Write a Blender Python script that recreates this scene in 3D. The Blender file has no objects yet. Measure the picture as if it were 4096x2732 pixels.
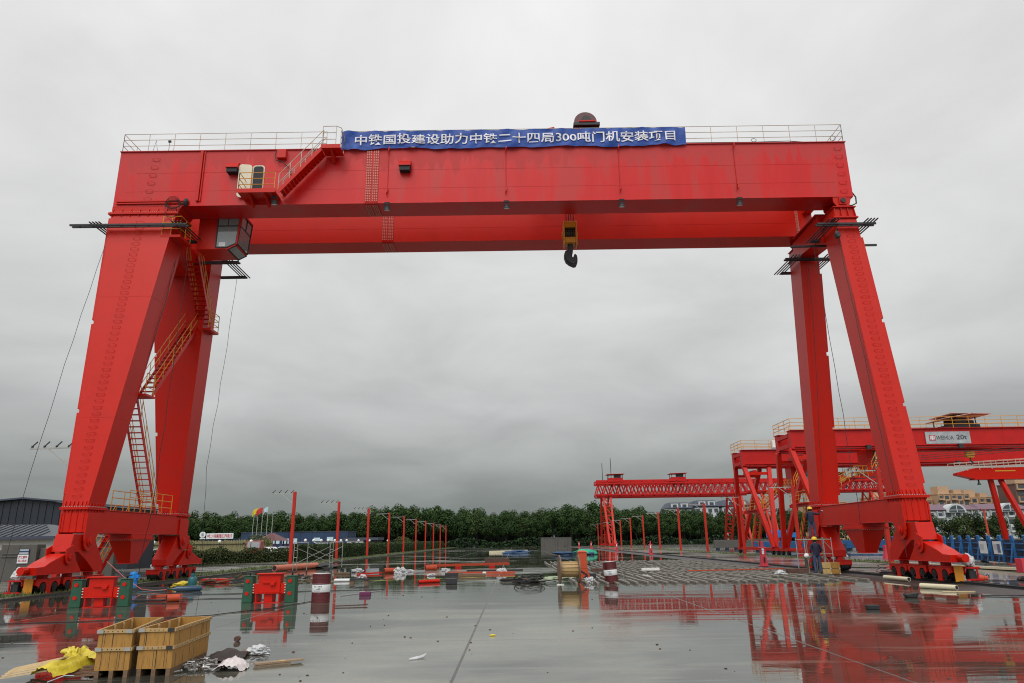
import bpy, bmesh, math, random
from math import sin, cos, pi, radians, sqrt, atan2
from mathutils import Vector, Matrix, noise
SC = bpy.context.scene
COL = SC.collection

# ------------------------------------------------------------------ camera
cam = bpy.data.objects.new("camera", bpy.data.cameras.new("camera"))
COL.objects.link(cam)
cam.data.sensor_width = 36.0
cam.data.lens = 2813.7351 / 4096 * 36
cam.data.clip_start = 0.1
cam.data.clip_end = 4000
_p, _yaw, _r = 0.2763, 0.0003, -0.0142
_F = Vector((sin(_yaw) * cos(_p), cos(_yaw) * cos(_p), sin(_p)))
_R = Vector((cos(_yaw), -sin(_yaw), 0))
_U = _R.cross(_F)
_R2 = cos(_r) * _R + sin(_r) * _U
_U2 = -sin(_r) * _R + cos(_r) * _U
_M = Matrix((_R2, _U2, -_F)).transposed().to_4x4()
_M.translation = Vector((0, 0, 1.8))
cam.matrix_world = _M
SC.camera = cam

# ------------------------------------------------------------------ exposure
SC.view_settings.view_transform = 'Standard'
SC.view_settings.look = 'None'
SC.view_settings.gamma = 1
SC.view_settings.use_curve_mapping = False
SC.view_settings.exposure = 0.0
SC.render.engine = 'CYCLES'
SC.cycles.max_bounces = 6
SC.cycles.diffuse_bounces = 2
SC.cycles.glossy_bounces = 3
SC.cycles.filter_width = 1.1

# ------------------------------------------------------------------ overcast sky
SUN_EL, SUN_ROT = radians(52), radians(195)
W = bpy.data.worlds.new("World")
SC.world = W
W.use_nodes = True
nt = W.node_tree
N = nt.nodes
N.clear()
L = nt.links


def nd(tree, typ, **kw):
    n = tree.nodes.new(typ)
    for k, v in kw.items():
        setattr(n, k, v)
    return n


def mth(tree, op, a, b=None):
    n = tree.nodes.new('ShaderNodeMath')
    n.operation = op
    for i, v in enumerate((a, b)):
        if v is None:
            continue
        if isinstance(v, (int, float)):
            n.inputs[i].default_value = v
        else:
            tree.links.new(v, n.inputs[i])
    return n.outputs[0]


out = nd(nt, 'ShaderNodeOutputWorld')
bg = nd(nt, 'ShaderNodeBackground')
tc = nd(nt, 'ShaderNodeTexCoord')
sep = nd(nt, 'ShaderNodeSeparateXYZ')
L.new(tc.outputs['Generated'], sep.inputs[0])
ramp = nd(nt, 'ShaderNodeValToRGB')
el = ramp.color_ramp.elements
stops = [(0.0, (.18, .20, .192)), (.037, (.232, .258, .248)), (.07, (.295, .318, .308)), (.122, (.425, .442, .434)), (.227, (.60, .612, .606)), (.36, (.715, .72, .715)),
         (.47, (.84, .84, .84)), (.66, (.88, .88, .88)), (1.0, (.92, .92, .93))]
el[0].position, el[0].color = stops[0][0], (*stops[0][1], 1)
el[1].position, el[1].color = stops[-1][0], (*stops[-1][1], 1)
for p_, c_ in stops[1:-1]:
    e_ = el.new(p_)
    e_.color = (*c_, 1)
L.new(sep.outputs[2], ramp.inputs[0])
# cloud sheet: project the direction on a plane overhead
den = mth(nt, 'ADD', mth(nt, 'MAXIMUM', sep.outputs[2], 0.0), 0.22)
ux = mth(nt, 'DIVIDE', sep.outputs[0], den)
uy = mth(nt, 'DIVIDE', sep.outputs[1], den)
cmb = nd(nt, 'ShaderNodeCombineXYZ')
L.new(ux, cmb.inputs[0])
L.new(uy, cmb.inputs[1])
nz = nd(nt, 'ShaderNodeTexNoise')
nz.inputs['Scale'].default_value = 1.55
nz.inputs['Detail'].default_value = 7
nz.inputs['Roughness'].default_value = .52
nz.inputs['Distortion'].default_value = .35
L.new(cmb.outputs[0], nz.inputs['Vector'])
nz2 = nd(nt, 'ShaderNodeTexNoise')
nz2.inputs['Scale'].default_value = .55
nz2.inputs['Detail'].default_value = 3
L.new(cmb.outputs[0], nz2.inputs['Vector'])
f1 = nd(nt, 'ShaderNodeMapRange')
f1.inputs[1].default_value, f1.inputs[2].default_value = .32, .68
f1.inputs[3].default_value, f1.inputs[4].default_value = .87, 1.15
L.new(nz.outputs['Fac'], f1.inputs[0])
f2 = nd(nt, 'ShaderNodeMapRange')
f2.inputs[1].default_value, f2.inputs[2].default_value = .3, .7
f2.inputs[3].default_value, f2.inputs[4].default_value = .90, 1.09
L.new(nz2.outputs['Fac'], f2.inputs[0])
# sky brightened behind the camera, added to light the front faces
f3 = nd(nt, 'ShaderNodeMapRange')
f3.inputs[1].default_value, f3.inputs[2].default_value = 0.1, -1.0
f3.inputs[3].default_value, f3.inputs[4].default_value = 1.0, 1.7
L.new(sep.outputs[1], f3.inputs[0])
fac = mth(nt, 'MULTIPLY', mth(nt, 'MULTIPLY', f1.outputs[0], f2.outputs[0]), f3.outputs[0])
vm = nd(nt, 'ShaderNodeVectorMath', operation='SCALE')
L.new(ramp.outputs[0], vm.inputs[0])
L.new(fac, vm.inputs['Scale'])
sky = nd(nt, 'ShaderNodeTexSky')
sky.sky_type = 'NISHITA'
sky.sun_disc = False
sky.sun_elevation = SUN_EL
sky.sun_rotation = SUN_ROT
sks = nd(nt, 'ShaderNodeVectorMath', operation='SCALE')
L.new(sky.outputs[0], sks.inputs[0])
sks.inputs['Scale'].default_value = .05
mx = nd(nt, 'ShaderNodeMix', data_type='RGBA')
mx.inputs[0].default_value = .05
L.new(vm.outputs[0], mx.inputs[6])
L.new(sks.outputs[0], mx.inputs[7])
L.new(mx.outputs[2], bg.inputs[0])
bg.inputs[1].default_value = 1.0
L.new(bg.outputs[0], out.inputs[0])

# ------------------------------------------------------------------ sun behind cloud
sl = bpy.data.lights.new("sun", 'SUN')
sl.energy = 1.5
sl.angle = radians(40)
sl.color = (1, .97, .93)
so = bpy.data.objects.new("sun", sl)
COL.objects.link(so)
_d = Vector((sin(SUN_ROT) * cos(SUN_EL), cos(SUN_ROT) * cos(SUN_EL), sin(SUN_EL)))
so.rotation_euler = _d.to_track_quat('Z', 'Y').to_euler()
so.location = (0, -20, 60)

# ------------------------------------------------------------------ materials
MATS = {}


def pm(name, col, rough=.5, metal=0.0, var=.10, scale=2.5, bump=0.0, bscale=30, spec=.5, coat=0.0, stretch=(1, 1, 1), col2=None, f2=(.5, .7), trans=0.0, alpha=1.0, emit=None):
    m = bpy.data.materials.new(name)
    m.use_nodes = True
    t = m.node_tree
    b = t.nodes['Principled BSDF']
    b.inputs['Roughness'].default_value = rough
    b.inputs['Metallic'].default_value = metal
    b.inputs['Specular IOR Level'].default_value = spec
    b.inputs['Coat Weight'].default_value = coat
    b.inputs['Coat Roughness'].default_value = .15
    b.inputs['Transmission Weight'].default_value = trans
    b.inputs['Alpha'].default_value = alpha
    c = nd(t, 'ShaderNodeTexCoord')
    mp = nd(t, 'ShaderNodeMapping')
    mp.inputs['Scale'].default_value = stretch
    t.links.new(c.outputs['Object'], mp.inputs[0])
    n1 = nd(t, 'ShaderNodeTexNoise')
    n1.inputs['Scale'].default_value = scale
    n1.inputs['Detail'].default_value = 5
    n1.inputs['Roughness'].default_value = .6
    t.links.new(mp.outputs[0], n1.inputs['Vector'])
    mr = nd(t, 'ShaderNodeMapRange')
    mr.inputs[1].default_value, mr.inputs[2].default_value = .25, .75
    mr.inputs[3].default_value, mr.inputs[4].default_value = 1 - var, 1 + var
    t.links.new(n1.outputs['Fac'], mr.inputs[0])
    sv = nd(t, 'ShaderNodeVectorMath', operation='SCALE')
    sv.inputs[0].default_value = col
    t.links.new(mr.outputs[0], sv.inputs['Scale'])
    last = sv.outputs[0]
    if col2:
        m2 = nd(t, 'ShaderNodeMapRange')
        m2.inputs[1].default_value, m2.inputs[2].default_value = f2
        t.links.new(n1.outputs['Fac'], m2.inputs[0])
        x = nd(t, 'ShaderNodeMix', data_type='RGBA')
        t.links.new(m2.outputs[0], x.inputs[0])
        t.links.new(last, x.inputs[6])
        x.inputs[7].default_value = (*col2, 1)
        last = x.outputs[2]
    t.links.new(last, b.inputs['Base Color'])
    if bump:
        n2 = nd(t, 'ShaderNodeTexNoise')
        n2.inputs['Scale'].default_value = bscale
        n2.inputs['Detail'].default_value = 4
        t.links.new(mp.outputs[0], n2.inputs['Vector'])
        bp = nd(t, 'ShaderNodeBump')
        bp.inputs['Strength'].default_value = bump
        bp.inputs['Distance'].default_value = .05
        t.links.new(n2.outputs['Fac'], bp.inputs['Height'])
        t.links.new(bp.outputs[0], b.inputs['Normal'])
    if emit:
        b.inputs['Emission Color'].default_value = (*emit, 1)
        b.inputs['Emission Strength'].default_value = 1
    MATS[name] = m
    return m


RED = (.53, .0105, .0022)
M_red = pm('red_paint', RED, rough=.36, var=.12, scale=.5, bump=.035, bscale=1.1, spec=.28, col2=(.48, .012, .006), f2=(.5, .68))
M_red_dusty = pm('red_paint_weathered', (.58, .007, .006), rough=.38, var=.12, scale=.9, stretch=(1, 1, .16), col2=(.50, .026, .023), f2=(.50, .60), bump=.03, bscale=1, spec=.34)
M_red_far = pm('red_paint_faded', (.46, .008, .006), rough=.5, var=.15, scale=.8, spec=.3)


def weather(mt, z0, amp, col, strength):
    """dry dusty band along the top of a plate, its lower edge run down in drips"""
    t = mt.node_tree
    b = t.nodes['Principled BSDF']
    src = b.inputs['Base Color'].links[0].from_socket
    c = nd(t, 'ShaderNodeTexCoord')
    sp = nd(t, 'ShaderNodeSeparateXYZ')
    t.links.new(c.outputs['Object'], sp.inputs[0])
    mp = nd(t, 'ShaderNodeMapping')
    mp.inputs['Scale'].default_value = (2.2, .4, .16)
    t.links.new(c.outputs['Object'], mp.inputs[0])
    n = nd(t, 'ShaderNodeTexNoise')
    n.inputs['Scale'].default_value = 1.0
    n.inputs['Detail'].default_value = 6
    n.inputs['Roughness'].default_value = .62
    t.links.new(mp.outputs[0], n.inputs['Vector'])
    k = mth(t, 'ADD', sp.outputs[2], mth(t, 'MULTIPLY', mth(t, 'SUBTRACT', n.outputs['Fac'], .5), amp))
    m = nd(t, 'ShaderNodeMapRange')
    for i, v in enumerate((z0 - .12, z0 + .12, 0, strength)):
        m.inputs[i + 1].default_value = v
    t.links.new(k, m.inputs[0])
    x = nd(t, 'ShaderNodeMix', data_type='RGBA')
    t.links.new(m.outputs[0], x.inputs[0])
    t.links.new(src, x.inputs[6])
    x.inputs[7].default_value = (*col, 1)
    t.links.new(x.outputs[2], b.inputs['Base Color'])
    r = nd(t, 'ShaderNodeMapRange')
    for i, v in enumerate((0, strength, .33, .6)):
        r.inputs[i + 1].default_value = v
    t.links.new(m.outputs[0], r.inputs[0])
    t.links.new(r.outputs[0], b.inputs['Roughness'])


weather(M_red_dusty, 21.0, 4.2, (.46, .040, .040), .75)
M_pole = pm('pole_paint', (.46, .022, .010), rough=.5, spec=.3, var=.12, scale=3)
M_pink = pm('pink_red_paint', (.56, .035, .06), rough=.5, var=.12, scale=3)
M_orange = pm('orange_paint', (.46, .055, .014), rough=.5, var=.15, scale=4)
M_yellow = pm('yellow_paint', (.62, .27, .02), rough=.45, var=.12, scale=4)
M_amber = pm('amber_plate', (.62, .24, .012), rough=.4, var=.08, scale=4)
M_galv = pm('galvanised_steel', (.42, .42, .40), rough=.4, metal=.5, var=.15, scale=8)
M_rail = pm('pale_handrail', (.50, .48, .42), rough=.45, var=.15, scale=3, col2=(.55, .27, .04), f2=(.5, .7))
M_black = pm('black_steel', (.022, .022, .026), rough=.55, var=.2, scale=5)
M_rubber = pm('black_rubber', (.015, .015, .016), rough=.6)
M_wheel = pm('dark_steel_wheel', (.02, .019, .02), rough=.45, metal=.4, var=.3, scale=8)
M_steel = pm('bare_steel', (.35, .35, .34), rough=.35, metal=.8, var=.2, scale=12)
M_bolt = pm('bolt_red_highlight', (.60, .20, .16), rough=.3, coat=.3)  # pinkish highlights on the bolt heads are put into the base colour
M_white = pm('white_paint', (.75, .75, .72), rough=.5, var=.06)
M_cream = pm('cream_door', (.66, .60, .46), rough=.5, var=.08, scale=2)
M_dark = pm('dark_void', (.012, .014, .02), rough=.7)
M_lampglass = pm('lamp_glass', (.5, .55, .55), rough=.1, spec=.7)
M_green = pm('green_paint', (.007, .070, .034), rough=.45, var=.2, scale=6, coat=.2)
M_blue = pm('blue_paint', (.018, .125, .33), rough=.45, var=.2, scale=2)
M_bluedark = pm('blue_form_panel', (.008, .022, .055), rough=.5, var=.35, scale=1.5)
M_bluepump = pm('bright_blue_paint', (.01, .22, .62), rough=.4, var=.15, scale=8)
M_teal = pm('teal_cylinder', (.012, .11, .12), rough=.4, var=.2, scale=10)
M_navy = pm('navy_cylinder', (.015, .05, .10), rough=.35, var=.2, scale=10, coat=.2)
M_maroon = pm('maroon_drum', (.085, .006, .009), rough=.45, var=.2, scale=5, coat=.2)
M_label = pm('drum_label', (.66, .68, .68), rough=.5, var=.08, scale=6)
M_wood = pm('crate_plywood', (.37, .19, .038), rough=.6, var=.35, scale=3.2, stretch=(7, 7, .8), col2=(.11, .045, .012), f2=(.54, .76), bump=.06, bscale=8)
M_wood2 = pm('pale_timber', (.42, .28, .12), rough=.6, var=.25, scale=3, stretch=(1, 9, 9), col2=(.24, .13, .05), f2=(.55, .8))
M_woodold = pm('wet_old_timber', (.15, .09, .05), rough=.5, var=.3, scale=4, stretch=(1, 7, 7))
M_batten = pm('batten_concrete', (.19, .175, .145), rough=.45, var=.3, scale=3)
M_plastic = pm('clear_white_wrap', (.52, .53, .54), rough=.25, var=.15, scale=7, spec=.7, bump=.15, bscale=7)
M_bag = pm('pinkish_white_bag', (.62, .56, .55), rough=.5, var=.1, scale=5, bump=.15, bscale=10)
M_tarp = pm('yellow_tarp', (.60, .48, .035), rough=.4, var=.18, scale=5, bump=.4, bscale=10, spec=.6)
M_tan = pm('pale_slats', (.55, .42, .24), rough=.6, var=.18, scale=4, stretch=(8, 1, 1))
M_cloth = pm('blue_banner', (.020, .068, .31), rough=.5, var=.28, scale=2.2, bump=.6, bscale=3, spec=.3)
M_text = pm('white_lettering', (.72, .70, .74), rough=.6, var=.05)
M_signred = pm('sign_red', (.45, .03, .05), rough=.5)
M_signgrey = pm('silver_sign', (.34, .36, .37), rough=.4, var=.3, scale=1.4, bump=.2, bscale=3)
M_signdark = pm('sign_dark_letters', (.06, .065, .075), rough=.5)
M_glass = pm('cab_glass', (.20, .23, .23), rough=.06, spec=.8, var=.1)  # opaque panes: grey base colour stands in for reflected sky
M_window = pm('window_glass', (.055, .07, .085), rough=.12, spec=.7, var=.3, scale=1)
M_conc = pm('weathered_concrete', (.090, .086, .077), rough=.75, var=.25, scale=1.2, col2=(.055, .05, .042), f2=(.5, .75), bump=.15, bscale=6)
M_shedwall = pm('shed_wall', (.62, .61, .56), rough=.6, var=.07)
M_clad = pm('dark_cladding', (.016, .021, .031), rough=.5, var=.15, scale=2, stretch=(6, 6, .3))
M_roofm = pm('grey_metal_roof', (.055, .065, .078), rough=.4, metal=.2, var=.15, scale=2)
M_bluebld = pm('blue_hoarding', (.012, .034, .085), rough=.5, var=.35, scale=.5)
M_beige = pm('beige_facade', (.46, .30, .185), rough=.8, var=.08, scale=.3)
M_brown = pm('brown_facade', (.13, .075, .06), rough=.8, var=.1, scale=.3)
M_facade = pm('white_facade', (.50, .53, .54), rough=.8, var=.08, scale=.3)
M_purple = pm('purple_roof', (.16, .10, .13), rough=.7, var=.1)
M_slate = pm('slate_blue_roof', (.05, .06, .09), rough=.6, var=.1)
M_grass = pm('grass', (.075, .105, .028), rough=.8, var=.35, scale=3, col2=(.10, .085, .03), f2=(.5, .75), bump=.5, bscale=30)
M_leaf = pm('leaf', (.042, .080, .026), rough=.8, var=.5, scale=.25, col2=(.065, .10, .028), f2=(.5, .7), spec=.06)
M_leafdark = pm('leaf_dark', (.026, .052, .020), rough=.8, var=.5, scale=.3, spec=.06)
M_leafolive = pm('leaf_olive', (.07, .085, .028), rough=.7, var=.5, scale=.3, spec=.15)
M_hedge = pm('hedge_leaf', (.035, .050, .018), rough=.7, var=.6, scale=.6, spec=.15, col2=(.075, .075, .025), f2=(.55, .75))
M_bark = pm('bark', (.018, .016, .012), rough=.9, var=.3)
M_reed = pm('bamboo_screen', (.22, .20, .10), rough=.8, var=.4, scale=2, stretch=(8, 1, .4))
M_navycloth = pm('navy_workwear', (.012, .017, .042), rough=.8, var=.3, scale=10)
M_jeans = pm('blue_jeans', (.035, .07, .14), rough=.8, var=.3, scale=12)
M_skin = pm('skin', (.35, .19, .12), rough=.55)
M_glove = pm('work_glove', (.55, .53, .48), rough=.8)
M_helmet = pm('yellow_helmet', (.72, .50, .02), rough=.35, coat=.2)
M_boot = pm('dark_shoe', (.03, .025, .02), rough=.7)
M_hair = pm('black_hair', (.01, .01, .01), rough=.6)
M_carwhite = pm('white_car_paint', (.62, .64, .65), rough=.3, coat=.4)
M_carred = pm('red_truck_paint', (.25, .03, .02), rough=.4)
M_flagy = pm('flag_yellow', (.62, .50, .03), rough=.7)
M_flagr = pm('flag_red', (.50, .03, .03), rough=.7)
M_flagw = pm('flag_pale_blue', (.45, .60, .66), rough=.7)
M_cablem = pm('black_cable', (.016, .015, .015), rough=.6)
M_rust = pm('rusty_scrap', (.09, .04, .028), rough=.7, var=.5, scale=6)
M_greennet = pm('green_net', (.02, .34, .20), rough=.7, var=.2, scale=3)
M_bluetarp = pm('blue_sheet', (.015, .055, .13), rough=.6, var=.3, scale=2)
M_purplebox = pm('purple_box', (.12, .015, .07), rough=.5)
M_cardboard = pm('cardboard', (.50, .34, .13), rough=.8, var=.12, scale=4)
M_ivory = pm('ivory_pipe', (.66, .60, .42), rough=.45, var=.08)
M_paper = pm('poster_paper', (.70, .74, .76), rough=.5, var=.04)
M_posterblue = pm('poster_blue', (.10, .14, .24), rough=.5, var=.4, scale=4)

# ------------------------------------------------------------------ mesh builder
ORG = {}


class MB:
    def __init__(s):
        s.v, s.f, s.m = [], [], []
        s.mi = 0

    def add(s, vs, fs):
        n = len(s.v)
        s.v += [tuple(v) for v in vs]
        for f in fs:
            s.f.append([n + i for i in f])
            s.m.append(s.mi)
        return s

    def hexa(s, b, t):  # four bottom pts ccw, four top pts
        return s.add(list(b) + list(t), [(3, 2, 1, 0), (4, 5, 6, 7), (0, 1, 5, 4), (1, 2, 6, 5), (2, 3, 7, 6), (3, 0, 4, 7)])

    def box(s, x0, x1, y0, y1, z0, z1):
        x0, x1 = min(x0, x1), max(x0, x1)
        y0, y1 = min(y0, y1), max(y0, y1)
        z0, z1 = min(z0, z1), max(z0, z1)
        return s.hexa([(x0, y0, z0), (x1, y0, z0), (x1, y1, z0), (x0, y1, z0)], [(x0, y0, z1), (x1, y0, z1), (x1, y1, z1), (x0, y1, z1)])

    def bar(s, p, q, w, h=None, up=(0, 0, 1)):
        p, q = Vector(p), Vector(q)
        h = h or w
        d = (q - p)
        if d.length < 1e-6:
            return s
        d.normalize()
        u = Vector(up)
        if abs(d.dot(u)) > .98:
            u = Vector((0, 1, 0)) if abs(d.y) < .9 else Vector((1, 0, 0))
        a = d.cross(u).normalized() * (w / 2)
        b = a.cross(d).normalized() * (h / 2)
        return s.hexa([p - a - b, p + a - b, p + a + b, p - a + b], [q - a - b, q + a - b, q + a + b, q - a + b])

    def tube(s, pts, r, n=6, cap=True):
        pts = [Vector(p) for p in pts]
        rs = r if isinstance(r, (list, tuple)) else [r] * len(pts)
        rings = []
        ref = None
        for i, p in enumerate(pts):
            if i == 0:
                d = pts[1] - p
            elif i == len(pts) - 1:
                d = p - pts[-2]
            else:
                d = (pts[i + 1] - p).normalized() + (p - pts[i - 1]).normalized()
            d = d.normalized() if d.length > 1e-9 else Vector((0, 0, 1))
            if ref is None:
                ref = Vector((0, 0, 1)) if abs(d.z) < .9 else Vector((1, 0, 0))
            a = d.cross(ref)
            if a.length < 1e-4:
                ref = Vector((0, 1, 0))
                a = d.cross(ref)
            a.normalize()
            b = a.cross(d).normalized()
            ref = b if abs(b.dot(d)) < .5 else ref
            rings.append([p + (a * cos(2 * pi * k / n) + b * sin(2 * pi * k / n)) * rs[i] for k in range(n)])
        vs = [v for rg in rings for v in rg]
        fs = []
        for i in range(len(pts) - 1):
            for k in range(n):
                k2 = (k + 1) % n
                fs.append((i * n + k, i * n + k2, (i + 1) * n + k2, (i + 1) * n + k))
        if cap:
            fs.append(tuple(reversed(range(n))))
            fs.append(tuple((len(pts) - 1) * n + k for k in range(n)))
        return s.add(vs, fs)

    def cyl(s, p, q, r, n=16, r2=None):
        return s.tube([p, q], [r, r if r2 is None else r2], n)

    def lathe(s, prof, c=(0, 0, 0), n=20):  # prof: (r, z)
        vs, fs = [], []
        for r, z in prof:
            for k in range(n):
                vs.append((c[0] + r * cos(2 * pi * k / n), c[1] + r * sin(2 * pi * k / n), c[2] + z))
        for i in range(len(prof) - 1):
            for k in range(n):
                k2 = (k + 1) % n
                fs.append((i * n + k, i * n + k2, (i + 1) * n + k2, (i + 1) * n + k))
        fs.append(tuple(reversed(range(n))))
        fs.append(tuple((len(prof) - 1) * n + k for k in range(n)))
        return s.add(vs, fs)

    def prism(s, poly, axis, a, b):  # poly in the two other axes, extruded along axis from a to b
        def P(u, v, w):
            return {'x': (w, u, v), 'y': (u, w, v), 'z': (u, v, w)}[axis]
        n = len(poly)
        vs = [P(u, v, a) for u, v in poly] + [P(u, v, b) for u, v in poly]
        fs = [tuple(range(n)), tuple(reversed(range(n, 2 * n)))] + [(i, (i + 1) % n, n + (i + 1) % n, n + i) for i in range(n)]
        return s.add(vs, fs)

    def blob(s, c, r, seed=0, amp=.25, sub=2, freq=1.6, flat=0.0):
        bm = bmesh.new()
        bmesh.ops.create_icosphere(bm, subdivisions=sub, radius=1)
        r = r if isinstance(r, (tuple, list)) else (r, r, r)
        vs = []
        for v in bm.verts:
            d = v.co.normalized()
            k = 1 + amp * noise.noise(d * freq + Vector((seed * 7.3, seed * 1.7, 3.1))) * 2
            z = d.z * r[2] * k
            vs.append((c[0] + d.x * r[0] * k, c[1] + d.y * r[1] * k, c[2] + max(z, -flat * r[2]) if flat else c[2] + z))
        fs = [tuple(v.index for v in f.verts) for f in bm.faces]
        bm.free()
        return s.add(vs, fs)

    def build(s, name, mat, parent=None, smooth=False, bevel=0.0, tag=None):
        o3 = Vector(ORG.get(parent.name, (0, 0, 0))) if parent is not None else Vector((0, 0, 0))
        me = bpy.data.meshes.new(name)
        me.from_pydata([tuple(Vector(v) - o3) for v in s.v], [], s.f)
        mats = mat if isinstance(mat, (list, tuple)) else [mat]
        for m in mats:
            me.materials.append(m)
        if len(mats) > 1:
            me.polygons.foreach_set('material_index', s.m)
        bm = bmesh.new()
        bm.from_mesh(me)
        bmesh.ops.recalc_face_normals(bm, faces=bm.faces)
        if bevel:
            es = [e for e in bm.edges if len(e.link_faces) == 2 and e.calc_face_angle(0) > .6]
            bmesh.ops.bevel(bm, geom=es, offset=bevel, segments=1, affect='EDGES', clamp_overlap=True)
        bm.to_mesh(me)
        bm.free()
        if smooth:
            me.polygons.foreach_set('use_smooth', [True] * len(me.polygons))
            try:
                me.set_sharp_from_angle(angle=radians(42))
            except Exception:
                pass
        o = bpy.data.objects.new(name, me)
        COL.objects.link(o)
        if parent is not None:
            o.parent = parent
            ORG[o.name] = tuple(o3)
        if tag:
            put(o, *tag)
        return o


def put(o, label, cat, group=None, kind=None):
    if label:
        o['label'] = label
    if cat:
        o['category'] = cat
    if group:
        o['group'] = group
    if kind:
        o['kind'] = kind
    return o


def thing(name, label, cat, loc=(0, 0, 0), rz=0.0, group=None, world=False):
    o = bpy.data.objects.new(name, None)
    o.empty_display_size = .3
    COL.objects.link(o)
    o.location = loc
    o.rotation_euler = (0, 0, rz)
    put(o, label, cat, group)
    ORG[o.name] = tuple(loc) if world else (0, 0, 0)   # world: the parts are given in world coordinates
    return o


def children(o):
    return [c for c in bpy.data.objects if c.parent is o]


def dup(root, loc, rz=None, label=None, group=None, scale=None):
    def cp(o, par):
        c = o.copy()
        COL.objects.link(c)
        c.parent = par
        for ch in kids.get(o.name, []):
            cp(ch, c)
        return c
    kids = {}
    for o in bpy.data.objects:
        if o.parent is not None:
            kids.setdefault(o.parent.name, []).append(o)
    r = cp(root, None)
    r.location = loc
    if rz is not None:
        r.rotation_euler = (0, 0, rz)
    if scale is not None:
        r.scale = (scale, scale, scale) if isinstance(scale, (int, float)) else scale
    if label:
        r['label'] = label
    if group:
        r['group'] = group
    return r


def part_copy(o, parent, offset=(0, 0, 0), mirror=None):
    """a copy of one part mesh under another parent"""
    c = o.copy()
    COL.objects.link(c)
    c.parent = parent
    c.location = offset
    return c


def struct(mb, name, mat, **k):
    o = mb.build(name, mat, **k)
    o['kind'] = 'structure'
    return o


def rail_panel(mb, p, q, h, n, r=.02, mids=2, post_r=None, dirz=None):
    """guard rail from p to q (foot points): posts, top rail and mid rails"""
    p, q = Vector(p), Vector(q)
    up = Vector((0, 0, h))
    for i in range(n + 1):
        a = p.lerp(q, i / n)
        mb.tube([a, a + up], post_r or r, 5)
    for k in range(mids + 1):
        u = up * (1 - k / (mids + 1))
        mb.tube([p + u, q + u], r, 5)


def text_obj(body, name, mat, parent, origin, ux, uy, w, h, off=0.0, warp=None, bold=0.0):
    """lettering as a flat mesh: origin = lower left corner, ux / uy unit vectors, fitted in w x h"""
    cu = bpy.data.curves.new('lettering', 'FONT')
    cu.body = body
    cu.size = 1
    cu.offset = bold
    cu.resolution_u = 3
    ob = bpy.data.objects.new('lettering', cu)
    COL.objects.link(ob)
    dg = bpy.context.evaluated_depsgraph_get()
    me = bpy.data.meshes.new_from_object(ob.evaluated_get(dg))
    bpy.data.objects.remove(ob)
    bpy.data.curves.remove(cu)
    xs = [v.co.x for v in me.vertices]
    ys = [v.co.y for v in me.vertices]
    x0, x1, y0, y1 = min(xs), max(xs), min(ys), max(ys)
    O, ux, uy = Vector(origin), Vector(ux), Vector(uy)
    nrm = ux.cross(uy)
    o3 = Vector(ORG.get(parent.name, (0, 0, 0))) if parent is not None else Vector((0, 0, 0))
    for v in me.vertices:
        p = O + ux * ((v.co.x - x0) / (x1 - x0) * w) + uy * ((v.co.y - y0) / (y1 - y0) * h) + nrm * off
        if warp:
            p = warp(p)
        v.co = p - o3
    me.name = name
    me.materials.clear()
    me.materials.append(mat)
    o = bpy.data.objects.new(name, me)
    COL.objects.link(o)
    if parent is not None:
        o.parent = parent
        ORG[o.name] = tuple(o3)
    return o


def stair(mb, p, q, w, n, side, tread=.22, st_h=.18, st_w=.03):
    """open stair from p to q (centre line), w wide along the unit vector side"""
    p, q, s = Vector(p), Vector(q), Vector(side) * (w / 2)
    for sg in (-1, 1):
        mb.bar(p + s * sg, q + s * sg, st_w, st_h)
    run = Vector((q.x - p.x, q.y - p.y, 0)).normalized() * (tread / 2)
    for i in range(1, n):
        c = p.lerp(q, i / n)
        a = c - s * .97
        b = c + s * .97
        mb.hexa([a - run - Vector((0, 0, .02)), b - run - Vector((0, 0, .02)), b + run - Vector((0, 0, .02)), a + run - Vector((0, 0, .02))],
                [a - run + Vector((0, 0, .012)), b - run + Vector((0, 0, .012)), b + run + Vector((0, 0, .012)), a + run + Vector((0, 0, .012))])


def stair_rails(mb, p, q, w, side, h=1.0, r=.018, n=5, both=True):
    p, q, s = Vector(p), Vector(q), Vector(side) * (w / 2)
    up = Vector((0, 0, h))
    for sg in ((-1, 1) if both else (1,)):
        a, b = p + s * sg, q + s * sg
        for i in range(n + 1):
            c = a.lerp(b, i / n)
            mb.tube([c, c + up], r, 5)
        mb.tube([a + up, b + up], r, 5)
        mb.tube([a + up * .5, b + up * .5], r, 5)


random.seed(7)

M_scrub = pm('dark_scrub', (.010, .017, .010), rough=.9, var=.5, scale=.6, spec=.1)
# ================================================================== THE BIG GANTRY CRANE
XL, XR, YC = -18.87, 17.20, 35.85
GX0, GX1, GZ0, GZ1 = -20.55, 17.78, 18.73, 21.91
NY0, NY1, FY0, FY1 = 33.05, 34.55, 37.95, 39.45
crane = thing('gantry_crane', 'huge bright red double girder gantry crane spanning the whole wet yard', 'gantry crane', (-.8, YC, 0), world=True)


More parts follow.
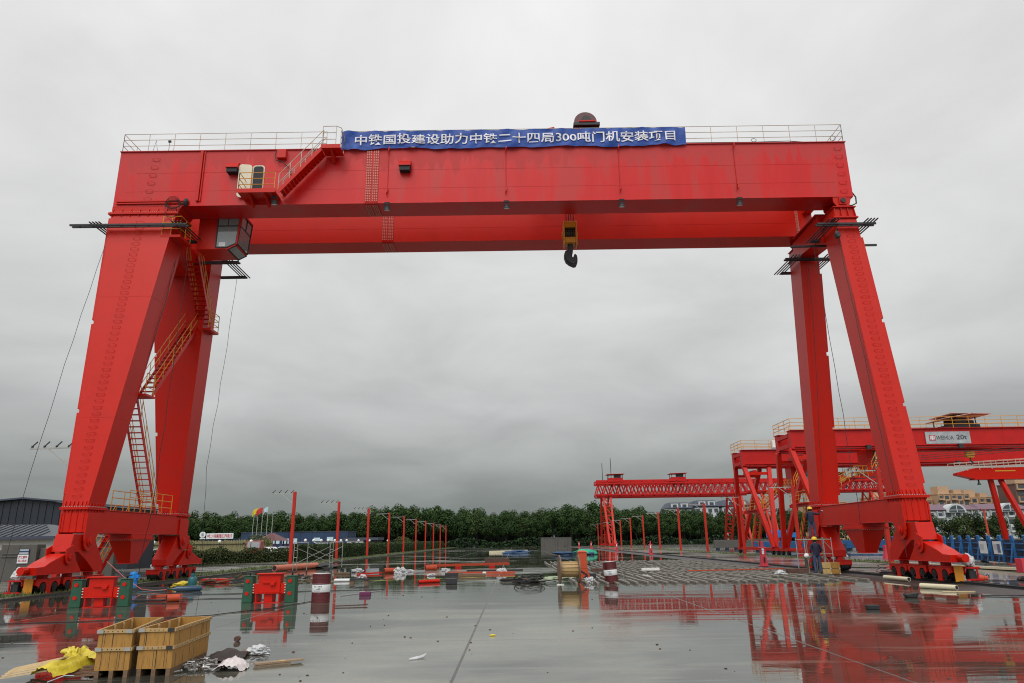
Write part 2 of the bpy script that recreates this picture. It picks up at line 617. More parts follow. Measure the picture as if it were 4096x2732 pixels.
def girder(y0, y1):
    m = MB()
    m.box(GX0, GX1, y0, y1, GZ0, GZ1 - .03)
    m.box(GX0 - .03, GX1 + .03, y0 - .07, y1 + .07, GZ1 - .028, GZ1 + .012)
    m.box(GX0 + .01, GX1 - .01, y0 - .03, y1 + .03, GZ0 - .035, GZ0 - .002)
    m.box(GX0 + 1, GX1 - .3, y0 - .007, y0, 20.62, 20.632)
    m.box(GX0 + .5, GX1 - .8, y0 - .007, y0, 19.55, 19.562)
    # trolley rail on top
    m.box(GX0 + .5, GX1 - .5, (y0 + y1) / 2 - .06, (y0 + y1) / 2 + .06, GZ1 + .014, GZ1 + .14)
    return m.build('girder', M_red_dusty if y0 < 35 else M_red, crane, bevel=.012)


g_near, g_far = girder(NY0, NY1), girder(FY0, FY1)
for gg, y0, y1 in ((g_near, NY0, NY1), (g_far, FY0, FY1)):
    m = MB()
    m.box(-7.52, -6.84, y0 - .02, y0 - .002, GZ0 + .03, GZ1 - .1)
    m.box(-7.52, -6.84, y0 + .05, y1 - .05, GZ0 - .06, GZ0 - .037)
    m.mi = 1
    cols = (-7.46, -7.36, -7.26, -7.10, -7.00, -6.90)
    for x in cols:
        for k in range(31):
            z = GZ0 + .13 + k * .095
            m.box(x - .027, x + .027, y0 - .055, y0 - .021, z - .027, z + .027)
        for k in range(13):
            y = y0 + .15 + k * .1
            m.box(x - .024, x + .024, y - .024, y + .024, GZ0 - .10, GZ0 - .061)
    m.build('splice_plate', (M_red, M_bolt), gg)

# vent hoods, conduits, small box on the near girder
for x, z, w, h in ((-5.45, 20.76, .62, .66), (-14.45, 20.78, .62, .62)):
    m = MB()
    m.prism([(NY0 - .002, z + h / 2), (NY0 - .2, z + h / 2 - .05), (NY0 - .42, z - .02), (NY0 - .42, z - .08), (NY0 - .002, z - .08)], 'x', x - w / 2, x + w / 2)
    m.mi = 1
    m.box(x - w / 2 + .04, x + w / 2 - .04, NY0 - .36, NY0 - .004, z - h / 2, z - .081)
    m.build('vent_hood', (M_red, M_dark), g_near)
m = MB()
m.bar((-16.2, NY0 - .07, 18.95), (-16.2, NY0 - .07, 21.84), .14, .1)
m.bar((-16.06, NY0 - .04, 18.95), (-16.06, NY0 - .04, 21.84), .05, .05)
m.bar((-20.37, NY0 - .06, 18.98), (-16.83, NY0 - .06, 18.98), .07, .07)
m.bar((-20.37, NY0 - .06, 18.86), (-16.83, NY0 - .06, 18.86), .06, .06)
m.build('cable_duct', M_red, g_near)
m = MB()
m.box(-12.2, -11.72, NY0 - .25, NY0 - .003, 21.3, 21.8)
m.build('junction_box', M_red, g_near, bevel=.02)
m = MB()
m.tube([(-12.25, NY0 - .1, 21.85), (-12.3, NY0 - .2, 21.5), (-12.2, NY0 - .27, 21.15), (-11.9, NY0 - .15, 21.1), (-11.5, NY0 - .1, 20.75), (-11.45, NY0 - .08, 20.4)], .025, 6)
m.build('cable', M_cablem, g_near)
# open door and its dark opening


def rounded(x0, x1, z0, z1, r, n=4):
    pts = []
    for cx, cz, a0 in ((x1 - r, z1 - r, 0), (x0 + r, z1 - r, pi / 2), (x0 + r, z0 + r, pi), (x1 - r, z0 + r, 1.5 * pi)):
        for k in range(n + 1):
            a = a0 + k * pi / 2 / n
            pts.append((cx + r * cos(a), cz + r * sin(a)))
    return pts


m = MB()
m.prism(rounded(-13.47, -12.84, 19.08, 20.98, .16), 'y', NY0 - .035, NY0 - .004)
m.mi = 1
m.prism(rounded(-13.41, -12.90, 19.13, 20.92, .13), 'y', NY0 - .05, NY0 - .036)
m.build('doorway', (M_cream, M_dark), g_near)
m = MB()
q = rounded(0, .66, 0, 1.9, .16)
dx, dy = cos(radians(188)), sin(radians(188))
vs = [(-13.48 + u * dx, NY0 - .06 + u * dy, 19.08 + v) for u, v in q]
off = Vector((-dy, dx, 0)) * .05
vs2 = [(v[0] + off.x, v[1] + off.y, v[2]) for v in vs]
n = len(vs)
m.add(vs + vs2, [tuple(range(n)), tuple(reversed(range(n, 2 * n)))] + [(i, (i + 1) % n, n + (i + 1) % n, n + i) for i in range(n)])
dr = m.build('door', M_cream, g_near)

# small hooks and conduits above each lamp
for x in (-6.34, -.16, 5.78, 11.86):
    m = MB()
    m.tube([(x - .02, NY0 - .03, 19.28), (x - .02, NY0 - .03, 21.75)], .018, 5)
    m.tube([(x + .02, NY0 - .01, 21.98), (x + .02, NY0 - .12, 21.9), (x, NY0 - .16, 21.7), (x - .05, NY0 - .1, 21.55)], .03, 6)
    m.tube([(x, NY0 - .02, 19.5), (x, NY0 - .14, 19.46), (x - .02, NY0 - .16, 19.25), (x - .06, NY0 - .08, 19.12)], .03, 6)
    m.build('conduit_hook', M_red, g_near)

# floodlights under the front edge
flp = None
for x, z in ((-6.34, 18.62), (-.17, 18.62), (5.78, 18.62), (11.87, 18.62), (-12.02, 18.78)):
    if flp is None:
        m = MB()
        m.box(-.13, .13, -.05, .05, .0, .10)
        m.box(-.15, -.125, -.03, .03, -.22, .0)
        m.box(.125, .15, -.03, .03, -.22, .0)
        m.lathe([(.06, -.08), (.12, -.1), (.13, -.2), (.155, -.26), (.165, -.30), (.155, -.305)], n=16)
        flp = m.build('floodlight', M_black, None)
        flp.parent = crane
        m = MB()
        m.lathe([(.02, -.306), (.145, -.309), (.145, -.312), (.02, -.312)], n=16)
        lens = m.build('lens', M_lampglass, None)
        lens.parent = flp
        o = flp
    else:
        o = flp.copy()
        COL.objects.link(o)
        l2 = lens.copy()
        COL.objects.link(l2)
        l2.parent = o
    o.location = (x + .8, NY0 - .06 - YC if x > -12 else NY0 - .55 - YC, z)
    o.rotation_euler = (radians(14), 0, 0)

# end ties between the girders
m = MB()
m.box(GX1 - .55, GX1 - .05, NY1 + .002, FY0 - .002, 20.1, 21.8)
m.build('end_tie', M_red, crane, bevel=.01)
m = MB()
m.box(GX0 + .05, GX0 + .6, NY1 + .002, FY0 - .002, 19.6, 21.8)
m.build('end_tie', M_red, crane, bevel=.01)

# ---------------------------------------------------------------- legs
LEGS = []


def leg(top, bot, outer):
    """top/bot = (x0,x1,y0,y1,z)"""
    m = MB()
    def q(t):
        return [(t[0], t[2], t[4]), (t[1], t[2], t[4]), (t[1], t[3], t[4]), (t[0], t[3], t[4])]
    m.hexa(q(bot), q(top))
    # weld seams across the plates
    for f in (.27, .68):
        b = [Vector(a).lerp(Vector(c), f) for a, c in zip(q(bot), q(top))]
        cen = sum(b, Vector()) / 4
        lo = [cen + (p - cen) * 1.006 for p in b]
        m.hexa([tuple(p) for p in lo], [tuple(p + Vector((0, 0, .014))) for p in lo])
    o = m.build('leg', M_red, crane, bevel=.012)
    # bolted foot flange with gussets and bolts
    f = MB()
    z = bot[4]
    f.box(bot[0] - .1, bot[1] + .1, bot[2] - .1, bot[3] + .1, z - .001, z + .05)
    f.box(bot[0] - .095, bot[1] + .095, bot[2] - .095, bot[3] + .095, z - .06, z - .005)
    for k in range(6):
        x = bot[0] + .08 + (bot[1] - bot[0] - .16) * k / 5
        for yy, s in ((bot[2], -1), (bot[3], 1)):
            f.prism([(yy - s * .06, z + .051), (yy + s * .085, z + .051), (yy + s * .0, z + .30), (yy - s * .08, z + .30)], 'x', x - .009, x + .009)
            f.prism([(yy - s * .06, z - .061), (yy + s * .085, z - .061), (yy - s * .02, z - .24)], 'x', x - .009, x + .009)
    for k in range(6):
        y = bot[2] + .1 + (bot[3] - bot[2] - .2) * k / 5
        for xx, s in ((bot[0], -1), (bot[1], 1)):
            f.prism([(xx - s * .06, z + .051), (xx + s * .085, z + .051), (xx + s * .0, z + .30), (xx - s * .06, z + .30)], 'y', y - .009, y + .009)
            f.prism([(xx - s * .06, z - .061), (xx + s * .085, z - .061), (xx - s * .02, z - .24)], 'y', y - .009, y + .009)
    f.mi = 1
    for k in range(11):
        x = bot[0] + (bot[1] - bot[0]) * k / 10
        f.box(x - .02, x + .02, bot[2] - .085, bot[2] - .045, z + .05, z + .085)
    for k in range(12):
        y = bot[2] + (bot[3] - bot[2]) * k / 11
        xx = bot[1] + .06 if outer < 0 else bot[0] - .06
        f.box(xx - .02, xx + .02, y - .02, y + .02, z + .05, z + .085)
    f.build('foot_flange', (M_red, M_galv), o)
    # cable trays down the outer edge
    t = MB()
    xi = 0 if outer < 0 else 1
    for a, b in ((.985, .60), (.585, .30), (.287, .04)):
        def E(fz, j):
            zz = bot[4] + (top[4] - bot[4]) * fz
            xx = bot[xi] + (top[xi] - bot[xi]) * fz
            yy = bot[2] + (top[2] - bot[2]) * fz
            return Vector((xx + outer * .08, yy + .16, zz))
        if outer > 0 and a > .9:
            a = .92
        t.bar(E(a, 0), E(b, 0), .12, .16, up=(0, 1, 0))
    t.build('cable_tray', M_red, o)
    LEGS.append(o)
    return o


LT, LB, RT, RB = 18.28, 3.42, 17.45, 3.42
lnl = leg((-20.55, -17.17, 33.0, 34.45, LT), (-19.40, -18.36, 31.0, 32.3, LB), -1)
lfl = leg((-20.55, -17.17, 2 * YC - 34.1, 2 * YC - 32.65, LT), (-19.40, -18.36, 2 * YC - 32.3, 2 * YC - 31.0, LB), -1)
rnl = leg((16.62, 17.70, 32.95, 34.45, RT), (16.68, 17.74, 31.0, 32.25, RB), 1)
rfl = leg((16.62, 17.70, 2 * YC - 34.1, 2 * YC - 32.6, RT), (16.68, 17.74, 2 * YC - 32.25, 2 * YC - 31.0, RB), 1)

# rigid leg heads (left) with bolted flange
for o, y0, y1 in ((lnl, 33.0, 34.45), (lfl, 37.7, 39.4)):
    m = MB()
    m.prism([(-20.55, LT + .06), (-17.17, LT + .06), (-16.95, GZ0 - .037), (-20.55, GZ0 - .037)], 'y', y0 + .03, y1 - .02)
    m.box(-20.66, -17.06, y0 - .1, y1 + .1, LT - .05, LT + .002)
    m.box(-20.65, -17.07, y0 - .095, y1 + .095, LT + .004, LT + .058)
    for k in range(8):
        x = -20.45 + k * .46
        m.prism([(y0, LT - .051), (y0 - .085, LT - .051), (y0, LT - .3)], 'x', x - .011, x + .011)
        m.prism([(y0 + .03, LT + .059), (y0 - .085, LT + .059), (y0 + .03, LT + .34)], 'x', x - .011, x + .011)
    m.mi = 1
    for k in range(32):
        x = -20.55 + k * .108
        m.box(x - .018, x + .018, y0 - .085, y0 - .045, LT + .058, LT + .09)
    m.build('head_flange', (M_red, M_bolt), o)
# hinged leg heads (right)
for o, y0, y1 in ((rnl, 32.95, 34.45), (rfl, 37.6, 39.1)):
    m = MB()
    xc = 17.16
    m.box(xc - .62, xc + .62, y0 - .1, y1 + .1, RT + .0, RT + .05)
    m.box(xc - .6, xc + .6, y0 - .05, y1 + .05, RT + .051, RT + .10)
    m.prism([(xc - .60, RT + .101), (xc + .60, RT + .101), (xc + .52, RT + .62), (xc - .52, RT + .62)], 'y', y0 + .08, y1 - .05)
    for k in range(4):
        x = xc - .54 + k * .36
        m.hexa([(x - .012, y0 - .04, RT + .101), (x + .012, y0 - .04, RT + .101), (x + .012, y0 + .079, RT + .101), (x - .012, y0 + .079, RT + .101)],
               [(x * .92 + xc * .08 - .012, y0 + .0, RT + .60), (x * .92 + xc * .08 + .012, y0 + .0, RT + .60), (x * .92 + xc * .08 + .012, y0 + .079, RT + .60), (x * .92 + xc * .08 - .012, y0 + .079, RT + .60)])
    m.box(xc - .58, xc + .60, y0 - .05, y1 + .02, RT + .621, RT + .66)
    # clevis plates and pin
    m.prism([(xc - .45, GZ0 - .036), (xc + .50, GZ0 - .036), (xc + .32, RT + .661), (xc - .25, RT + .661), (xc - .45, GZ0 - .3)], 'y', y0 + .10, y0 + .16)
    m.prism([(xc - .45, GZ0 - .036), (xc + .50, GZ0 - .036), (xc + .32, RT + .661), (xc - .25, RT + .661), (xc - .45, GZ0 - .3)], 'y', y1 - .25, y1 - .19)
    m.box(xc - .17, xc + .21, y0 + .03, y0 + .099, GZ0 - .45, GZ0 - .08)
    m.mi = 1
    m.cyl((xc + .02, y0 - .03, GZ0 - .26), (xc + .02, y1 - .1, GZ0 - .26), .13, 14)
    m.build('hinge_head', (M_red, M_black), o)

# step irons
rp = MB()
rp.tube([(-.20, 0, 0), (-.12, -.13, -.01), (.12, -.13, -.01), (.20, 0, 0)], .009, 5)
rp.tube([(-.20, -.004, -.05), (-.13, -.004, -.14), (.13, -.004, -.14), (.20, -.004, -.05)], .006, 4)
rung0 = rp.build('step_iron', M_red_far, None)
first = True


def rung(parent, x, y, z):
    global first
    if first:
        o = rung0
        first = False
    else:
        o = rung0.copy()
        COL.objects.link(o)
    o.parent = parent
    o.location = Vector((x, y, z)) - Vector(ORG[parent.name])


for k in range(46):
    z = 17.75 - k * .306
    f = (z - LB) / (LT - LB)
    if 16.9 < z < 17.3:
        pass
    rung(lnl, -18.92, 31.0 + 2.0 * f - .012, z)
for k in range(42):
    z = 16.75 - k * .312
    f = (z - RB) / (RT - RB)
    rung(rnl, 17.20, 31.0 + 1.95 * f - .012, z)
for k in range(6):
    rung(g_near, -18.62 - .035 * k, NY0 - .010, 21.45 - k * .46)
for k in range(6):
    rung(g_near, 17.35, NY0 - .010, 21.55 - k * .5)

# upper cross beam between the hinged legs
m = MB()
m.prism([(34.46, 18.35), (38.0, 18.25), (38.0, 17.55), (37.6, 17.2), (34.9, 17.0), (34.46, 16.75)], 'x', 16.45, 17.5)
m.box(16.32, 17.62, 34.46, 37.59, 18.36, 18.42)
m.build('cross_beam', M_red, crane, bevel=.01)
m = MB()
m.box(-19.6, -18.1, 34.46, 37.59, 16.6, 18.0)
m.build('cross_beam', M_red, crane, bevel=.01)
m = MB()
for k in range(15):
    m.box(16.85 - .03, 16.91, FY0 - .07, FY0 - .004, 18.9 + k * .1, 18.95 + k * .1)
m.box(16.80, 16.96, FY0 - .012, FY0 - .002, 18.8, 20.5)
m.build('bolt_row', M_bolt, g_far)

# ---------------------------------------------------------------- saddle beams
for xc, sg in ((XL, -1), (XR, 1)):
    m = MB()
    m.box(xc - .52, xc + .52, 31.0, 2 * YC - 31.0, 2.41, 3.355)
    m.box(xc - .56, xc + .56, 32.4, 2 * YC - 32.4, 3.357, 3.40)
    m.box(xc - .56, xc + .56, 31.05, 2 * YC - 31.05, 2.375, 2.408)
    for e in (0, 1):       # end stiffeners under the legs
        for k in range(4):
            x = xc - .42 + k * .28
            y = 30.985 if e == 0 else 2 * YC - 30.985
            m.box(x - .012, x + .012, y - .014, y + .014, 2.42, 3.35)
    sb = m.build('saddle_beam', M_red, crane, bevel=.01)
    # clevis plates carrying the bogies
    for e in (0, 1):
        for xs in (xc - .56, xc + .56):
            c = MB()
            P = [(30.98, 2.42), (30.98, 2.05)]
            for k in range(9):
                a = pi + k * pi / 8
                P.append((31.38 + .36 * cos(a), 1.98 + .36 * sin(a)))
            P += [(32.0, 2.42), (32.0, 3.2), (30.98, 3.2)]
            if e:
                P = [(2 * YC - y, z) for y, z in P]
            c.prism(P, 'x', xs - .035, xs + .035)
            yp = 31.38 if e == 0 else 2 * YC - 31.38
            s2 = -1 if xs < xc else 1
            c.cyl((xs + s2 * .036, yp, 2.02), (xs + s2 * .09, yp, 2.02), .20, 18)
            c.cyl((xs + s2 * .091, yp, 2.02), (xs + s2 * .13, yp, 2.02), .12, 18)
            c.build('clevis', M_red, sb, bevel=.008)
    # anchor stool under the middle
    m = MB()
    a0, a1 = YC - 1.0, YC + 1.0
    m.box(xc - .56, xc + .56, a0, a1, 2.21, 2.37)
    m.box(xc - .64, xc + .64, a0 - .08, a1 + .08, 2.12, 2.165)
    m.box(xc - .64, xc + .64, a0 - .08, a1 + .08, 2.166, 2.21)
    m.hexa([(xc - .3, YC - .36, 1.04), (xc + .3, YC - .36, 1.04), (xc + .3, YC + .36, 1.04), (xc - .3, YC + .36, 1.04)],
           [(xc - .54, a0 + .04, 2.119), (xc + .54, a0 + .04, 2.119), (xc + .54, a1 - .04, 2.119), (xc - .54, a1 - .04, 2.119)])
    m.box(xc - .33, xc + .33, YC - .39, YC + .39, 1.0, 1.038)
    m.mi = 1
    for k in range(12):
        y = a0 + k * (a1 - a0) / 11
        for x in (xc - .6, xc + .6):
            m.box(x - .018, x + .018, y - .018, y + .018, 2.08, 2.119)
        x = xc - .56 + k * 1.12 / 11
        m.box(x - .018, x + .018, a0 - .06, a0 - .025, 2.08, 2.119)
    m.build('anchor_stool', (M_red, M_bolt), sb)


def bogie(xc, sg, far):
    """sg: outward side of the rail, far: mirrored end"""
    def T(y):
        return 2 * YC - y if far else y
    inner, outer = xc - sg * .47, xc + sg * .30
    x0, x1 = min(inner, outer), max(inner, outer)

    def prism(m, P, a, b):
        m.prism([(T(y), z) for y, z in P], 'x', a, b)
    # bell crank
    m = MB()
    prism(m, [(30.42, 2.33), (31.95, 2.33), (32.1, 2.0), (32.86, 1.12), (32.84, .80), (32.2, .80), (31.6, 1.22), (30.9, 1.60), (30.25, 1.62)], x0, x1)
    m.box(x0 - .02, x1 + .02, T(32.1), T(32.8), .76, .799)
    for xs in (x0 - .03, x1 + .03):     # pin cheeks
        P = [(30.0, 1.75), (30.02, 1.4)] + [(30.29 + .26 * cos(pi + k * pi / 8), 1.36 + .26 * sin(pi + k * pi / 8)) for k in range(9)] + [(30.56, 1.7), (30.4, 1.9)]
        prism(m, P, xs - .028, xs + .028)
    bc = m.build('bell_crank', M_red, crane, bevel=.012)
    for xs, s in ((x0 - .06, -1), (x1 + .06, 1)):
        m = MB()
        m.cyl((xs, T(30.29), 1.40), (xs + s * .05, T(30.29), 1.40), .13, 16)
        for k in range(4):
            a = k * pi / 2 + .4
            m.cyl((xs + s * .05, T(30.29) + .09 * cos(a), 1.40 + .09 * sin(a)), (xs + s * .075, T(30.29) + .09 * cos(a), 1.40 + .09 * sin(a)), .022, 6)
        m.build('pin', M_red_far, bc)
    # lower equalizer
    m = MB()
    prism(m, [(30.15, 1.55), (30.75, 1.55), (30.85, 1.3), (31.35, .80), (28.42, .80), (28.38, 1.06), (28.85, 1.08), (29.2, 1.24)], x0 + .03, x1 - .03)
    m.box(x0, x1, T(28.36), T(31.4), .77, .799)
    le = m.build('lower_equalizer', M_red, crane, bevel=.01)
    m = MB()
    m.cyl((xc - sg * .05, T(28.37), .94), (xc - sg * .05, T(28.06), .94), .15, 18)
    m.build('buffer', M_red, le)
    # trucks
    for yc in (29.50, 31.10, 32.62):
        t = MB()
        for xs in (xc - .30, xc + .30):
            P = [(yc - .70, .58), (yc - .70, .36), (yc - .64, .34)]
            for wy in (yc - .37, yc + .37):
                for k in range(9):
                    a = pi - k * pi / 8
                    P.append((wy + .225 * cos(a), .28 + .225 * sin(a)))
                if wy < yc:
                    P += [(yc - .145, .09), (yc + .145, .09)]
            P += [(yc + .64, .34), (yc + .70, .36), (yc + .70, .58)]
            prism(t, P, xs - .02, xs + .02)
            t.box(xs - .06, xs + .06, T(yc - .16), T(yc + .16), .065, .088)
        t.box(xc - .34, xc + .34, T(yc - .72), T(yc + .72), .582, .612)
        t.box(xc - .28, xc + .28, T(yc - .69), T(yc - .66), .38, .58)
        t.box(xc - .28, xc + .28, T(yc + .69), T(yc + .66), .38, .58)
        t.box(xc - .14, xc + .14, T(yc - .14), T(yc + .14), .614, .758)
        tk = t.build('wheel_truck', M_red, crane)
        for wy in (yc - .37, yc + .37):
            w = MB()
            w.cyl((xc - .2, T(wy), .30), (xc + .2, T(wy), .30), .225, 20)
            w.cyl((xc - .325, T(wy), .30), (xc + .325, T(wy), .30), .165, 16)
            w.cyl((xc - .335, T(wy), .30), (xc + .335, T(wy), .30), .07, 12)
            w.build('wheel', M_wheel, tk)
    # rail clearer plate at the outer end
    m = MB()
    m.box(xc - .17, xc + .17, T(28.72), T(28.75), .05, .64)
    m.box(xc - .1, xc + .1, T(28.75), T(28.80), .2, .5)
    m.build('rail_clearer', M_amber, crane)
    # travel motors wrapped in foil
    for k, (y, h) in enumerate(((28.9, .55), (30.4, .40), (31.95, .40))):
        xo = xc + sg * .55
        m = MB()
        m.box(xo - .14, xo + .14, T(y - .15), T(y + .15), .12, .45)
        m.cyl((xo, T(y), .18), (xo, T(y), .62), .13, 12)
        mo = m.build('travel_motor', M_steel if k else M_black, crane, bevel=.02)
        w = MB()
        w.blob((xo, T(y), .66 + h * .25), (.21, .2, h * .5), seed=k + (5 if far else 0) + (9 if sg > 0 else 0), amp=.2, sub=3, freq=2.2)
        w.build('plastic_wrap', M_plastic, mo, smooth=False)
    # guard frame round the outer motor
    m = MB()
    xo = xc + sg * .8
    m.bar((xc + sg * .25, T(28.7), .56), (xo, T(28.7), .56), .06)
    m.bar((xc + sg * .25, T(28.7), .12), (xo + sg * .1, T(28.7), .12), .06)
    m.bar((xo - sg * .1, T(28.7), .12), (xo - sg * .1, T(28.7), .56), .05)
    m.build('motor_guard', M_red_far, crane)


for xc, sg in ((XL, -1), (XR, 1)):
    for far in (False, True):
        bogie(xc, sg, far)

# ---------------------------------------------------------------- cab
m = MB()
P = [(-16.72, 16.95), (-15.08, 16.95), (-14.60, 17.2), (-14.46, 19.02), (-16.72, 19.02)]
m.prism(P, 'y', 34.62, 36.15)
m.box(-16.75, -14.42, 34.58, 36.19, 19.022, 19.08)
m.box(-16.5, -16.3, 34.7, 34.9, 19.081, 19.4)
m.box(-15.0, -14.8, 34.7, 34.9, 19.081, 19.4)
cab = m.build('operator_cab', M_red, crane, bevel=.01)
m = MB()
yf = 34.61
m.prism([(-15.68, 17.07), (-15.10, 17.07), (-14.67, 17.28), (-14.54, 18.92), (-15.68, 18.92)], 'y', yf - .002, yf + .008)
m.build('side_window', M_glass, cab)
m = MB()
fr = [(-15.70, 17.05), (-15.09, 17.05), (-14.64, 17.27), (-14.51, 18.94), (-15.70, 18.94)]
for i in range(5):
    a, b = fr[i], fr[(i + 1) % 5]
    m.bar((a[0], yf - .015, a[1]), (b[0], yf - .015, b[1]), .05, .05, up=(0, 1, 0))
m.bar((-15.68, yf - .015, 18.28), (-14.57, yf - .015, 18.28), .05, .05, up=(0, 1, 0))
m.bar((-15.14, yf - .012, 18.28), (-15.14, yf - .012, 18.92), .03, .03, up=(0, 1, 0))
# end face frame
for a, b in (((-14.57, 34.64, 17.25), (-14.57, 36.12, 17.25)), ((-14.44, 34.64, 18.96), (-14.44, 36.12, 18.96)), ((-14.58, 36.12, 17.25), (-14.44, 36.12, 18.96)),
             ((-14.58, 34.64, 17.25), (-14.44, 34.64, 18.96)), ((-14.51, 34.66, 18.3), (-14.51, 36.1, 18.3)), ((-14.5, 35.38, 18.3), (-14.43, 35.38, 18.94)), ((-15.06, 34.64, 16.93), (-14.6, 34.64, 17.18)), ((-15.06, 36.12, 16.93), (-14.6, 36.12, 17.18)), ((-15.06, 34.64, 16.93), (-15.06, 36.12, 16.93))):
    m.bar(a, b, .05, .05)
m.build('window_frame', M_black, cab)
m = MB()
m.bar((-14.60, yf - .02, 17.22), (-14.47, yf - .02, 18.98), .075, .075)
m.bar((-15.10, yf - .02, 16.93), (-14.62, yf - .02, 17.19), .06, .06)
m.bar((-14.45, 34.6, 19.0), (-14.45, 36.16, 19.0), .06, .07)
m.build('corner_post', M_red, cab)
m = MB()
m.hexa([(-14.588, 34.7, 17.3), (-14.575, 34.7, 17.3), (-14.575, 36.06, 17.3), (-14.588, 36.06, 17.3)], [(-14.47, 34.7, 18.9), (-14.457, 34.7, 18.9), (-14.457, 36.06, 18.9), (-14.47, 36.06, 18.9)])
m.build('front_window', M_glass, cab)
m = MB()
m.hexa([(-15.0, 34.7, 16.965), (-15.0, 36.06, 16.965), (-14.66, 36.06, 17.145), (-14.66, 34.7, 17.145)], [(-15.0, 34.7, 16.995), (-15.0, 36.06, 16.995), (-14.66, 36.06, 17.172), (-14.66, 34.7, 17.172)])
v = [(-15.0, 34.7, 16.97), (-15.0, 36.06, 16.97), (-14.66, 36.06, 17.145), (-14.66, 34.7, 17.145)]
m = MB().add(v + [(a, b, c - .012) for a, b, c in v], [(0, 1, 2, 3), (7, 6, 5, 4), (0, 1, 5, 4), (1, 2, 6, 5), (2, 3, 7, 6), (3, 0, 4, 7)])
m.build('floor_window', M_glass, cab)
m = MB()
m.box(-15.55, -15.2, yf - .012, yf - .004, 17.1, 17.35)
m.build('paper_notice', M_paper, cab)

# platform beside the cab, with yellow rails
m = MB()
m.box(-17.76, -16.74, 32.8, 34.1, 16.86, 17.0)
m.build('landing', M_red, crane, bevel=.01)
m = MB()
rail_panel(m, (-17.72, 32.84, 17), (-16.8, 32.84, 17), 1.02, 2)
rail_panel(m, (-16.8, 32.84, 17), (-16.8, 34.0, 17), 1.02, 2)
m.build('guard_rail', M_yellow, crane)

# stairs inside the left A-frame
STS = [((-18.85, 37.2, 3.42), (-18.85, 34.0, 8.9), 20), ((-18.2, 34.2, 8.95), (-18.2, 38.2, 13.7), 17), ((-17.55, 38.5, 13.75), (-17.55, 36.0, 17.1), 15)]
for p, q, n in STS:
    m = MB()
    stair(m, p, q, .70, n, (1, 0, 0))
    st = m.build('stair_flight', M_red, crane)
    m = MB()
    stair_rails(m, p, q, .70, (1, 0, 0))
    m.build('handrail', M_yellow, st)
m = MB()
m.box(-19.3, -17.7, 33.3, 34.2, 8.80, 8.9)
m.build('landing', M_red, crane)
m = MB()
rail_panel(m, (-17.75, 33.3, 8.9), (-17.75, 34.1, 8.9), 1.0, 1)
m.build('guard_rail', M_yellow, crane)
m = MB()
m.box(-18.65, -17.1, 38.2, 39.3, 13.58, 13.7)
m.build('landing', M_red, crane)
m = MB()
rail_panel(m, (-17.15, 38.0, 13.7), (-17.15, 39.3, 13.7), 1.0, 2)
rail_panel(m, (-18.6, 39.3, 13.7), (-17.15, 39.3, 13.7), 1.0, 2)
m.build('guard_rail', M_yellow, crane)
m = MB()
rail_panel(m, (-18.45, 34.5, 3.4), (-18.45, 38.8, 3.4), 1.0, 4)
rail_panel(m, (-19.3, 34.5, 3.4), (-19.3, 38.8, 3.4), 1.0, 4)
m.build('guard_rail', M_yellow, crane)
p, q = (-20.95, 36.2, .1), (-20.3, 37.4, 2.9)
m = MB()
stair(m, p, q, .7, 10, (1, 0, 0))
st = m.build('stair_flight', M_red, crane)
m = MB()
stair_rails(m, p, q, .7, (1, 0, 0))
m.build('handrail', M_yellow, st)

# platform and stair on the front of the girder
m = MB()
m.box(-13.75, -11.86, 32.02, NY0 - .04, 18.92, 19.02)
m.box(-13.77, -11.84, 32.0, 32.018, 18.88, 19.1)
for x in (-13.2, -12.4):
    m.prism([(32.1, 18.90), (NY0 - .04, 18.90), (NY0 - .04, 18.5), (NY0 - .1, 18.5)], 'x', x - .05, x + .05)
m.build('landing', M_red, crane)
m = MB()
rail_panel(m, (-13.72, 32.06, 19.02), (-11.9, 32.06, 19.02), 1.0, 3)
rail_panel(m, (-13.72, 32.06, 19.02), (-13.72, 33.0, 19.02), 1.0, 1)
m.build('guard_rail', M_yellow, crane)
p, q = (-11.75, 32.5, 18.98), (-9.62, 32.5, 21.5)
m = MB()
stair(m, p, q, .66, 15, (0, 1, 0))
st = m.build('stair_flight', M_red, crane)
m = MB()
stair_rails(m, p, q, .66, (0, 1, 0), n=4)
m.build('handrail', M_rail, st)
m = MB()
m.box(-9.68, -8.72, 32.1, NY0 - .08, 21.44, 21.54)
m.box(-9.70, -8.70, 32.08, 32.098, 21.4, 21.62)
m.prism([(32.2, 21.43), (NY0 - .08, 21.43), (NY0 - .08, 21.0), (NY0 - .14, 21.0)], 'x', -9.25, -9.13)
m.build('landing', M_red, crane)
m = MB()
rail_panel(m, (-9.64, 32.12, 21.54), (-8.95, 32.12, 21.54), 1.15, 1)
m.tube([(-8.95, 32.12, 22.69), (-8.74, 32.3, 22.69), (-8.68, 32.6, 22.5), (-8.68, 33.0, 22.2)], .02, 5)
rail_panel(m, (-8.75, 32.3, 21.54), (-8.75, 33.0, 21.54), 1.0, 1)
m.build('guard_rail', M_rail, crane)

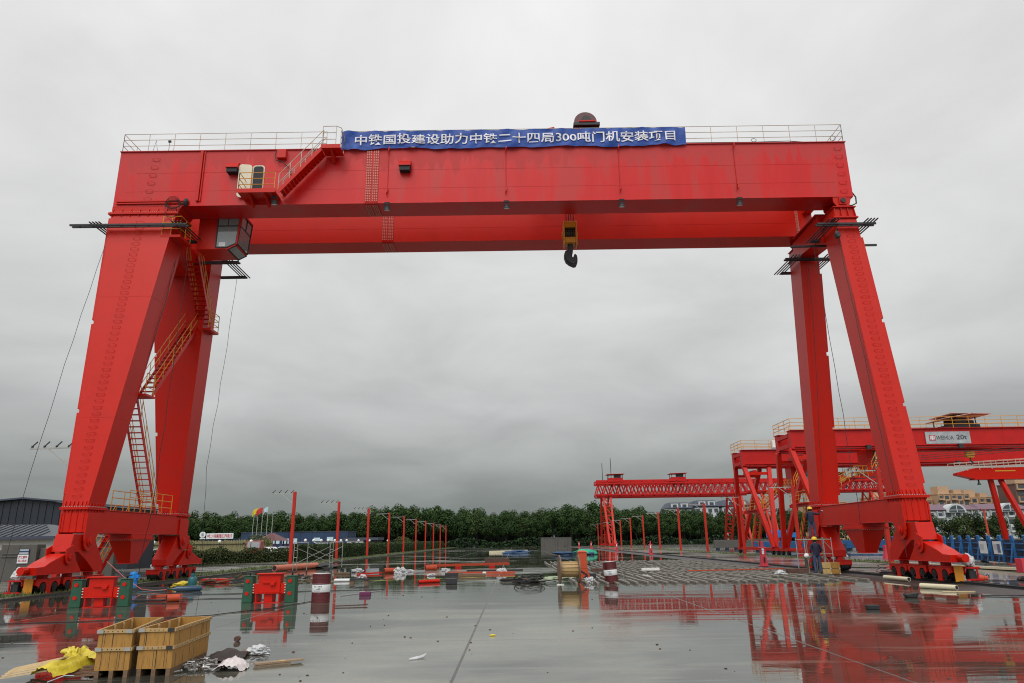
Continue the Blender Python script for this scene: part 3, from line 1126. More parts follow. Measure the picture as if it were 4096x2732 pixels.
# guard rails along the top
m = MB()
rail_panel(m, (GX0 + .05, NY0 + .02, GZ1), (-9.7, NY0 + .02, GZ1), 1.06, 8, r=.017)
rail_panel(m, (-8.7, NY0 + .02, GZ1), (GX1 - .06, NY0 + .02, GZ1), 1.06, 19, r=.017)
rail_panel(m, (GX0 + .05, NY0 + .02, GZ1), (GX0 + .05, FY1 - .02, GZ1), 1.06, 5, r=.017)
rail_panel(m, (GX1 - .06, NY0 + .02, GZ1), (GX1 - .06, FY1 - .02, GZ1), 1.06, 5, r=.017)
m.build('top_guard_rail', M_rail, crane)
m = MB()
rail_panel(m, (GX0 + .05, FY1 - .02, GZ1), (GX1 - .06, FY1 - .02, GZ1), 1.06, 27, r=.017)
m.build('top_guard_rail', M_rail, crane)
m = MB()
m.tube([(-18.95, NY0 + .1, GZ1), (-18.82, NY0 + .1, GZ1 + .72), (-18.68, NY0 + .1, GZ1)], .014, 4)
m.tube([(-18.1, NY0 + .1, GZ1), (-18.1, NY0 + .1, GZ1 + .62)], .014, 4)
m.box(-18.17, -18.03, NY0 + .06, NY0 + .14, GZ1 + .60, GZ1 + .70)
m.build('aerial', M_black, crane)
m = MB()
for xx, zz in ((6.5, .16), (7.6, .12), (8.1, .14), (13.0, .2), (17.2, .3)):
    m.tube([(xx + .14 * cos(a), NY0 + .03, GZ1 + .1 + zz * (.5 + .5 * sin(a))) for a in [i * pi / 5 for i in range(11)]], .014, 4)
m.tube([(6.0, NY0 + .0, GZ1 + .03), (9.0, NY0 - .03, GZ1 + .06), (13, NY0 - .02, GZ1 + .05), (14.8, NY0, GZ1 + .1), (15.6, NY0, GZ1 + .03)], .02, 5)
m.build('loose_cable', M_cablem, crane)
# cable loop at the right end, cable reel at the left leg head
m = MB()
pts = [(GX1 + .0, 33.6, 19.6), (GX1 + .2, 33.6, 19.35), (GX1 + .42, 33.6, 18.95), (GX1 + .40, 33.6, 18.6), (GX1 + .15, 33.6, 18.48), (GX1 - .2, 33.6, 18.5)]
m.tube(pts, .035, 6)
m.build('cable_loop', M_cablem, crane)
m = MB()
random.seed(3)
m.blob((-16.75, NY0 - .1, 18.86), (.14, .14, .22), seed=3, amp=.2)
for k in range(7):
    pts = [(-17.35 + .38 * cos(a) + .04 * random.uniform(-1, 1), NY0 - .12 - .02 * k, 18.75 + (.16 + .04 * k) * sin(a) + (-.4 if k > 4 and pi < a < 2 * pi else 0)) for a in [i * pi / 7 + k * .2 for i in range(15)]]
    m.tube(pts, .012, 4)
m.build('cable_bundle', M_cablem, crane)

# ================================================================== trolley, hook, banner
tr = thing('winch_trolley', 'red winch trolley with a round drum disc standing on top of the big crane girders', 'crane trolley', (4.4, 36.2, GZ1), world=True)
m = MB()
m.box(1.6, 7.2, 33.55, 34.05, 22.06, 22.5)
m.box(1.6, 7.2, 38.45, 38.95, 22.06, 22.5)
for x in (1.7, 4.2, 6.7):
    m.box(x, x + .4, 34.051, 38.449, 22.1, 22.6)
m.box(3.75, 5.15, 35.3, 37.0, 22.601, 24.4)
m.build('frame', M_red_far, tr, bevel=.02)
m = MB()
m.cyl((4.44, 35.75, 25.05), (4.44, 36.75, 25.05), .52, 28)
m.cyl((4.44, 35.70, 25.05), (4.44, 35.78, 25.05), .66, 32)
m.cyl((4.44, 36.72, 25.05), (4.44, 36.8, 25.05), .66, 32)
dr_ = m.build('drum', M_maroon, tr, smooth=True)
m = MB()
m.cyl((4.46, 35.45, 25.1), (4.46, 35.69, 25.1), .26, 16)
m.box(4.1, 4.85, 35.5, 35.69, 24.8, 25.05)
m.box(3.7, 5.2, 35.2, 35.69, 24.55, 24.75)
m.build('gearbox', M_black, tr, bevel=.02)
m = MB()
m.box(4.0, 4.95, 35.15, 35.3, 24.75, 24.83)
m.build('bracket', M_red, tr)
m = MB()
m.hexa([(2.0, 33.9, 23.25), (2.5, 33.9, 23.3), (2.5, 34.4, 23.3), (2.0, 34.4, 23.25)], [(2.0, 33.9, 23.5), (2.5, 33.9, 23.62), (2.5, 34.4, 23.62), (2.0, 34.4, 23.5)])
m.box(2.05, 2.11, 34.1, 34.16, 22.5, 23.25)
m.box(2.4, 2.46, 34.1, 34.16, 22.5, 23.29)
m.build('control_box', M_red_far, tr)
m = MB()
for k in range(4):
    x = 3.15 + k * .135
    m.cyl((x, 36.2, 18.9), (x, 36.2, 22.6), .028, 6)
m.build('wire_rope', M_cablem, tr)

hk = thing('hook_block', 'orange yellow hook block with dark steel hook hanging under the big crane', 'crane hook', (3.32, 36.2, 16.3), world=True)
m = MB()
m.box(2.95, 3.03, 35.85, 36.55, 17.5, 18.92)
m.box(3.62, 3.70, 35.85, 36.55, 17.5, 18.92)
m.box(3.031, 3.619, 35.86, 36.54, 18.55, 18.9)
m.box(3.031, 3.619, 35.86, 36.54, 17.62, 17.95)
m.box(3.031, 3.619, 35.95, 36.0, 18.2, 18.26)
m.cyl((2.88, 36.2, 18.2), (2.949, 36.2, 18.2), .2, 14)
m.cyl((3.701, 36.2, 18.2), (3.76, 36.2, 18.2), .2, 14)
m.build('housing', M_amber, hk, bevel=.025)
for k in range(4):
    m = MB()
    x = 3.12 + k * .135
    m.cyl((x - .05, 36.2, 18.25), (x + .05, 36.2, 18.25), .31, 24)
    m.build('sheave', M_wheel, hk)
m = MB()
m.cyl((3.32, 36.2, 17.62), (3.32, 36.2, 17.2), .15, 14)
HKP = [(3.20, 17.5), (3.20, 17.28), (3.02, 17.18), (2.96, 17.0), (2.96, 16.78), (3.04, 16.56), (3.22, 16.40), (3.46, 16.28), (3.60, 16.32), (3.68, 16.52), (3.69, 16.75), (3.66, 16.92), (3.57, 17.02), (3.53, 16.95), (3.55, 16.86), (3.50, 16.80), (3.44, 16.79), (3.40, 16.85), (3.40, 16.95), (3.44, 17.08), (3.45, 17.28), (3.45, 17.5)]
m.prism(HKP, 'y', 36.03, 36.37)
m.prism([(x * .86 + 3.30 * .14, z * .86 + 16.85 * .14) for x, z in HKP[2:13]] + [(3.42, 16.72), (3.30, 16.85), (3.36, 17.05)], 'y', 35.97, 36.43)
m.build('hook', M_black, hk, bevel=.03)

# banner
def bwarp(p):
    x, z = p.x, p.z
    d = .045 * sin(2.3 * x + 1.2 * z) + .030 * sin(6.1 * x - 4.3 * z + 1) + .06 * noise.noise(Vector((x * 1.3, z * 2.2, 4)))
    s = .05 * sin(x * .8) * max(0, (22.3 - z)) + .035 * noise.noise(Vector((x * 2.0, 0, 9))) * (1 if z < 22 else 0)
    s -= .055 * abs(sin(x * 2.2)) * max(0, (z - 21.8) / 1.1) + .03 * sin(x * 1.4) * max(0, 1 - (z - 21.8) / .6)
    return Vector((x, p.y - abs(d) - d * .3, z + s))


ban = thing('banner', 'long blue banner with white Chinese lettering tied along the top of the big crane', 'banner', (.24, NY0 - .1, 22.3), world=True)
m = MB()
nx, nz_ = 150, 8
BX0, BX1, BZ0, BZ1 = -8.87, 9.36, 21.80, 22.90
vs = [bwarp(Vector((BX0 + (BX1 - BX0) * i / nx, NY0 - .10, BZ0 + (BZ1 - BZ0) * j / nz_ + (.025 * sin(i * .42) if j == 0 else 0)))) for j in range(nz_ + 1) for i in range(nx + 1)]
fs = [(j * (nx + 1) + i, j * (nx + 1) + i + 1, (j + 1) * (nx + 1) + i + 1, (j + 1) * (nx + 1) + i) for j in range(nz_) for i in range(nx)]
nv = len(vs)
back = [(v[0], v[1] + .006, v[2]) for v in vs]
fs += [tuple(reversed([nv + i for i in f])) for f in fs]
m.add([tuple(v) for v in vs] + back, fs)
m.build('cloth', M_cloth, ban, smooth=True)
text_obj('\u4e2d\u94c1\u56fd\u6295\u5efa\u8bbe\u52a9\u529b\u4e2d\u94c1\u4e8c\u5341\u56db\u5c40300\u5428\u95e8\u673a\u5b89\u88c5\u9879\u76ee', 'lettering', M_text, ban, (-8.15, NY0 - .15, 22.03), (1, 0, 0), (0, 0, 1), 16.95, .63, warp=bwarp, bold=.012)

# ---------------------------------------------------------------- work platforms bolted round the leg heads


def work_frame(label, xc, hx, x_lo, x_hi, y0, y1, z, over):
    m = MB()
    for y in (y0, y0 + .22):
        m.bar((x_lo, y, z), (x_hi, y, z - .02), .09, .09)
    for y in (y1 - .22, y1):
        m.bar((x_lo + .6, y, z), (x_hi - .5, y, z), .08, .08)
    for k in range(4):
        for s in (-1, 1):
            x = xc + s * (hx + .1 + k * .16)
            m.bar((x, y0 - over, z + .1), (x, y1 + over, z + .1), .045, .05)
    n = int((x_hi - x_lo) / .7)
    for k in range(n):
        x = x_lo + .4 + k * .7
        m.bar((x, y0 - .05, z + .02), (x, y0 + .3, z + .02), .04, .04)
    o = m.build('work_platform', M_black)
    put(o, label, 'work platform', 'black work platforms round the crane leg heads')
    return o


work_frame('longest black steel work platform sticking out left of the near left crane leg head', -18.86, 1.72, -22.2, -16.3, 32.45, 34.8, 17.42, .15)
work_frame('black steel work platform round the far left crane leg head below the cab', -18.0, 1.5, -20.9, -15.5, 37.3, 39.9, 17.35, .3)
work_frame('black steel work platform round the head of the near right crane leg', 17.16, .62, 15.45, 18.4, 32.5, 34.8, 16.95, .35)
work_frame('black steel work platform round the head of the far right crane leg', 17.16, .62, 15.6, 18.8, 37.2, 39.6, 17.0, .35)
m = MB()
m.bar((15.0, 34.9, 16.75), (19.6, 34.9, 16.78), .1, .1)
put(m.build('loose_beam', M_black), 'loose dark beam lying behind the head of the near right crane leg', 'steel beam')

# ---------------------------------------------------------------- hanging cables and ropes


def hang(label, pts, r=.011, sag=.045, n=5, mat=None):
    P = []
    random.seed(len(label))
    for i in range(len(pts) - 1):
        a, b = Vector(pts[i]), Vector(pts[i + 1])
        for k in range(n):
            f = k / n
            w = sin(pi * f) * sag
            P.append(a.lerp(b, f) + Vector((w * random.uniform(-1, 1), w * random.uniform(-.5, .5), 0)))
    P.append(Vector(pts[-1]))
    m = MB()
    m.tube(P, r, 5)
    put(m.build('hanging_cable', mat or M_cablem), label, 'cable')


hang('thin dark cable hanging free left of the near left crane leg down to the ground', [(-20.45, 32.75, 16.4), (-20.75, 31.6, 10), (-21.2, 31.0, 4), (-21.3, 30.6, .1)])
hang('thin dark cable hanging right of the far left crane leg down to the wet concrete', [(-16.6, 39.9, 17.3), (-16.8, 39.8, 12), (-17.3, 40.0, 6), (-17.0, 40.2, .03)])
hang('pair of dark hoses running from the cab landing down between the left crane legs', [(-16.9, 34.2, 17.0), (-17.3, 34.8, 10), (-17.75, 35.4, 4), (-18.1, 35.5, .05)], r=.014)
hang('thin cable on the inner face of the near left crane leg', [(-17.3, 33.9, 16.8), (-17.5, 33.6, 13.5), (-17.9, 33.1, 9.5)], r=.014)
hang('dark cable down the front of the far right crane leg', [(17.0, 37.55, 16.9), (16.95, 38.2, 11), (16.85, 39.1, 5), (16.6, 39.3, 2.5)], r=.012)
hang('dark cable down the inner edge of the near right crane leg', [(16.55, 32.8, 16.8), (16.6, 32.3, 11), (16.6, 31.6, 5), (16.6, 31.2, .9)], r=.012)
hang('dark rope hanging between the two right crane legs past the saddle beam', [(16.1, 34.6, 16.9), (16.3, 34.6, 10), (16.5, 34.7, 4), (16.55, 34.8, 2.3)], r=.014)
m = MB()
m.blob((16.4, 32.55, 16.35), (.16, .14, .2), seed=2, amp=.2)
m.tube([(16.4, 32.55, 16.5), (16.42, 32.6, 16.95)], .015, 5)
put(m.build('chain_bag', M_black), 'dark bag hanging from the work platform at the near right crane leg', 'bag')
# ================================================================== GROUND AND SETTING
def wet_concrete(name, dry, wet, joints, puddle=.5, rough_lo=.02, rough_hi=.22, jcol=(.02, .02, .018), ior=1.85, low=False):
    m = bpy.data.materials.new(name)
    m.use_nodes = True
    t = m.node_tree
    b = t.nodes['Principled BSDF']
    tc = nd(t, 'ShaderNodeTexCoord')
    lk = t.links.new

    def nz(scale, sx, sy, det=5, ro=.6, dist=0.0):
        mp = nd(t, 'ShaderNodeMapping')
        mp.inputs['Scale'].default_value = (sx, sy, 1)
        lk(tc.outputs['Object'], mp.inputs[0])
        n = nd(t, 'ShaderNodeTexNoise')
        n.inputs['Scale'].default_value = scale
        n.inputs['Detail'].default_value = det
        n.inputs['Roughness'].default_value = ro
        n.inputs['Distortion'].default_value = dist
        lk(mp.outputs[0], n.inputs['Vector'])
        return n.outputs['Fac']

    def mr(v, a, b_, c, d):
        n = nd(t, 'ShaderNodeMapRange')
        for i, x in enumerate((a, b_, c, d)):
            n.inputs[i + 1].default_value = x
        lk(v, n.inputs[0])
        return n.outputs[0]
    big = nz(.10, .55, 1.2, 7, .60, .5)          # where water stands, breaking up into small pools
    fine = nz(.9, .50, 1.7, 6, .65)             # screed streaks
    grit = nz(9, 1, 1, 4, .7)
    e0 = .5 - .12 * (puddle - .5)
    spw = nd(t, 'ShaderNodeSeparateXYZ')
    lk(tc.outputs['Object'], spw.inputs[0])
    if low:      # the slab falls to both sides: water stands right and left, the crown of the slab drains
        side = mr(spw.outputs[0], 1.5, 5.0, -.06, .085)
        left = mr(spw.outputs[0], -2.5, -5.5, 0, .12)
        farw = mr(spw.outputs[1], 16, 27, 0, .10)
        big = mth(t, 'ADD', big, mth(t, 'MINIMUM', mth(t, 'ADD', mth(t, 'ADD', side, left), farw), .085))
    pud = mr(big, e0 - .03, e0 + .03, 0, 1)
    strk = nz(1.3, .16, 1.7, 5, .62, .2)          # thin drained streaks inside the pools
    pud = mth(t, 'MULTIPLY', pud, mr(strk, .55, .62, 1.0, .45))
    stain = nz(.32, 1.0, 1.6, 5, .6, .8)
    mixc = nd(t, 'ShaderNodeMix', data_type='RGBA')
    lk(pud, mixc.inputs[0])
    mixc.inputs[6].default_value = (*dry, 1)
    mixc.inputs[7].default_value = (*wet, 1)
    k = mth(t, 'MULTIPLY', mth(t, 'MULTIPLY', mr(fine, .3, .7, .88, 1.12), mr(grit, .3, .7, .90, 1.10)), mr(stain, .35, .65, .80, 1.14))
    sv = nd(t, 'ShaderNodeVectorMath', operation='SCALE')
    lk(mixc.outputs[2], sv.inputs[0])
    lk(k, sv.inputs['Scale'])
    last = sv.outputs[0]
    sp = nd(t, 'ShaderNodeSeparateXYZ')
    lk(tc.outputs['Object'], sp.inputs[0])
    lines = None
    for ax, off, per, w in joints:
        u = mth(t, 'DIVIDE', mth(t, 'SUBTRACT', sp.outputs[ax], off), per)
        d = mth(t, 'ABSOLUTE', mth(t, 'SUBTRACT', u, mth(t, 'ROUND', u)))
        ln = mth(t, 'LESS_THAN', d, w / per)
        lines = ln if lines is None else mth(t, 'MAXIMUM', lines, ln)
    if lines is not None:
        x = nd(t, 'ShaderNodeMix', data_type='RGBA')
        lk(mth(t, 'MULTIPLY', lines, .75), x.inputs[0])
        lk(last, x.inputs[6])
        x.inputs[7].default_value = (*jcol, 1)
        last = x.outputs[2]
    lk(last, b.inputs['Base Color'])
    rg = mth(t, 'ADD', mth(t, 'MULTIPLY', mr(fine, .38, .70, rough_lo, rough_hi), mth(t, 'SUBTRACT', 1.0, mth(t, 'MULTIPLY', pud, .92))), .008)
    if lines is not None:
        rg = mth(t, 'ADD', rg, mth(t, 'MULTIPLY', lines, .35))
    lk(rg, b.inputs['Roughness'])
    b.inputs['IOR'].default_value = ior
    b.inputs['Specular IOR Level'].default_value = .5
    # ripples: long across the view direction, very shallow
    rip = nz(2.6, .10, 1.0, 4, .55, .3)
    rip2 = nz(.5, .30, 1.0, 3, .5, .4)
    h = mth(t, 'ADD', mth(t, 'MULTIPLY', rip, .22), mth(t, 'ADD', mth(t, 'MULTIPLY', rip2, .7), mth(t, 'MULTIPLY', mth(t, 'MULTIPLY', grit, .03), mth(t, 'SUBTRACT', 1.0, pud))))
    bp = nd(t, 'ShaderNodeBump')
    bp.inputs['Strength'].default_value = .5
    bp.inputs['Distance'].default_value = .015
    lk(h, bp.inputs['Height'])
    lk(bp.outputs[0], b.inputs['Normal'])
    return m


M_yard = wet_concrete('wet_yard_concrete', (.175, .174, .138), (.058, .056, .043), ((0, -.87, 5.93, .022), (1, 14.36, 18, .007)), puddle=.5, rough_lo=.05, rough_hi=.30, ior=2.1, low=True)
M_apron = wet_concrete('wet_apron_concrete', (.21, .195, .17), (.09, .085, .072), ((0, 21.2, 6, .02), (1, 0, 6, .02)), puddle=.35, rough_lo=.06, rough_hi=.35, ior=1.6)
M_ballast = pm('dark_wet_ballast', (.030, .026, .022), rough=.5, var=.5, scale=6, bump=.6, bscale=14)
M_earth = pm('far_ground', (.06, .065, .035), rough=.9, var=.3, scale=.05)

m = MB()
m.box(-1800, 1800, -60, 2400, -1.0, -.06)
struct(m, 'ground', M_earth)
m = MB()
m.box(-17.95, 14.75, -40, 236, -.5, 0)
struct(m, 'yard', M_yard)
m = MB()
m.box(14.754, 18.25, -40, 236, -.5, -.02)
struct(m, 'track_bed', M_ballast)
m = MB()
m.box(18.254, 24.9, -40, 236, -.5, .004)
struct(m, 'apron', M_apron)
m = MB()
m.box(26.6, 130, -40, 236, -.5, -.004)
struct(m, 'outer_yard', M_apron)
m = MB()
m.box(24.904, 26.596, -40, 236, -.5, .05)
struct(m, 'grass_strip', M_grass)
m = MB()
m.box(-20.7, -18.2, -40, 236, -.5, .06)
struct(m, 'grass_strip', M_grass)
m = MB()
m.box(-18.196, -17.954, -40, 236, -.5, .08)
struct(m, 'kerb', M_ballast)
m = MB()
m.box(-62, -20.704, -40, 236, -.5, .012)
struct(m, 'road', M_apron)

# grass blades: tufts on both strips
m = MB()
random.seed(11)
for k in range(9000):
    if k % 3:
        x = random.uniform(-20.65, -18.25)
    else:
        x = random.uniform(24.95, 26.55)
    y = 22 + 200 * random.random() ** 2.2
    z = .055
    h = random.uniform(.05, .16)
    a = random.uniform(0, pi)
    w = random.uniform(.02, .05)
    lx, ly = random.uniform(-.05, .05), random.uniform(-.05, .05)
    m.add([(x - w * cos(a), y - w * sin(a), z), (x + w * cos(a), y + w * sin(a), z), (x + lx, y + ly, z + h)], [(0, 1, 2)])
o = m.build('grass_tufts', M_grass)
put(o, None, None, None, 'stuff')

# crane rails
for x, nm in ((XL, 'left'), (XR, 'right')):
    m = MB()
    z0 = .061 if x < 0 else -.019
    m.box(x - .07, x + .07, -30, 234, z0, z0 + .012)
    m.box(x - .015, x + .015, -30, 234, z0 + .0121, .055 if x > 0 else .068)
    m.box(x - .036, x + .036, -30, 234, .0551 if x > 0 else .0681, .075 if x > 0 else .08)
    put(m.build('crane_rail', M_black), 'dark steel crane rail in the %s' % ('grass strip under the left crane legs' if x < 0 else 'black track bed under the right crane legs'), 'rail')

# small litter: grit and scraps over the wet yard
m = MB()
random.seed(5)
for k in range(210):
    x = random.uniform(-13, 13)
    y = 9.5 + 34 * random.random() ** 1.6
    r = random.uniform(.004, .014) * (1 + y * .02)
    m.blob((x, y, r * .4), (r * random.uniform(.8, 2.2), r, r * .7), seed=k, amp=.3, sub=1)
o = m.build('grit', M_rust)
put(o, None, None, None, 'stuff')

# ---------------------------------------------------------------- battens set out in rows
bt = MB()
bt.box(-.055, .055, 0, 2.7, .0, .09)
b0 = bt.build('batten', M_batten, bevel=.008)
used = False
random.seed(21)
rest = MB()
nb = 0
for r_ in range(10):
    y = 30.9 + r_ * 3.2
    for c_ in range(30):
        x = 2.6 + c_ * .415 + random.uniform(-.05, .05)
        yy = y + random.uniform(-.12, .12)
        if random.random() < .05:
            continue
        if not used:
            o, used = b0, True
        else:
            o = b0.copy()
            COL.objects.link(o)
        o.location = (x, yy, .001)
        o.rotation_euler = (0, 0, random.gauss(0, .025))
        o.scale = (1, random.uniform(.92, 1.04), random.uniform(.8, 1.1))
        put(o, 'narrow concrete batten lying on the wet yard in a long row of its like', 'batten', 'rows of battens on the yard floor')

# ---------------------------------------------------------------- pole rows with brackets
def pole_proto(hp, label, group):
    t = thing('bracket_pole', label, 'pole', (0, 0, 0), group=group)
    m = MB()
    m.hexa([(-.13, -.13, 0), (.13, -.13, 0), (.13, .13, 0), (-.13, .13, 0)], [(-.13, -.13, hp), (.13, -.13, hp), (.13, .13, hp), (-.13, .13, hp)])
    m.box(-.2, .2, -.2, .2, 0, .03)
    m.build('post', M_pole, t, bevel=.01)
    m = MB()
    m.bar((-.131, 0, hp - .12), (-2.15, 0, hp - .16), .07, .07)
    m.bar((-.131, 0, hp - 1.05), (-1.25, 0, hp - .19), .05, .05)
    m.build('bracket', M_galv, t)
    for k in range(4):
        m = MB()
        x = -2.05 + k * .58
        m.tube([(x, 0, hp - .12), (x + .05, 0, hp + .0), (x + .22, 0, hp + .17)], .03, 5)
        m.cyl((x, 0, hp - .125), (x, 0, hp - .02), .05, 6)
        m.build('insulator', M_black, t)
    return t


LP = [33.6, 67.0, 84.2, 101.6, 118.6, 134.6, 151.2, 167.5, 184, 200.8, 217.3]
GL = 'red poles with brackets along the left rail'
pl = None
lab_l = ['nearest red bracket pole, half hidden left of the near left crane leg', 'tallest looking red bracket pole standing left of the open scaffold frame', 'red bracket pole standing just right of the open scaffold frame']
for i, y in enumerate(LP):
    lb = lab_l[i] if i < 3 else 'far red bracket pole in the left row by the clipped hedge'
    if pl is None:
        pl = pole_proto(6.45, lb, GL)
        o = pl
    else:
        o = dup(pl, (0, 0, 0), label=lb, group=GL)
    o.location = (-20.45 if i else -20.9, y, .055)
RPY = [50.0, 65.7, 81.4, 97.0, 112.7, 128.5, 144.1, 159.9, 175.1, 190.5, 206.5, 222.5]
GR = 'red poles with brackets along the right grass strip'
pr = None
for i, y in enumerate(RPY):
    lb = ('red bracket pole standing behind the far right crane leg' if i == 0 else 'red bracket pole in front of the nearer box girder crane leg' if i == 1 else
          'red bracket pole standing before the legs of the farther box girder crane' if i == 2 else 'red bracket pole in the right row before the dark wood')
    if pr is None:
        pr = pole_proto(6.28, lb, GR)
        o = pr
    else:
        o = dup(pr, (0, 0, 0), label=lb, group=GR)
    o.location = (25.5, y, .045)
# slim lamp-like posts far right
for (x, y, h, lb) in ((70.0, 108, 5.2, 'slim orange red post right of the near right crane leg'), (83.5, 115, 5.2, 'slim orange red post before the right trees'), (104, 118, 5.6, 'slim orange red post at the far right beside the low crane leg')):
    m = MB()
    m.tube([(x, y, 0), (x, y, h)], [.16, .13], 8)
    m.tube([(x, y, h - .3), (x - .5, y, h + .4)], .04, 5)
    m.tube([(x, y, h - .3), (x + .5, y, h + .4)], .04, 5)
    put(m.build('slim_post', M_orange), lb, 'post', 'slim posts before the right trees')

# ---------------------------------------------------------------- pink red cable pedestals along the right rail
def pedestal(label, loc, s=1.0, notice=True):
    t = thing('cable_pedestal', label, 'pedestal', loc, group='pink red pedestals beside the right rail')
    m = MB()
    m.hexa([(-.22, -.2, .03), (.22, -.2, .03), (.22, .2, .03), (-.22, .2, .03)], [(-.15, -.15, .72), (.15, -.15, .72), (.15, .15, .72), (-.15, .15, .72)])
    m.box(-.15, .15, -.15, .15, .721, 1.15)
    m.hexa([(-.22, -.2, 1.151), (.22, -.2, 1.151), (.22, .2, 1.151), (-.22, .2, 1.151)], [(-.2, -.18, 1.2), (.2, -.18, 1.2), (.2, .18, 1.2), (-.2, .18, 1.2)])
    m.box(-.07, .07, -.07, .07, 1.201, 1.55)
    m.box(-.34, .34, -.3, .3, 0, .03)
    m.build('body', M_pink, t, bevel=.008)
    m = MB()
    m.box(-.10, .03, -.17, -.151, .75, .98)
    m.build('notice', M_paper, t)
    m = MB()
    m.box(-.10, .03, -.17, -.151, 1.0, 1.12)
    m.build('notice', M_paper, t)
    m = MB()
    m.prism([(-.05, .25), (.05, .25), (.02, .6), (-.02, .6)], 'y', -.245, -.2)
    m.build('slot', M_dark, t)
    return t


p0 = pedestal('largest pink red cable pedestal with two white notices, left of the standing worker', (16.15, 47.9, 0))
for x, y, lb in ((16.3, 88.0, 'second nearest pink red cable pedestal beside the right rail'), (16.0, 115, 'pink red cable pedestal before the foot of the lattice girder crane leg'),
                 (16.3, 156, 'small far pink red cable pedestal behind the green net'), (16.0, 182, 'farthest pink red cable pedestal near the low concrete wall')):
    dup(p0, (x, y, 0), label=lb)

# ---------------------------------------------------------------- woods
def tree_meshes(seed, H, R, trunk_h, nclump, leafs, lsize, mats):
    random.seed(seed)
    cr = MB()
    cl = []
    for k in range(nclump):
        a = random.uniform(0, 2 * pi)
        u = random.uniform(-.75, 1)
        rr = R * sqrt(max(0, 1 - u * u)) * random.uniform(.45, .9)
        c = Vector((rr * cos(a), rr * sin(a), trunk_h + (H - trunk_h) * (.5 + .44 * u)))
        cl.append((c, R * random.uniform(.28, .46)))
    for c, r in cl:
        for j in range(leafs):
            d = Vector((random.gauss(0, 1), random.gauss(0, 1), random.gauss(0, 1) + .25)).normalized()
            p = c + d * r * random.uniform(.72, 1.08)
            nrm = (d + Vector((random.uniform(-.7, .7), random.uniform(-.7, .7), random.uniform(-.3, .9)))).normalized()
            a = nrm.orthogonal().normalized()
            a.rotate(Matrix.Rotation(random.uniform(0, 2 * pi), 3, nrm))
            b = nrm.cross(a)
            s = lsize * random.uniform(.6, 1.25)
            cr.mi = random.choice((0, 0, 0, 1, 1, 2))
            cr.add([p - a * s - b * s * .6, p + a * s - b * s * .55, p + a * s * .85 + b * s * .65, p - a * s * .7 + b * s * .6], [(0, 1, 2, 3)])
    tk = MB()
    tk.tube([(0, 0, -.2), (.1, 0, trunk_h * .5), (0, .1, trunk_h), (.1, 0, H * .75)], [R * .085, R * .065, R * .055, R * .02], 7)
    for k in range(5):
        c = cl[k % len(cl)][0]
        tk.tube([(0, 0, trunk_h * random.uniform(.7, 1.1)), tuple(c * .6 + Vector((0, 0, trunk_h * .35))), tuple(c)], [R * .035, R * .022, R * .008], 5)
    return cr, tk, mats


def tree_proto(seed, H, R, trunk_h, nclump, leafs, lsize, mats):
    cr, tk, mats = tree_meshes(seed, H, R, trunk_h, nclump, leafs, lsize, mats)
    t = thing('broadleaf_tree', None, None, (0, 0, -900))
    cr.build('crown', mats, t)
    tk.build('trunk', M_bark, t)
    return t


TP = [tree_proto(100 + i, 15, 4.4 + .35 * (i % 3), 4.2, 30, 95, .27, ((M_leaf, M_leafdark, M_leafolive) if i % 2 else (M_leafdark, M_leaf, M_leaf))) for i in range(5)]
used_t = set()


def plant(protos, loc, s, rz, label, group):
    i = random.randrange(len(protos))
    p = protos[i]
    if p.name not in used_t:
        used_t.add(p.name)
        o = p
    else:
        o = dup(p, loc)
    o.location = loc
    o.rotation_euler = (0, 0, rz)
    o.scale = s if isinstance(s, tuple) else (s, s, s)
    put(o, label, 'tree', group)
    return o


def canopy(x):   # canopy height along the wood, metres
    pts = [(-140, 12.8), (-74, 12.7), (-57, 13.7), (-40, 14.2), (-26, 14.1), (-13, 12.8), (4, 12.0), (17, 13.4), (30, 13.8), (47, 12.3), (64, 11.0), (81, 10.5), (94, 11.2), (110, 11.0)]
    for (a, ha), (b, hb) in zip(pts, pts[1:]):
        if a <= x <= b:
            return ha + (hb - ha) * (x - a) / (b - a)
    return 14


random.seed(77)
for row, (y, hk_) in enumerate(((246, .90), (255, .98), (265, 1.03))):
    x = -138 + row * 2
    while x < 108:
        h = canopy(x) * hk_ * random.uniform(.82, 1.08)
        s = h / 15.7
        plant(TP, (x, y + random.uniform(-2, 2), 0), (s * random.uniform(.95, 1.2), s * random.uniform(.95, 1.2), s), random.uniform(0, 6.28),
              'tall dark green broadleaf tree in the wood that closes the far end of the yard', 'trees of the far wood')
        x += random.uniform(4.6, 6.2)
# lower trees at the right behind the blue formwork
TQ = [tree_proto(200 + i, 6, 2.4, 1.2, 20, 90, .16, ((M_leafolive, M_leafdark, M_leaf) if i else (M_leafdark, M_leafolive, M_leafdark))) for i in range(3)]
random.seed(78)
x = 56
while x < 104:
    for y in (122, 127):
        plant(TQ, (x + random.uniform(-1, 1), y + random.uniform(-1.5, 1.5), 0), random.uniform(.68, .86), random.uniform(0, 6.28),
              'low rounded olive green tree behind the blue formwork on the right', 'low trees behind the blue formwork')
    x += random.uniform(3.0, 4.0)
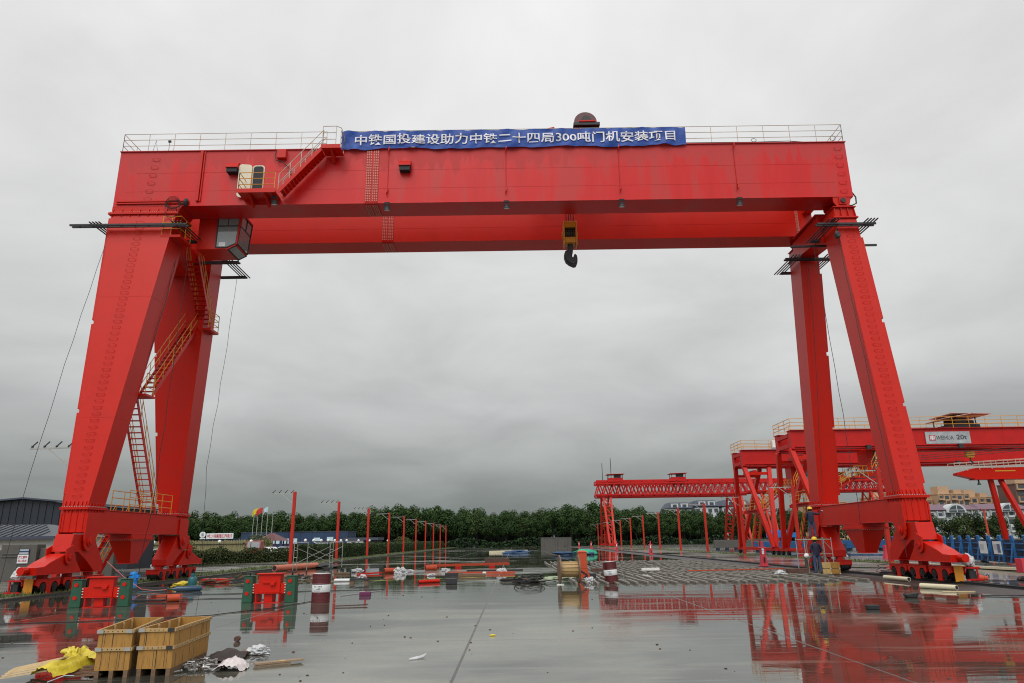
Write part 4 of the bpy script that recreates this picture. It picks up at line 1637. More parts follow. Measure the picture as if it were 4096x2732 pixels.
# undergrowth along the foot of the wood
m = MB()
random.seed(31)
for k in range(9000):
    x = random.uniform(-140, 110)
    p = Vector((x, random.uniform(236.5, 241), random.random() ** 1.3 * (2.2 + .8 * sin(x * .3))))
    s = random.uniform(.25, .5)
    a = Vector((random.uniform(-1, 1), random.uniform(-1, 1), random.uniform(-1, 1))).normalized()
    b = a.orthogonal().normalized()
    m.mi = random.choice((0, 1))
    m.add([p - a * s, p + b * s * .7, p + a * s, p - b * s * .7], [(0, 1, 2, 3)])
put(m.build('undergrowth', (M_scrub, M_leafdark)), None, None, None, 'stuff')
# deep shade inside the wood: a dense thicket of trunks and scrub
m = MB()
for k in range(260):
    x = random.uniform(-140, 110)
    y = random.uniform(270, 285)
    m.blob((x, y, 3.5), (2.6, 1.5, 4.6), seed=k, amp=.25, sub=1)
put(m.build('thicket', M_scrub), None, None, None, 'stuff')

# ---------------------------------------------------------------- clipped hedge on the left
def hedge(label, x, y0, y1, w, h0, h1, n, loose=0.0):
    t = thing('hedge', label, 'hedge', (x, (y0 + y1) / 2, 0), world=True)
    m = MB()
    random.seed(int(y0))
    for k in range(n):
        y = y0 + (y1 - y0) * random.random() ** 1.5
        h = (h0 + (h1 - h0) * (y - y0) / (y1 - y0)) * (1 + loose * .5 * noise.noise(Vector((y * .5, 0, 2))))
        side = random.random()
        if side < .3:
            p = Vector((x + random.uniform(-w, w) / 2, y, h * random.uniform(.93, 1.06)))
        else:
            p = Vector((x + w / 2 * random.uniform(.8, 1.15), y, random.random() * h))
        s = random.uniform(.06, .12) * (1 + (y - y0) / 110)
        a = Vector((random.uniform(-1, 1), random.uniform(-1, 1), random.uniform(-1, 1))).normalized()
        b = a.orthogonal().normalized()
        if k % 14 == 0:
            p = Vector((x + random.uniform(-w, w) / 2, y0 + random.uniform(-.15, .1), random.random() * h0))
        m.mi = random.choice((0, 0, 1))
        m.add([p - a * s, p + b * s * .7, p + a * s, p - b * s * .7], [(0, 1, 2, 3)])
    m.build('leaves', (M_hedge, M_leafdark), t)
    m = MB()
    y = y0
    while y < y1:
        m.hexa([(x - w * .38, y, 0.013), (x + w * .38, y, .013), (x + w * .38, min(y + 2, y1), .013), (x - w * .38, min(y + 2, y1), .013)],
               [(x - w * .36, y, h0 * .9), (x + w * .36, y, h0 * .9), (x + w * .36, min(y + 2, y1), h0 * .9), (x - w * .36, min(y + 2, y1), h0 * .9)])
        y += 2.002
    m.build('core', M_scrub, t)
    return t


hedge('long clipped dark green hedge running beside the left row of red poles', -23.6, 79, 236, 1.3, 1.65, 1.9, 17000)
# ================================================================== BUILDINGS ON THE LEFT
t = thing('warehouse', 'dark blue grey clad warehouse with a low gable behind the left crane legs', 'warehouse', (-46, 62, 0), world=True)
m = MB()
ZR, ZE, ZW = 6.25, 4.45, 5.6
P = [(-62, .01), (-31.6, .01), (-31.6, 4.82), (-40.8, 5.70), (-62, 4.0)]
m.prism(P, 'y', 60, 64)
for k in range(49):
    x = -61.8 + k * .6
    zt = 5.70 - abs(x + 40.8) * (.88 / 9.2 if x > -40.8 else 1.7 / 21.2)
    m.box(x - .05, x + .05, 59.95, 59.998, .05, zt - .08)
m.build('wall', M_clad, t)
m = MB()
for a, b in (((-62.2, 4.0), (-40.8, 5.72)), ((-40.8, 5.72), (-31.3, 4.81))):
    m.hexa([(a[0], 59.6, a[1] + .01), (b[0], 59.6, b[1] + .01), (b[0], 64.3, b[1] + .01), (a[0], 64.3, a[1] + .01)], [(a[0], 59.6, a[1] + .14), (b[0], 59.6, b[1] + .14), (b[0], 64.3, b[1] + .14), (a[0], 64.3, a[1] + .14)])
m.build('roof', M_slate, t)

t = thing('white_shed', 'low white shed with a grey ribbed metal roof behind the concrete wall', 'shed', (-40, 48, 0), world=True)
m = MB()
m.box(-50, -29.4, 46.5, 52, .01, 2.45)
m.build('wall', M_shedwall, t)
m = MB()
m.hexa([(-50.4, 46.0, 2.46), (-29.0, 46.0, 2.46), (-29.0, 52.4, 2.46), (-50.4, 52.4, 2.46)], [(-50.4, 49.0, 3.30), (-31.5, 49.0, 3.30), (-31.5, 49.6, 3.30), (-50.4, 49.6, 3.30)])
for k in range(46):
    x = -50 + k * .44
    f = min(1, max(0, (-29.2 - x) / 2.4))
    m.bar((x, 45.98, 2.485), (x, 46.0 + 3.0 * f, 2.485 + .84 * f), .05, .05)
m.build('roof', M_roofm, t)
m = MB()
m.box(-50.4, -29.0, 45.9, 45.995, 2.32, 2.50)
m.build('gutter', M_slate, t)
m = MB()
m.tube([(-33.5, 46.35, 2.4), (-33.5, 46.4, 2.2), (-33.6, 46.4, 0)], .06, 6)
m.build('downpipe', M_white, t)
m = MB()
m.box(-34.5, -34.15, 46.4, 46.498, .02, 2.31)
m.build('corner_post', M_slate, t)

t = thing('concrete_wall', 'stained grey concrete wall with a taller pier left of the near crane legs', 'wall', (-30, 41, 0), world=True)
m = MB()
m.box(-44, -28.61, 41.0, 41.4, .0, 1.70)
m.box(-26.59, -22.4, 41.0, 41.4, .0, 1.78)
m.build('wall', M_conc, t, bevel=.02)
m = MB()
m.box(-28.6, -26.6, 40.75, 41.5, .0, 1.98)
m.box(-28.5, -27.65, 40.70, 40.748, 1.30, 1.36)
m.box(-28.5, -27.65, 40.70, 40.748, 1.45, 1.51)
m.box(-27.60, -27.56, 40.72, 40.748, 0, 1.95)
m.build('pier', M_conc, t, bevel=.02)
s = thing('wall_sign', 'small white notice with two lines of red characters on the concrete pier', 'sign', (-27.2, 40.7, 1.3), world=True)
m = MB()
m.box(-27.56, -26.98, 40.68, 40.72, .98, 1.44)
m.build('board', M_paper, s)
text_obj('\u65bd\u5de5\u91cd\u5730', 'lettering', M_signred, s, (-27.51, 40.672, 1.23), (1, 0, 0), (0, 0, 1), .48, .15, bold=.02)
text_obj('\u95f2\u4eba\u514d\u8fdb', 'lettering', M_signred, s, (-27.51, 40.672, 1.04), (1, 0, 0), (0, 0, 1), .48, .15, bold=.02)
s = thing('wall_plate', 'narrow blue and white striped plate above the notice on the concrete pier', 'plate', (-27.2, 40.7, 1.5), world=True)
m = MB()
m.box(-27.53, -26.98, 40.69, 40.73, 1.46, 1.74)
m.build('board', M_bluetarp, s)
for z in (1.5, 1.66):
    m = MB()
    m.box(-27.5, -27.0, 40.675, 40.688, z, z + .05)
    m.build('stripe', M_paper, s)

# blue office building with a lettered sign on its roof
t = thing('blue_office', 'long dark blue panelled site office with small pale windows before the wood', 'building', (-55, 155, 0), world=True)
m = MB()
for k in range(12):
    x0 = -63.6 + k * 2.44
    m.box(x0 + .02, x0 + 2.42, 150, 158, .0, 2.95 if k < 3 else 4.15)
m.build('wall', M_bluebld, t)
m = MB()
m.box(-56.3, -34.2, 149.9, 158.1, 4.152, 4.25)
m.box(-63.7, -56.32, 149.9, 158.1, 2.952, 3.03)
m.build('roof', M_slate, t)
for x, z in ((-51.4, 2.3), (-48.9, 2.4), (-47.0, 2.4), (-45.3, 2.4), (-40.6, 2.5), (-37.9, 2.6)):
    m = MB()
    m.box(x - .65, x + .65, 149.9, 149.99, z - .5, z + .5)
    f = m.build('window', M_flagw, t)
s = thing('roof_sign', 'roof sign with round white emblem and red characters over the blue office', 'sign', (-64, 149.5, 4), world=True)
m = MB()
m.box(-63.2, -57.7, 149.45, 149.6, 3.05, 4.15)
m.build('board', M_paper, s)
m = MB()
m.cyl((-64.0, 149.6, 3.9), (-64.0, 149.4, 3.9), .6, 20)
m.box(-64.5, -63.4, 149.45, 149.6, 3.03, 3.25)
m.build('emblem_disc', M_paper, s)
m = MB()
m.cyl((-64.0, 149.39, 3.92), (-64.0, 149.36, 3.92), .3, 12)
m.build('emblem', M_signgrey, s)
text_obj('\u4e2d\u94c1\u4e8c\u5341\u56db\u5c40\u96c6\u56e2\u5efa\u8bbe\u5de5\u7a0b\u6709\u9650\u516c\u53f8', 'lettering', M_signred, s, (-63.0, 149.43, 3.2), (1, 0, 0), (0, 0, 1), 5.1, .8, bold=.02)

# reed fence, low pale buildings, pavilion
t = thing('reed_fence', 'tall greenish bamboo screen fence in front of the blue office', 'fence', (-52, 118, 0), world=True)
random.seed(4)
m = MB()
for k in range(218):
    x = -62 + k * .105
    h = 2.5 + .35 * noise.noise(Vector((x * .4, 1, 1))) + random.uniform(-.12, .12)
    m.box(x, x + .09, 118 + random.uniform(-.05, .05), 118.12, .0, h)
m.build('screen', M_reed, t)
m = MB()
m.box(-62, -39.2, 117.85, 117.94, 1.9, 2.0)
m.build('rail', M_bark, t)
t = thing('site_pavilion', 'small dark red roofed pavilion left of the scaffold frame', 'pavilion', (-42.5, 128, 0), world=True)
m = MB()
m.lathe([(3.2, 2.4), (.3, 3.7), (.0, 3.72)], (-42.5, 128, 0), 6)
m.build('roof', M_maroon, t)
for k in range(6):
    m = MB()
    a = k * pi / 3
    m.cyl((-42.5 + 2.6 * cos(a), 128 + 2.6 * sin(a), 0), (-42.5 + 2.6 * cos(a), 128 + 2.6 * sin(a), 2.39), .12, 6)
    m.build('post', M_maroon, t)
t = thing('white_cabin', 'white site cabin with a dark roof beyond the clipped hedge', 'cabin', (-28.4, 132, 0), world=True)
m = MB()
m.box(-29.9, -26.9, 130, 135, .0, 2.3)
m.build('wall', M_facade, t)
m = MB()
m.box(-30.4, -24.2, 129.7, 135.3, 2.302, 2.75)
m.build('roof', M_slate, t)
m = MB()
m.box(-26.89, -24.5, 130.2, 135, .0, 2.3)
m.build('store_wall', M_clad, t)
m = MB()
m.box(-29.0, -28.3, 129.92, 129.99, 1.1, 2.0)
m.build('window', M_window, t)
t = thing('white_cabin', 'small white cabin roof showing over the hedge beside the second red pole', 'cabin', (-29.5, 113, 0), world=True)
m = MB()
m.box(-30.5, -28.5, 112, 115, .0, 2.1)
m.build('wall', M_facade, t)
m = MB()
m.box(-31.6, -28.3, 111.8, 115.2, 2.102, 2.2)
m.build('roof', M_roofm, t)
# shrubs
for x, y, r, lb in ((-36.6, 104, 1.25, 'yellowish green bush behind the scaffold frame'), (-46.0, 102, 1.0, 'olive bush beside the white cars'), (-24.5, 160, 1.2, 'pale reed tuft growing out of the far hedge')):
    t = thing('bush', lb, 'bush', (x, y, 0), world=True)
    m = MB()
    random.seed(int(x * 3))
    for k in range(700):
        d = Vector((random.gauss(0, 1), random.gauss(0, 1), random.gauss(0, 1))).normalized() * r * random.uniform(.7, 1.1)
        p = Vector((x, y, r * 1.35)) + Vector((d.x * 1.5, d.y, d.z * 1.3))
        a = Vector((random.uniform(-1, 1), random.uniform(-1, 1), random.uniform(-1, 1))).normalized()
        b = a.orthogonal().normalized()
        s = .13
        m.add([p - a * s, p + b * s * .7, p + a * s, p - b * s * .7], [(0, 1, 2, 3)])
    m.build('leaves', M_leafolive, t)
    m = MB()
    m.tube([(x, y, 0), (x, y, r * 1.2)], .08, 6)
    m.build('stem', M_bark, t)
# front shrubs across the view
t = thing('hedge', 'ragged dark shrub row behind the far left crane leg', 'hedge', (-28, 74, 0), world=True)
m = MB()
random.seed(9)
HA, HB = Vector((-34.5, 66.0, 0)), Vector((-24.2, 79.0, 0))
HN = Vector((.784, -.62, 0))
for k in range(11000):
    f = random.random()
    c = HA.lerp(HB, f)
    h = 1.38 * (1 + .35 * noise.noise(Vector((f * 9, 0, 5))) + .12 * noise.noise(Vector((f * 40, 0, 8))))
    p = c + HN * random.uniform(-.3, .6) + Vector((0, 0, random.random() * h))
    s_ = random.uniform(.05, .11)
    a = Vector((random.uniform(-1, 1), random.uniform(-1, 1), random.uniform(-1, 1))).normalized()
    b = a.orthogonal().normalized()
    m.mi = random.choice((0, 0, 1))
    m.add([p - a * s_, p + b * s_ * .7, p + a * s_, p - b * s_ * .7], [(0, 1, 2, 3)])
m.build('leaves', (M_hedge, M_leafolive), t)
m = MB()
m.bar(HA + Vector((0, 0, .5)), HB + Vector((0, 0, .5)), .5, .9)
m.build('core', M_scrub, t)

# globe lamps behind the hedge
gl = thing('globe_lamp', 'white globe garden lamp on a thin post', 'garden lamp', (0, 0, 0), group='globe lamps behind the hedge')
m = MB()
m.cyl((0, 0, 0), (0, 0, 2.05), .04, 6)
m.build('post', M_black, gl)
m = MB()
m.blob((0, 0, 2.2), .19, amp=0, sub=2)
m.build('globe', M_white, gl, smooth=True)
spots = [(-41.5 + k * 3.3, 84 + k * 1.2) for k in range(4)] + [(-25.2, 88 + k * 3.6) for k in range(7)] + [(-25.2, 118 + k * 9) for k in range(4)]
for i, (x, y) in enumerate(spots):
    lb = 'white globe lamp on a thin post in the row left of the parked cars' if i < 4 else 'white globe lamp on a thin post showing above the clipped hedge'
    if i == 0:
        gl.location = (x, y, .01)
        gl['label'] = lb
    else:
        dup(gl, (x, y, .01), label=lb)

# flags
fl = [(-50.4, None, None), (-49.4, M_flagy, 'flagpole with a yellow flag blowing left before the wood'), (-48.3, M_flagr, 'flagpole with a red flag blowing left before the wood'), (-47.1, M_flagw, 'flagpole with a pale blue flag blowing left before the wood'), (-45.9, None, None)]
for i, (x, mt, lb) in enumerate(fl):
    y = 140 - i * .6
    lb = lb or ('bare flagpole left of the yellow flag' if i == 0 else 'bare flagpole right of the pale blue flag')
    t = thing('flagpole', lb, 'flagpole', (x, y, 0), world=True, group='flagpoles before the blue office')
    H = 8.6 + .12 * i - (.25 if mt is None else 0)
    m = MB()
    m.tube([(x, y, 0), (x, y, H)], [.07, .045], 6)
    m.build('pole', M_galv, t)
    if mt:
        m = MB()
        n, k2 = 10, 5
        vs = []
        dl = {1: 1.15, 2: 1.25, 3: .95}[i]
        for b in range(k2 + 1):
            for a in range(n + 1):
                f = a / n
                vs.append((x - .05 - f * dl, y + .22 * sin(f * 7 + b * .3), H - .15 - b / k2 * 1.15 - f * f * (.9 if i != 3 else 1.2) + (.35 * f * b / k2 if i != 3 else .7 * f * b / k2)))
        fs = [(b * (n + 1) + a, b * (n + 1) + a + 1, (b + 1) * (n + 1) + a + 1, (b + 1) * (n + 1) + a) for b in range(k2) for a in range(n)]
        nv = len(vs)
        m.add(vs + [(v[0], v[1] + .01, v[2]) for v in vs], fs + [tuple(reversed([nv + q_ for q_ in f])) for f in fs])
        m.build('flag', mt, t, smooth=True)

# parked vehicles
def car(label, loc, rz, paint):
    t = thing('parked_car', label, 'car', loc, rz)
    m = MB()
    P = [(-2.15, .32), (2.15, .30), (2.2, .62), (1.9, .82), (1.05, .92), (.45, 1.42), (-1.0, 1.46), (-1.75, 1.05), (-2.15, .95)]
    m.prism(P, 'y', -.86, .86)
    m.build('body', paint, t, bevel=.06)
    for s in (-1, 1):
        m = MB()
        m.prism([(-1.5, 1.02), (.85, .98), (.38, 1.36), (-.95, 1.39)], 'y', s * .862, s * .875)
        m.build('window', M_window, t)
    m = MB()
    m.hexa([(1.06, -.7, .95), (1.08, -.7, .96), (1.08, .7, .96), (1.06, .7, .95)], [(.5, -.62, 1.39), (.53, -.62, 1.40), (.53, .62, 1.40), (.5, .62, 1.39)])
    m.build('windscreen', M_window, t)
    for x in (-1.35, 1.35):
        for s in (-1, 1):
            m = MB()
            m.cyl((x, s * .70, .32), (x, s * .90, .32), .32, 14)
            w = m.build('wheel', M_rubber, t)
            m = MB()
            m.cyl((x, s * .901, .32), (x, s * .915, .32), .19, 10)
            m.build('rim', M_galv, w)
    for s in (-1, 1):
        m = MB()
        m.box(2.1, 2.21, s * .5 - .2, s * .5 + .2, .62, .76)
        m.build('headlight', M_lampglass, t)
    return t


car('white parked car nearest the red truck, front left', (-34.3, 101, .01), radians(150), M_carwhite)
car('white parked car in the middle of the row behind the shrubs', (-32.3, 104, .01), radians(15), M_carwhite)
car('white parked car at the right end of the row beside the red pole', (-30.6, 109, .01), radians(25), M_carwhite)
car('white parked car seen right of the far left crane leg', (-47.8, 99, .01), radians(170), M_carwhite)
t = thing('parked_truck', 'small red truck cab parked left of the white cars', 'truck', (-35.0, 98.6, .01), radians(-82))
m = MB()
m.prism([(-1.0, .5), (1.0, .5), (1.05, 1.3), (.75, 2.25), (-1.0, 2.3)], 'y', -.95, .95)
m.build('cab', M_carred, t, bevel=.08)
m = MB()
m.box(-4.5, -1.05, -.95, .95, .8, 1.5)
m.build('cargo_bed', M_carred, t, bevel=.03)
m = MB()
m.prism([(-.7, 1.35), (.92, 1.35), (.68, 2.05), (-.7, 2.1)], 'y', -.965, -.951)
m.build('window', M_window, t)
m = MB()
m.hexa([(1.06, -.8, 1.35), (1.08, -.8, 1.35), (1.08, .8, 1.35), (1.06, .8, 1.35)], [(.80, -.75, 2.15), (.83, -.75, 2.15), (.83, .75, 2.15), (.80, .75, 2.15)])
m.build('windscreen', M_window, t)
for x in (.2, -3.4):
    for s in (-1, 1):
        m = MB()
        m.cyl((x, s * .65, .4), (x, s * .97, .4), .4, 14)
        m.build('wheel', M_rubber, t)

# ================================================================== APARTMENT HOUSES BEYOND
def block(label, x0, x1, y, z1, wallm, cols, floors, fh=3.0, z0=0, depth=14, roof=None, balc=True, frame=None, floor0=0):
    t = thing('apartment_block', label, 'apartment block', ((x0 + x1) / 2, y, 0), world=True, group='apartment houses beyond the yard')
    m = MB()
    m.box(x0, x1, y, y + depth, z0, z1)
    m.build('wall', wallm, t)
    m = MB()
    m.box(x0 - .3, x1 + .3, y - .3, y + depth + .3, z1 + .01, z1 + .5)
    m.build('parapet' if roof is None else 'roof', roof or wallm, t)
    w = (x1 - x0) / cols
    for f in range(floor0, floors):
        for c in range(cols):
            cx = x0 + (c + .5) * w
            zb = z1 - (floors - f) * fh + .7
            m = MB()
            m.box(cx - w * .30, cx + w * .30, y - .12, y - .02, zb, zb + fh * .55)
            win = m.build('window', M_window, t)
            if balc and (c + f) % 2 == 0:
                m = MB()
                m.box(cx - w * .42, cx + w * .42, y - 1.2, y - .13, zb - .5, zb + .25)
                m.box(cx - w * .42, cx - w * .36, y - 1.2, y - .13, zb + .26, zb + fh - .6)
                m.box(cx + w * .36, cx + w * .42, y - 1.2, y - .13, zb + .26, zb + fh - .6)
                m.build('balcony', frame or wallm, t)
    return t


B0 = [('beige apartment block just right of the near right crane leg', 196, 214, 395, 22), ('stepped beige apartment block with brown storeys', 214.6, 232, 401, 20.5),
      ('beige apartment block with a raised square stair head', 232.6, 250, 396, 23.2), ('wide beige apartment block behind the purple roofed houses', 250.6, 270, 402, 21.5), ('tall beige apartment block with brown sides at the far right', 265, 296, 380, 27)]
for i, (lb, x0, x1, y, h) in enumerate(B0):
    t = block(lb, x0, x1, y, h, M_beige if i != 4 else M_brown, 5, 5, 3.2, frame=M_beige, floor0=1)
    m = MB()
    m.box(x0 + 2, x0 + 8, y + 2, y + 9, h + .52, h + 4.5)
    m.build('stair_head', M_beige, t)
    m = MB()
    m.box(x0 + 10, x0 + 14, y + 1, y + 6, h + .52, h + 2.6)
    m.build('roof_room', M_beige, t)
    m = MB()
    for f in (1, 3):
        m.box(x0 - .05, x1 + .05, y - .08, y - .01, h - f * 3.2 - 1.2, h - f * 3.2 - .2)
    m.build('brown_band', M_brown, t)
block('beige apartment block seen between the two right crane legs', 160, 184, 400, 20, M_beige, 6, 5, 3.2, frame=M_beige, floor0=1)
W0 = [('white terrace house with purple roof and arched gable, nearest the right crane leg', 150, 170), ('white terrace house with purple roof and arched gable in the middle of its row', 170.6, 192), ('white terrace house with purple roof and arched gable at the right picture edge', 192.6, 214)]
for lb, x0, x1 in W0:
    y, h = 300, 11.2
    t = block(lb, x0, x1, y, h, M_facade, 6, 4, 3.0, roof=M_purple, balc=True, floor0=1)
    m = MB()
    m.hexa([(x0 - .5, y - .8, h + .52), (x1 + .5, y - .8, h + .52), (x1 + .5, y + 14.6, h + .52), (x0 - .5, y + 14.6, h + .52)], [(x0 + 2, y + 6, h + 3.0), (x1 - 2, y + 6, h + 3.0), (x1 - 2, y + 8, h + 3.0), (x0 + 2, y + 8, h + 3.0)])
    m.build('roof', M_purple, t)
    cx = x0 + (x1 - x0) * .55
    m = MB()
    arc = [(cx + 4.0 * cos(a), h - .6 + 3.6 * sin(a)) for a in [k * pi / 14 for k in range(15)]]
    m.prism(arc, 'y', y - 1.5, y + 3)
    g = m.build('arched_gable', M_facade, t)
    m = MB()
    arc = [(cx + 3.2 * cos(a), h - .4 + 2.7 * sin(a)) for a in [k * pi / 14 for k in range(15)]]
    m.prism(arc, 'y', y - 1.62, y - 1.51)
    win = m.build('window', M_window, g)
    m = MB()
    m.box(cx - .15, cx + .15, y - 1.75, y - 1.63, h - .4, h + 2.3)
    m.box(cx - 3.2, cx + 3.2, y - 1.75, y - 1.63, h + .3, h + .5)
    m.build('glazing_bar', M_facade, g)
for lb, x0, x1, h in (('white villa with slate blue mansard roof over the wood, left one', 70, 81, 14.6), ('white house with dormers above the wood under the lattice crane girder', 82.5, 93.5, 15.4), ('white house with a tall gable above the wood left of the box girder cranes', 95, 108, 15.4)):
    y = 330
    t = block(lb, x0, x1, y, h, M_facade, 4, 5, 3.0, roof=M_slate, balc=False, floor0=2)
    m = MB()
    m.hexa([(x0 - .5, y - .8, h + .52), (x1 + .5, y - .8, h + .52), (x1 + .5, y + 14.6, h + .52), (x0 - .5, y + 14.6, h + .52)], [(x0 + 1.5, y + 1.5, h + 3.2), (x1 - 1.5, y + 1.5, h + 3.2), (x1 - 1.5, y + 12, h + 3.2), (x0 + 1.5, y + 12, h + 3.2)])
    m.build('roof', M_slate, t)
    for f in (.3, .7):
        cx = x0 + (x1 - x0) * f
        m = MB()
        m.box(cx - 1.6, cx + 1.6, y - .4, y + 3, h + .6, h + 2.6)
        d = m.build('dormer', M_facade, t)
        m = MB()
        m.box(cx - .9, cx + .9, y - .5, y - .41, h + .9, h + 2.2)
        m.build('window', M_window, d)

# ================================================================== OTHER CRANES
def vgantry(label, yc, gauge, x_left, x_rail, x_right, x_r2, zb, zt, sign, cabx, group='red box girder cranes on the right'):
    t = thing('box_girder_crane', label, 'gantry crane', (x_rail, yc, 0), world=True, group=group)
    ys = (yc - gauge / 2, yc + gauge / 2)
    gs = []
    for y in ys:
        m = MB()
        m.box(x_left, x_right, y - .35, y + .35, zb, zt)
        m.box(x_left - .05, x_right + .05, y - .55, y + .55, zt + .001, zt + .05)
        m.box(x_left, x_right, y - .45, y + .45, zb - .05, zb - .001)
        k = x_left + 3
        while k < x_right:
            m.box(k - .01, k + .01, y - .362, y - .351, zb + .02, zt - .02)
            k += 4.2
        m.box(x_left + .3, x_right, y - .5, y - .352, zb + .10, zb + .18)
        gs.append(m.build('girder', M_red_far, t))
    m = MB()
    for z in (zb + .15, zt - .55):
        m.box(x_left - .02, x_left + .25, ys[0] + .351, ys[1] - .351, z, z + .35)
    m.build('end_tie', M_red_far, t)
    for xr, sgn in ((x_rail, 1), (x_r2, -1)):
        if xr is None:
            continue
        for y, yb in ((ys[0], yc - 5.6), (ys[1], yc + 5.6)):
            for dx in (-1.1, 1.7):
                m = MB()
                m.bar((xr + dx * sgn, y, zb - .06), (xr + .1 * (1 if dx > 0 else -1), yb, .75), .46, .42, up=(1, 0, 0))
                m.build('leg', M_red, t, bevel=.01)
            m = MB()
            m.bar((xr - .95 * sgn, y + (yb - y) * .08, zb - .9), (xr + 1.45 * sgn, y + (yb - y) * .08, zb - .9), .3, .3)
            m.build('leg_brace', M_red, t)
            m = MB()
            m.box(xr - .2, xr + .2, yb - 1.1, yb + 1.1, .45, .78)
            b = m.build('wheel_truck', M_red_far, t)
            for wy in (-.75, .75):
                m = MB()
                m.cyl((xr - .14, yb + wy, .30), (xr + .14, yb + wy, .30), .26, 14)
                m.build('wheel', M_wheel, b)
        m = MB()
        m.bar((xr, yc - 4.4, .62), (xr, yc + 4.4, .62), .28, .3)
        m.build('sill_beam', M_red, t)
        m = MB()
        m.bar((xr, yc - 2.9, zb * .48), (xr, yc + 2.9, zb * .48), .3, .3)
        m.build('leg_tie', M_red, t)
        m = MB()
        m.bar((xr, yc - 1.9, zb * .93), (xr, yc + 1.9, zb * .93), .3, .3)
        m.build('leg_tie', M_red, t)
    # railings
    m = MB()
    y = ys[0] - .5
    n = int((x_right - x_left) / 1.5)
    rail_panel(m, (x_left, y, zt + .05), (x_right, y, zt + .05), 1.05, n, r=.025)
    rail_panel(m, (x_left, y, zt + .05), (x_left, ys[1] + .5, zt + .05), 1.05, 3, r=.03)
    rail_panel(m, (x_left, ys[1] + .5, zt + .05), (x_right, ys[1] + .5, zt + .05), 1.05, n, r=.025)
    m.build('guard_rail', M_yellow, t)
    # cab and stairs
    m = MB()
    m.box(cabx, cabx + 2.0, yc - .9, yc + .9, zb - 2.6, zb - .06)
    c = m.build('operator_cab', M_red, t, bevel=.02)
    m = MB()
    m.box(cabx + .7, cabx + 1.93, yc - .93, yc - .905, zb - 2.2, zb - .3)
    m.build('window', M_glass, c)
    m = MB()
    m.box(cabx + 2.003, cabx + 2.02, yc - .85, yc + .85, zb - 2.2, zb - .3)
    m.build('window', M_glass, c)
    m = MB()
    for xx in (cabx + .7, cabx + 1.3, cabx + 1.95):
        m.box(xx - .04, xx + .04, yc - .95, yc - .931, zb - 2.25, zb - .25)
    for zz in (zb - 2.25, zb - 1.1, zb - .28):
        m.box(cabx + .66, cabx + 1.99, yc - .955, yc - .951, zz - .04, zz + .04)
    m.build('window_frame', M_black, c)
    for p, q, n in (((cabx - .2, ys[0] - .7, zb - 2.4), (cabx + 2.3, ys[0] - .7, zt + .1), 13), ((cabx - 1.0, yc, zb - 2.6), (x_rail + .8, yc - 1.2, zb * .52), 12), ((x_rail + .4, yc - 1.0, zb * .5), (x_rail + .5, yc + 2.2, .5), 13)):
        m = MB()
        sd = (Vector(q) - Vector(p))
        sd.z = 0
        sd = Vector((-sd.y, sd.x, 0)).normalized()
        stair(m, p, q, .7, n, sd)
        s = m.build('stair_flight', M_red_far, t)
        m = MB()
        stair_rails(m, p, q, .7, sd, r=.03)
        m.build('handrail', M_yellow, s)
    m = MB()
    m.box(cabx - 1.4, cabx - .02, yc - .9, yc + .9, zb - 2.7, zb - 2.6)
    m.build('landing', M_red_far, t)
    m = MB()
    rail_panel(m, (cabx - 1.35, yc - .9, zb - 2.6), (cabx - .1, yc - .9, zb - 2.6), 1.0, 3, r=.03)
    m.build('guard_rail', M_yellow, t)
    m = MB()
    m.box(x_rail - .5, x_rail + 1.2, yc - 1.6, yc + 1.6, zb * .5 - .1, zb * .5)
    m.build('landing', M_red_far, t)
    m = MB()
    rail_panel(m, (x_rail - .5, yc - 1.6, zb * .5), (x_rail + 1.2, yc - 1.6, zb * .5), 1.0, 3, r=.03)
    rail_panel(m, (x_rail - .5, yc - 1.6, zb * .5), (x_rail - .5, yc + 1.6, zb * .5), 1.0, 3, r=.03)
    m.build('guard_rail', M_yellow, t)
    # floodlights
    k = x_left + 7
    while k < x_right - 2:
        m = MB()
        m.box(k - .2, k + .2, ys[0] - .75, ys[0] - .5, zb - .2, zb + .18)
        m.build('floodlight', M_black, t)
        k += 8.5
    if sign:
        for (sx, w, sy, full) in sign:
            h = 1.12 if full else .92
            z0 = zt - 1.42 if full else zb - .86 + .0
            s = thing('maker_sign', 'silver sign board with a red square emblem and dark lettering on the nearer box girder' if full else 'pale sign board partly hidden behind the near right crane leg', 'sign', (sx + w / 2, sy, z0), world=True)
            m = MB()
            m.box(sx, sx + w, sy - .05, sy, z0, z0 + h)
            m.build('board', M_signgrey if full else M_paper, s)
            e = .58
            m = MB()
            m.box(sx + .32, sx + .32 + e, sy - .065, sy - .052, z0 + .3, z0 + .3 + e * .85)
            em = m.build('emblem', M_signred, s)
            m = MB()
            ex, ez = sx + .32, z0 + .3
            for a, b, c_, d in ((.10, .17, .12, .52), (.17, .28, .45, .52), (.24, .31, .12, .52), (.32, .40, .08, .58), (.41, .48, .12, .52), (.44, .55, .45, .52), (.55, .62, .12, .52), (.27, .45, .05, .10)):
                m.box(ex + a * .8, ex + b * .8, sy - .075, sy - .066, ez + c_ * .8, ez + d * .8)
            m.build('emblem_mark', M_paper, s)
            text_obj('WEIHUA', 'lettering', M_signdark, s, (sx + .98, sy - .055, z0 + .36), (1, 0, 0), (0, 0, 1), 1.62, .38, bold=.018)
            if full:
                text_obj('20t', 'lettering', M_signdark, s, (sx + 2.86, sy - .055, z0 + .36), (1, 0, 0), (0, 0, 1), .98, .46, bold=.03)
    return t


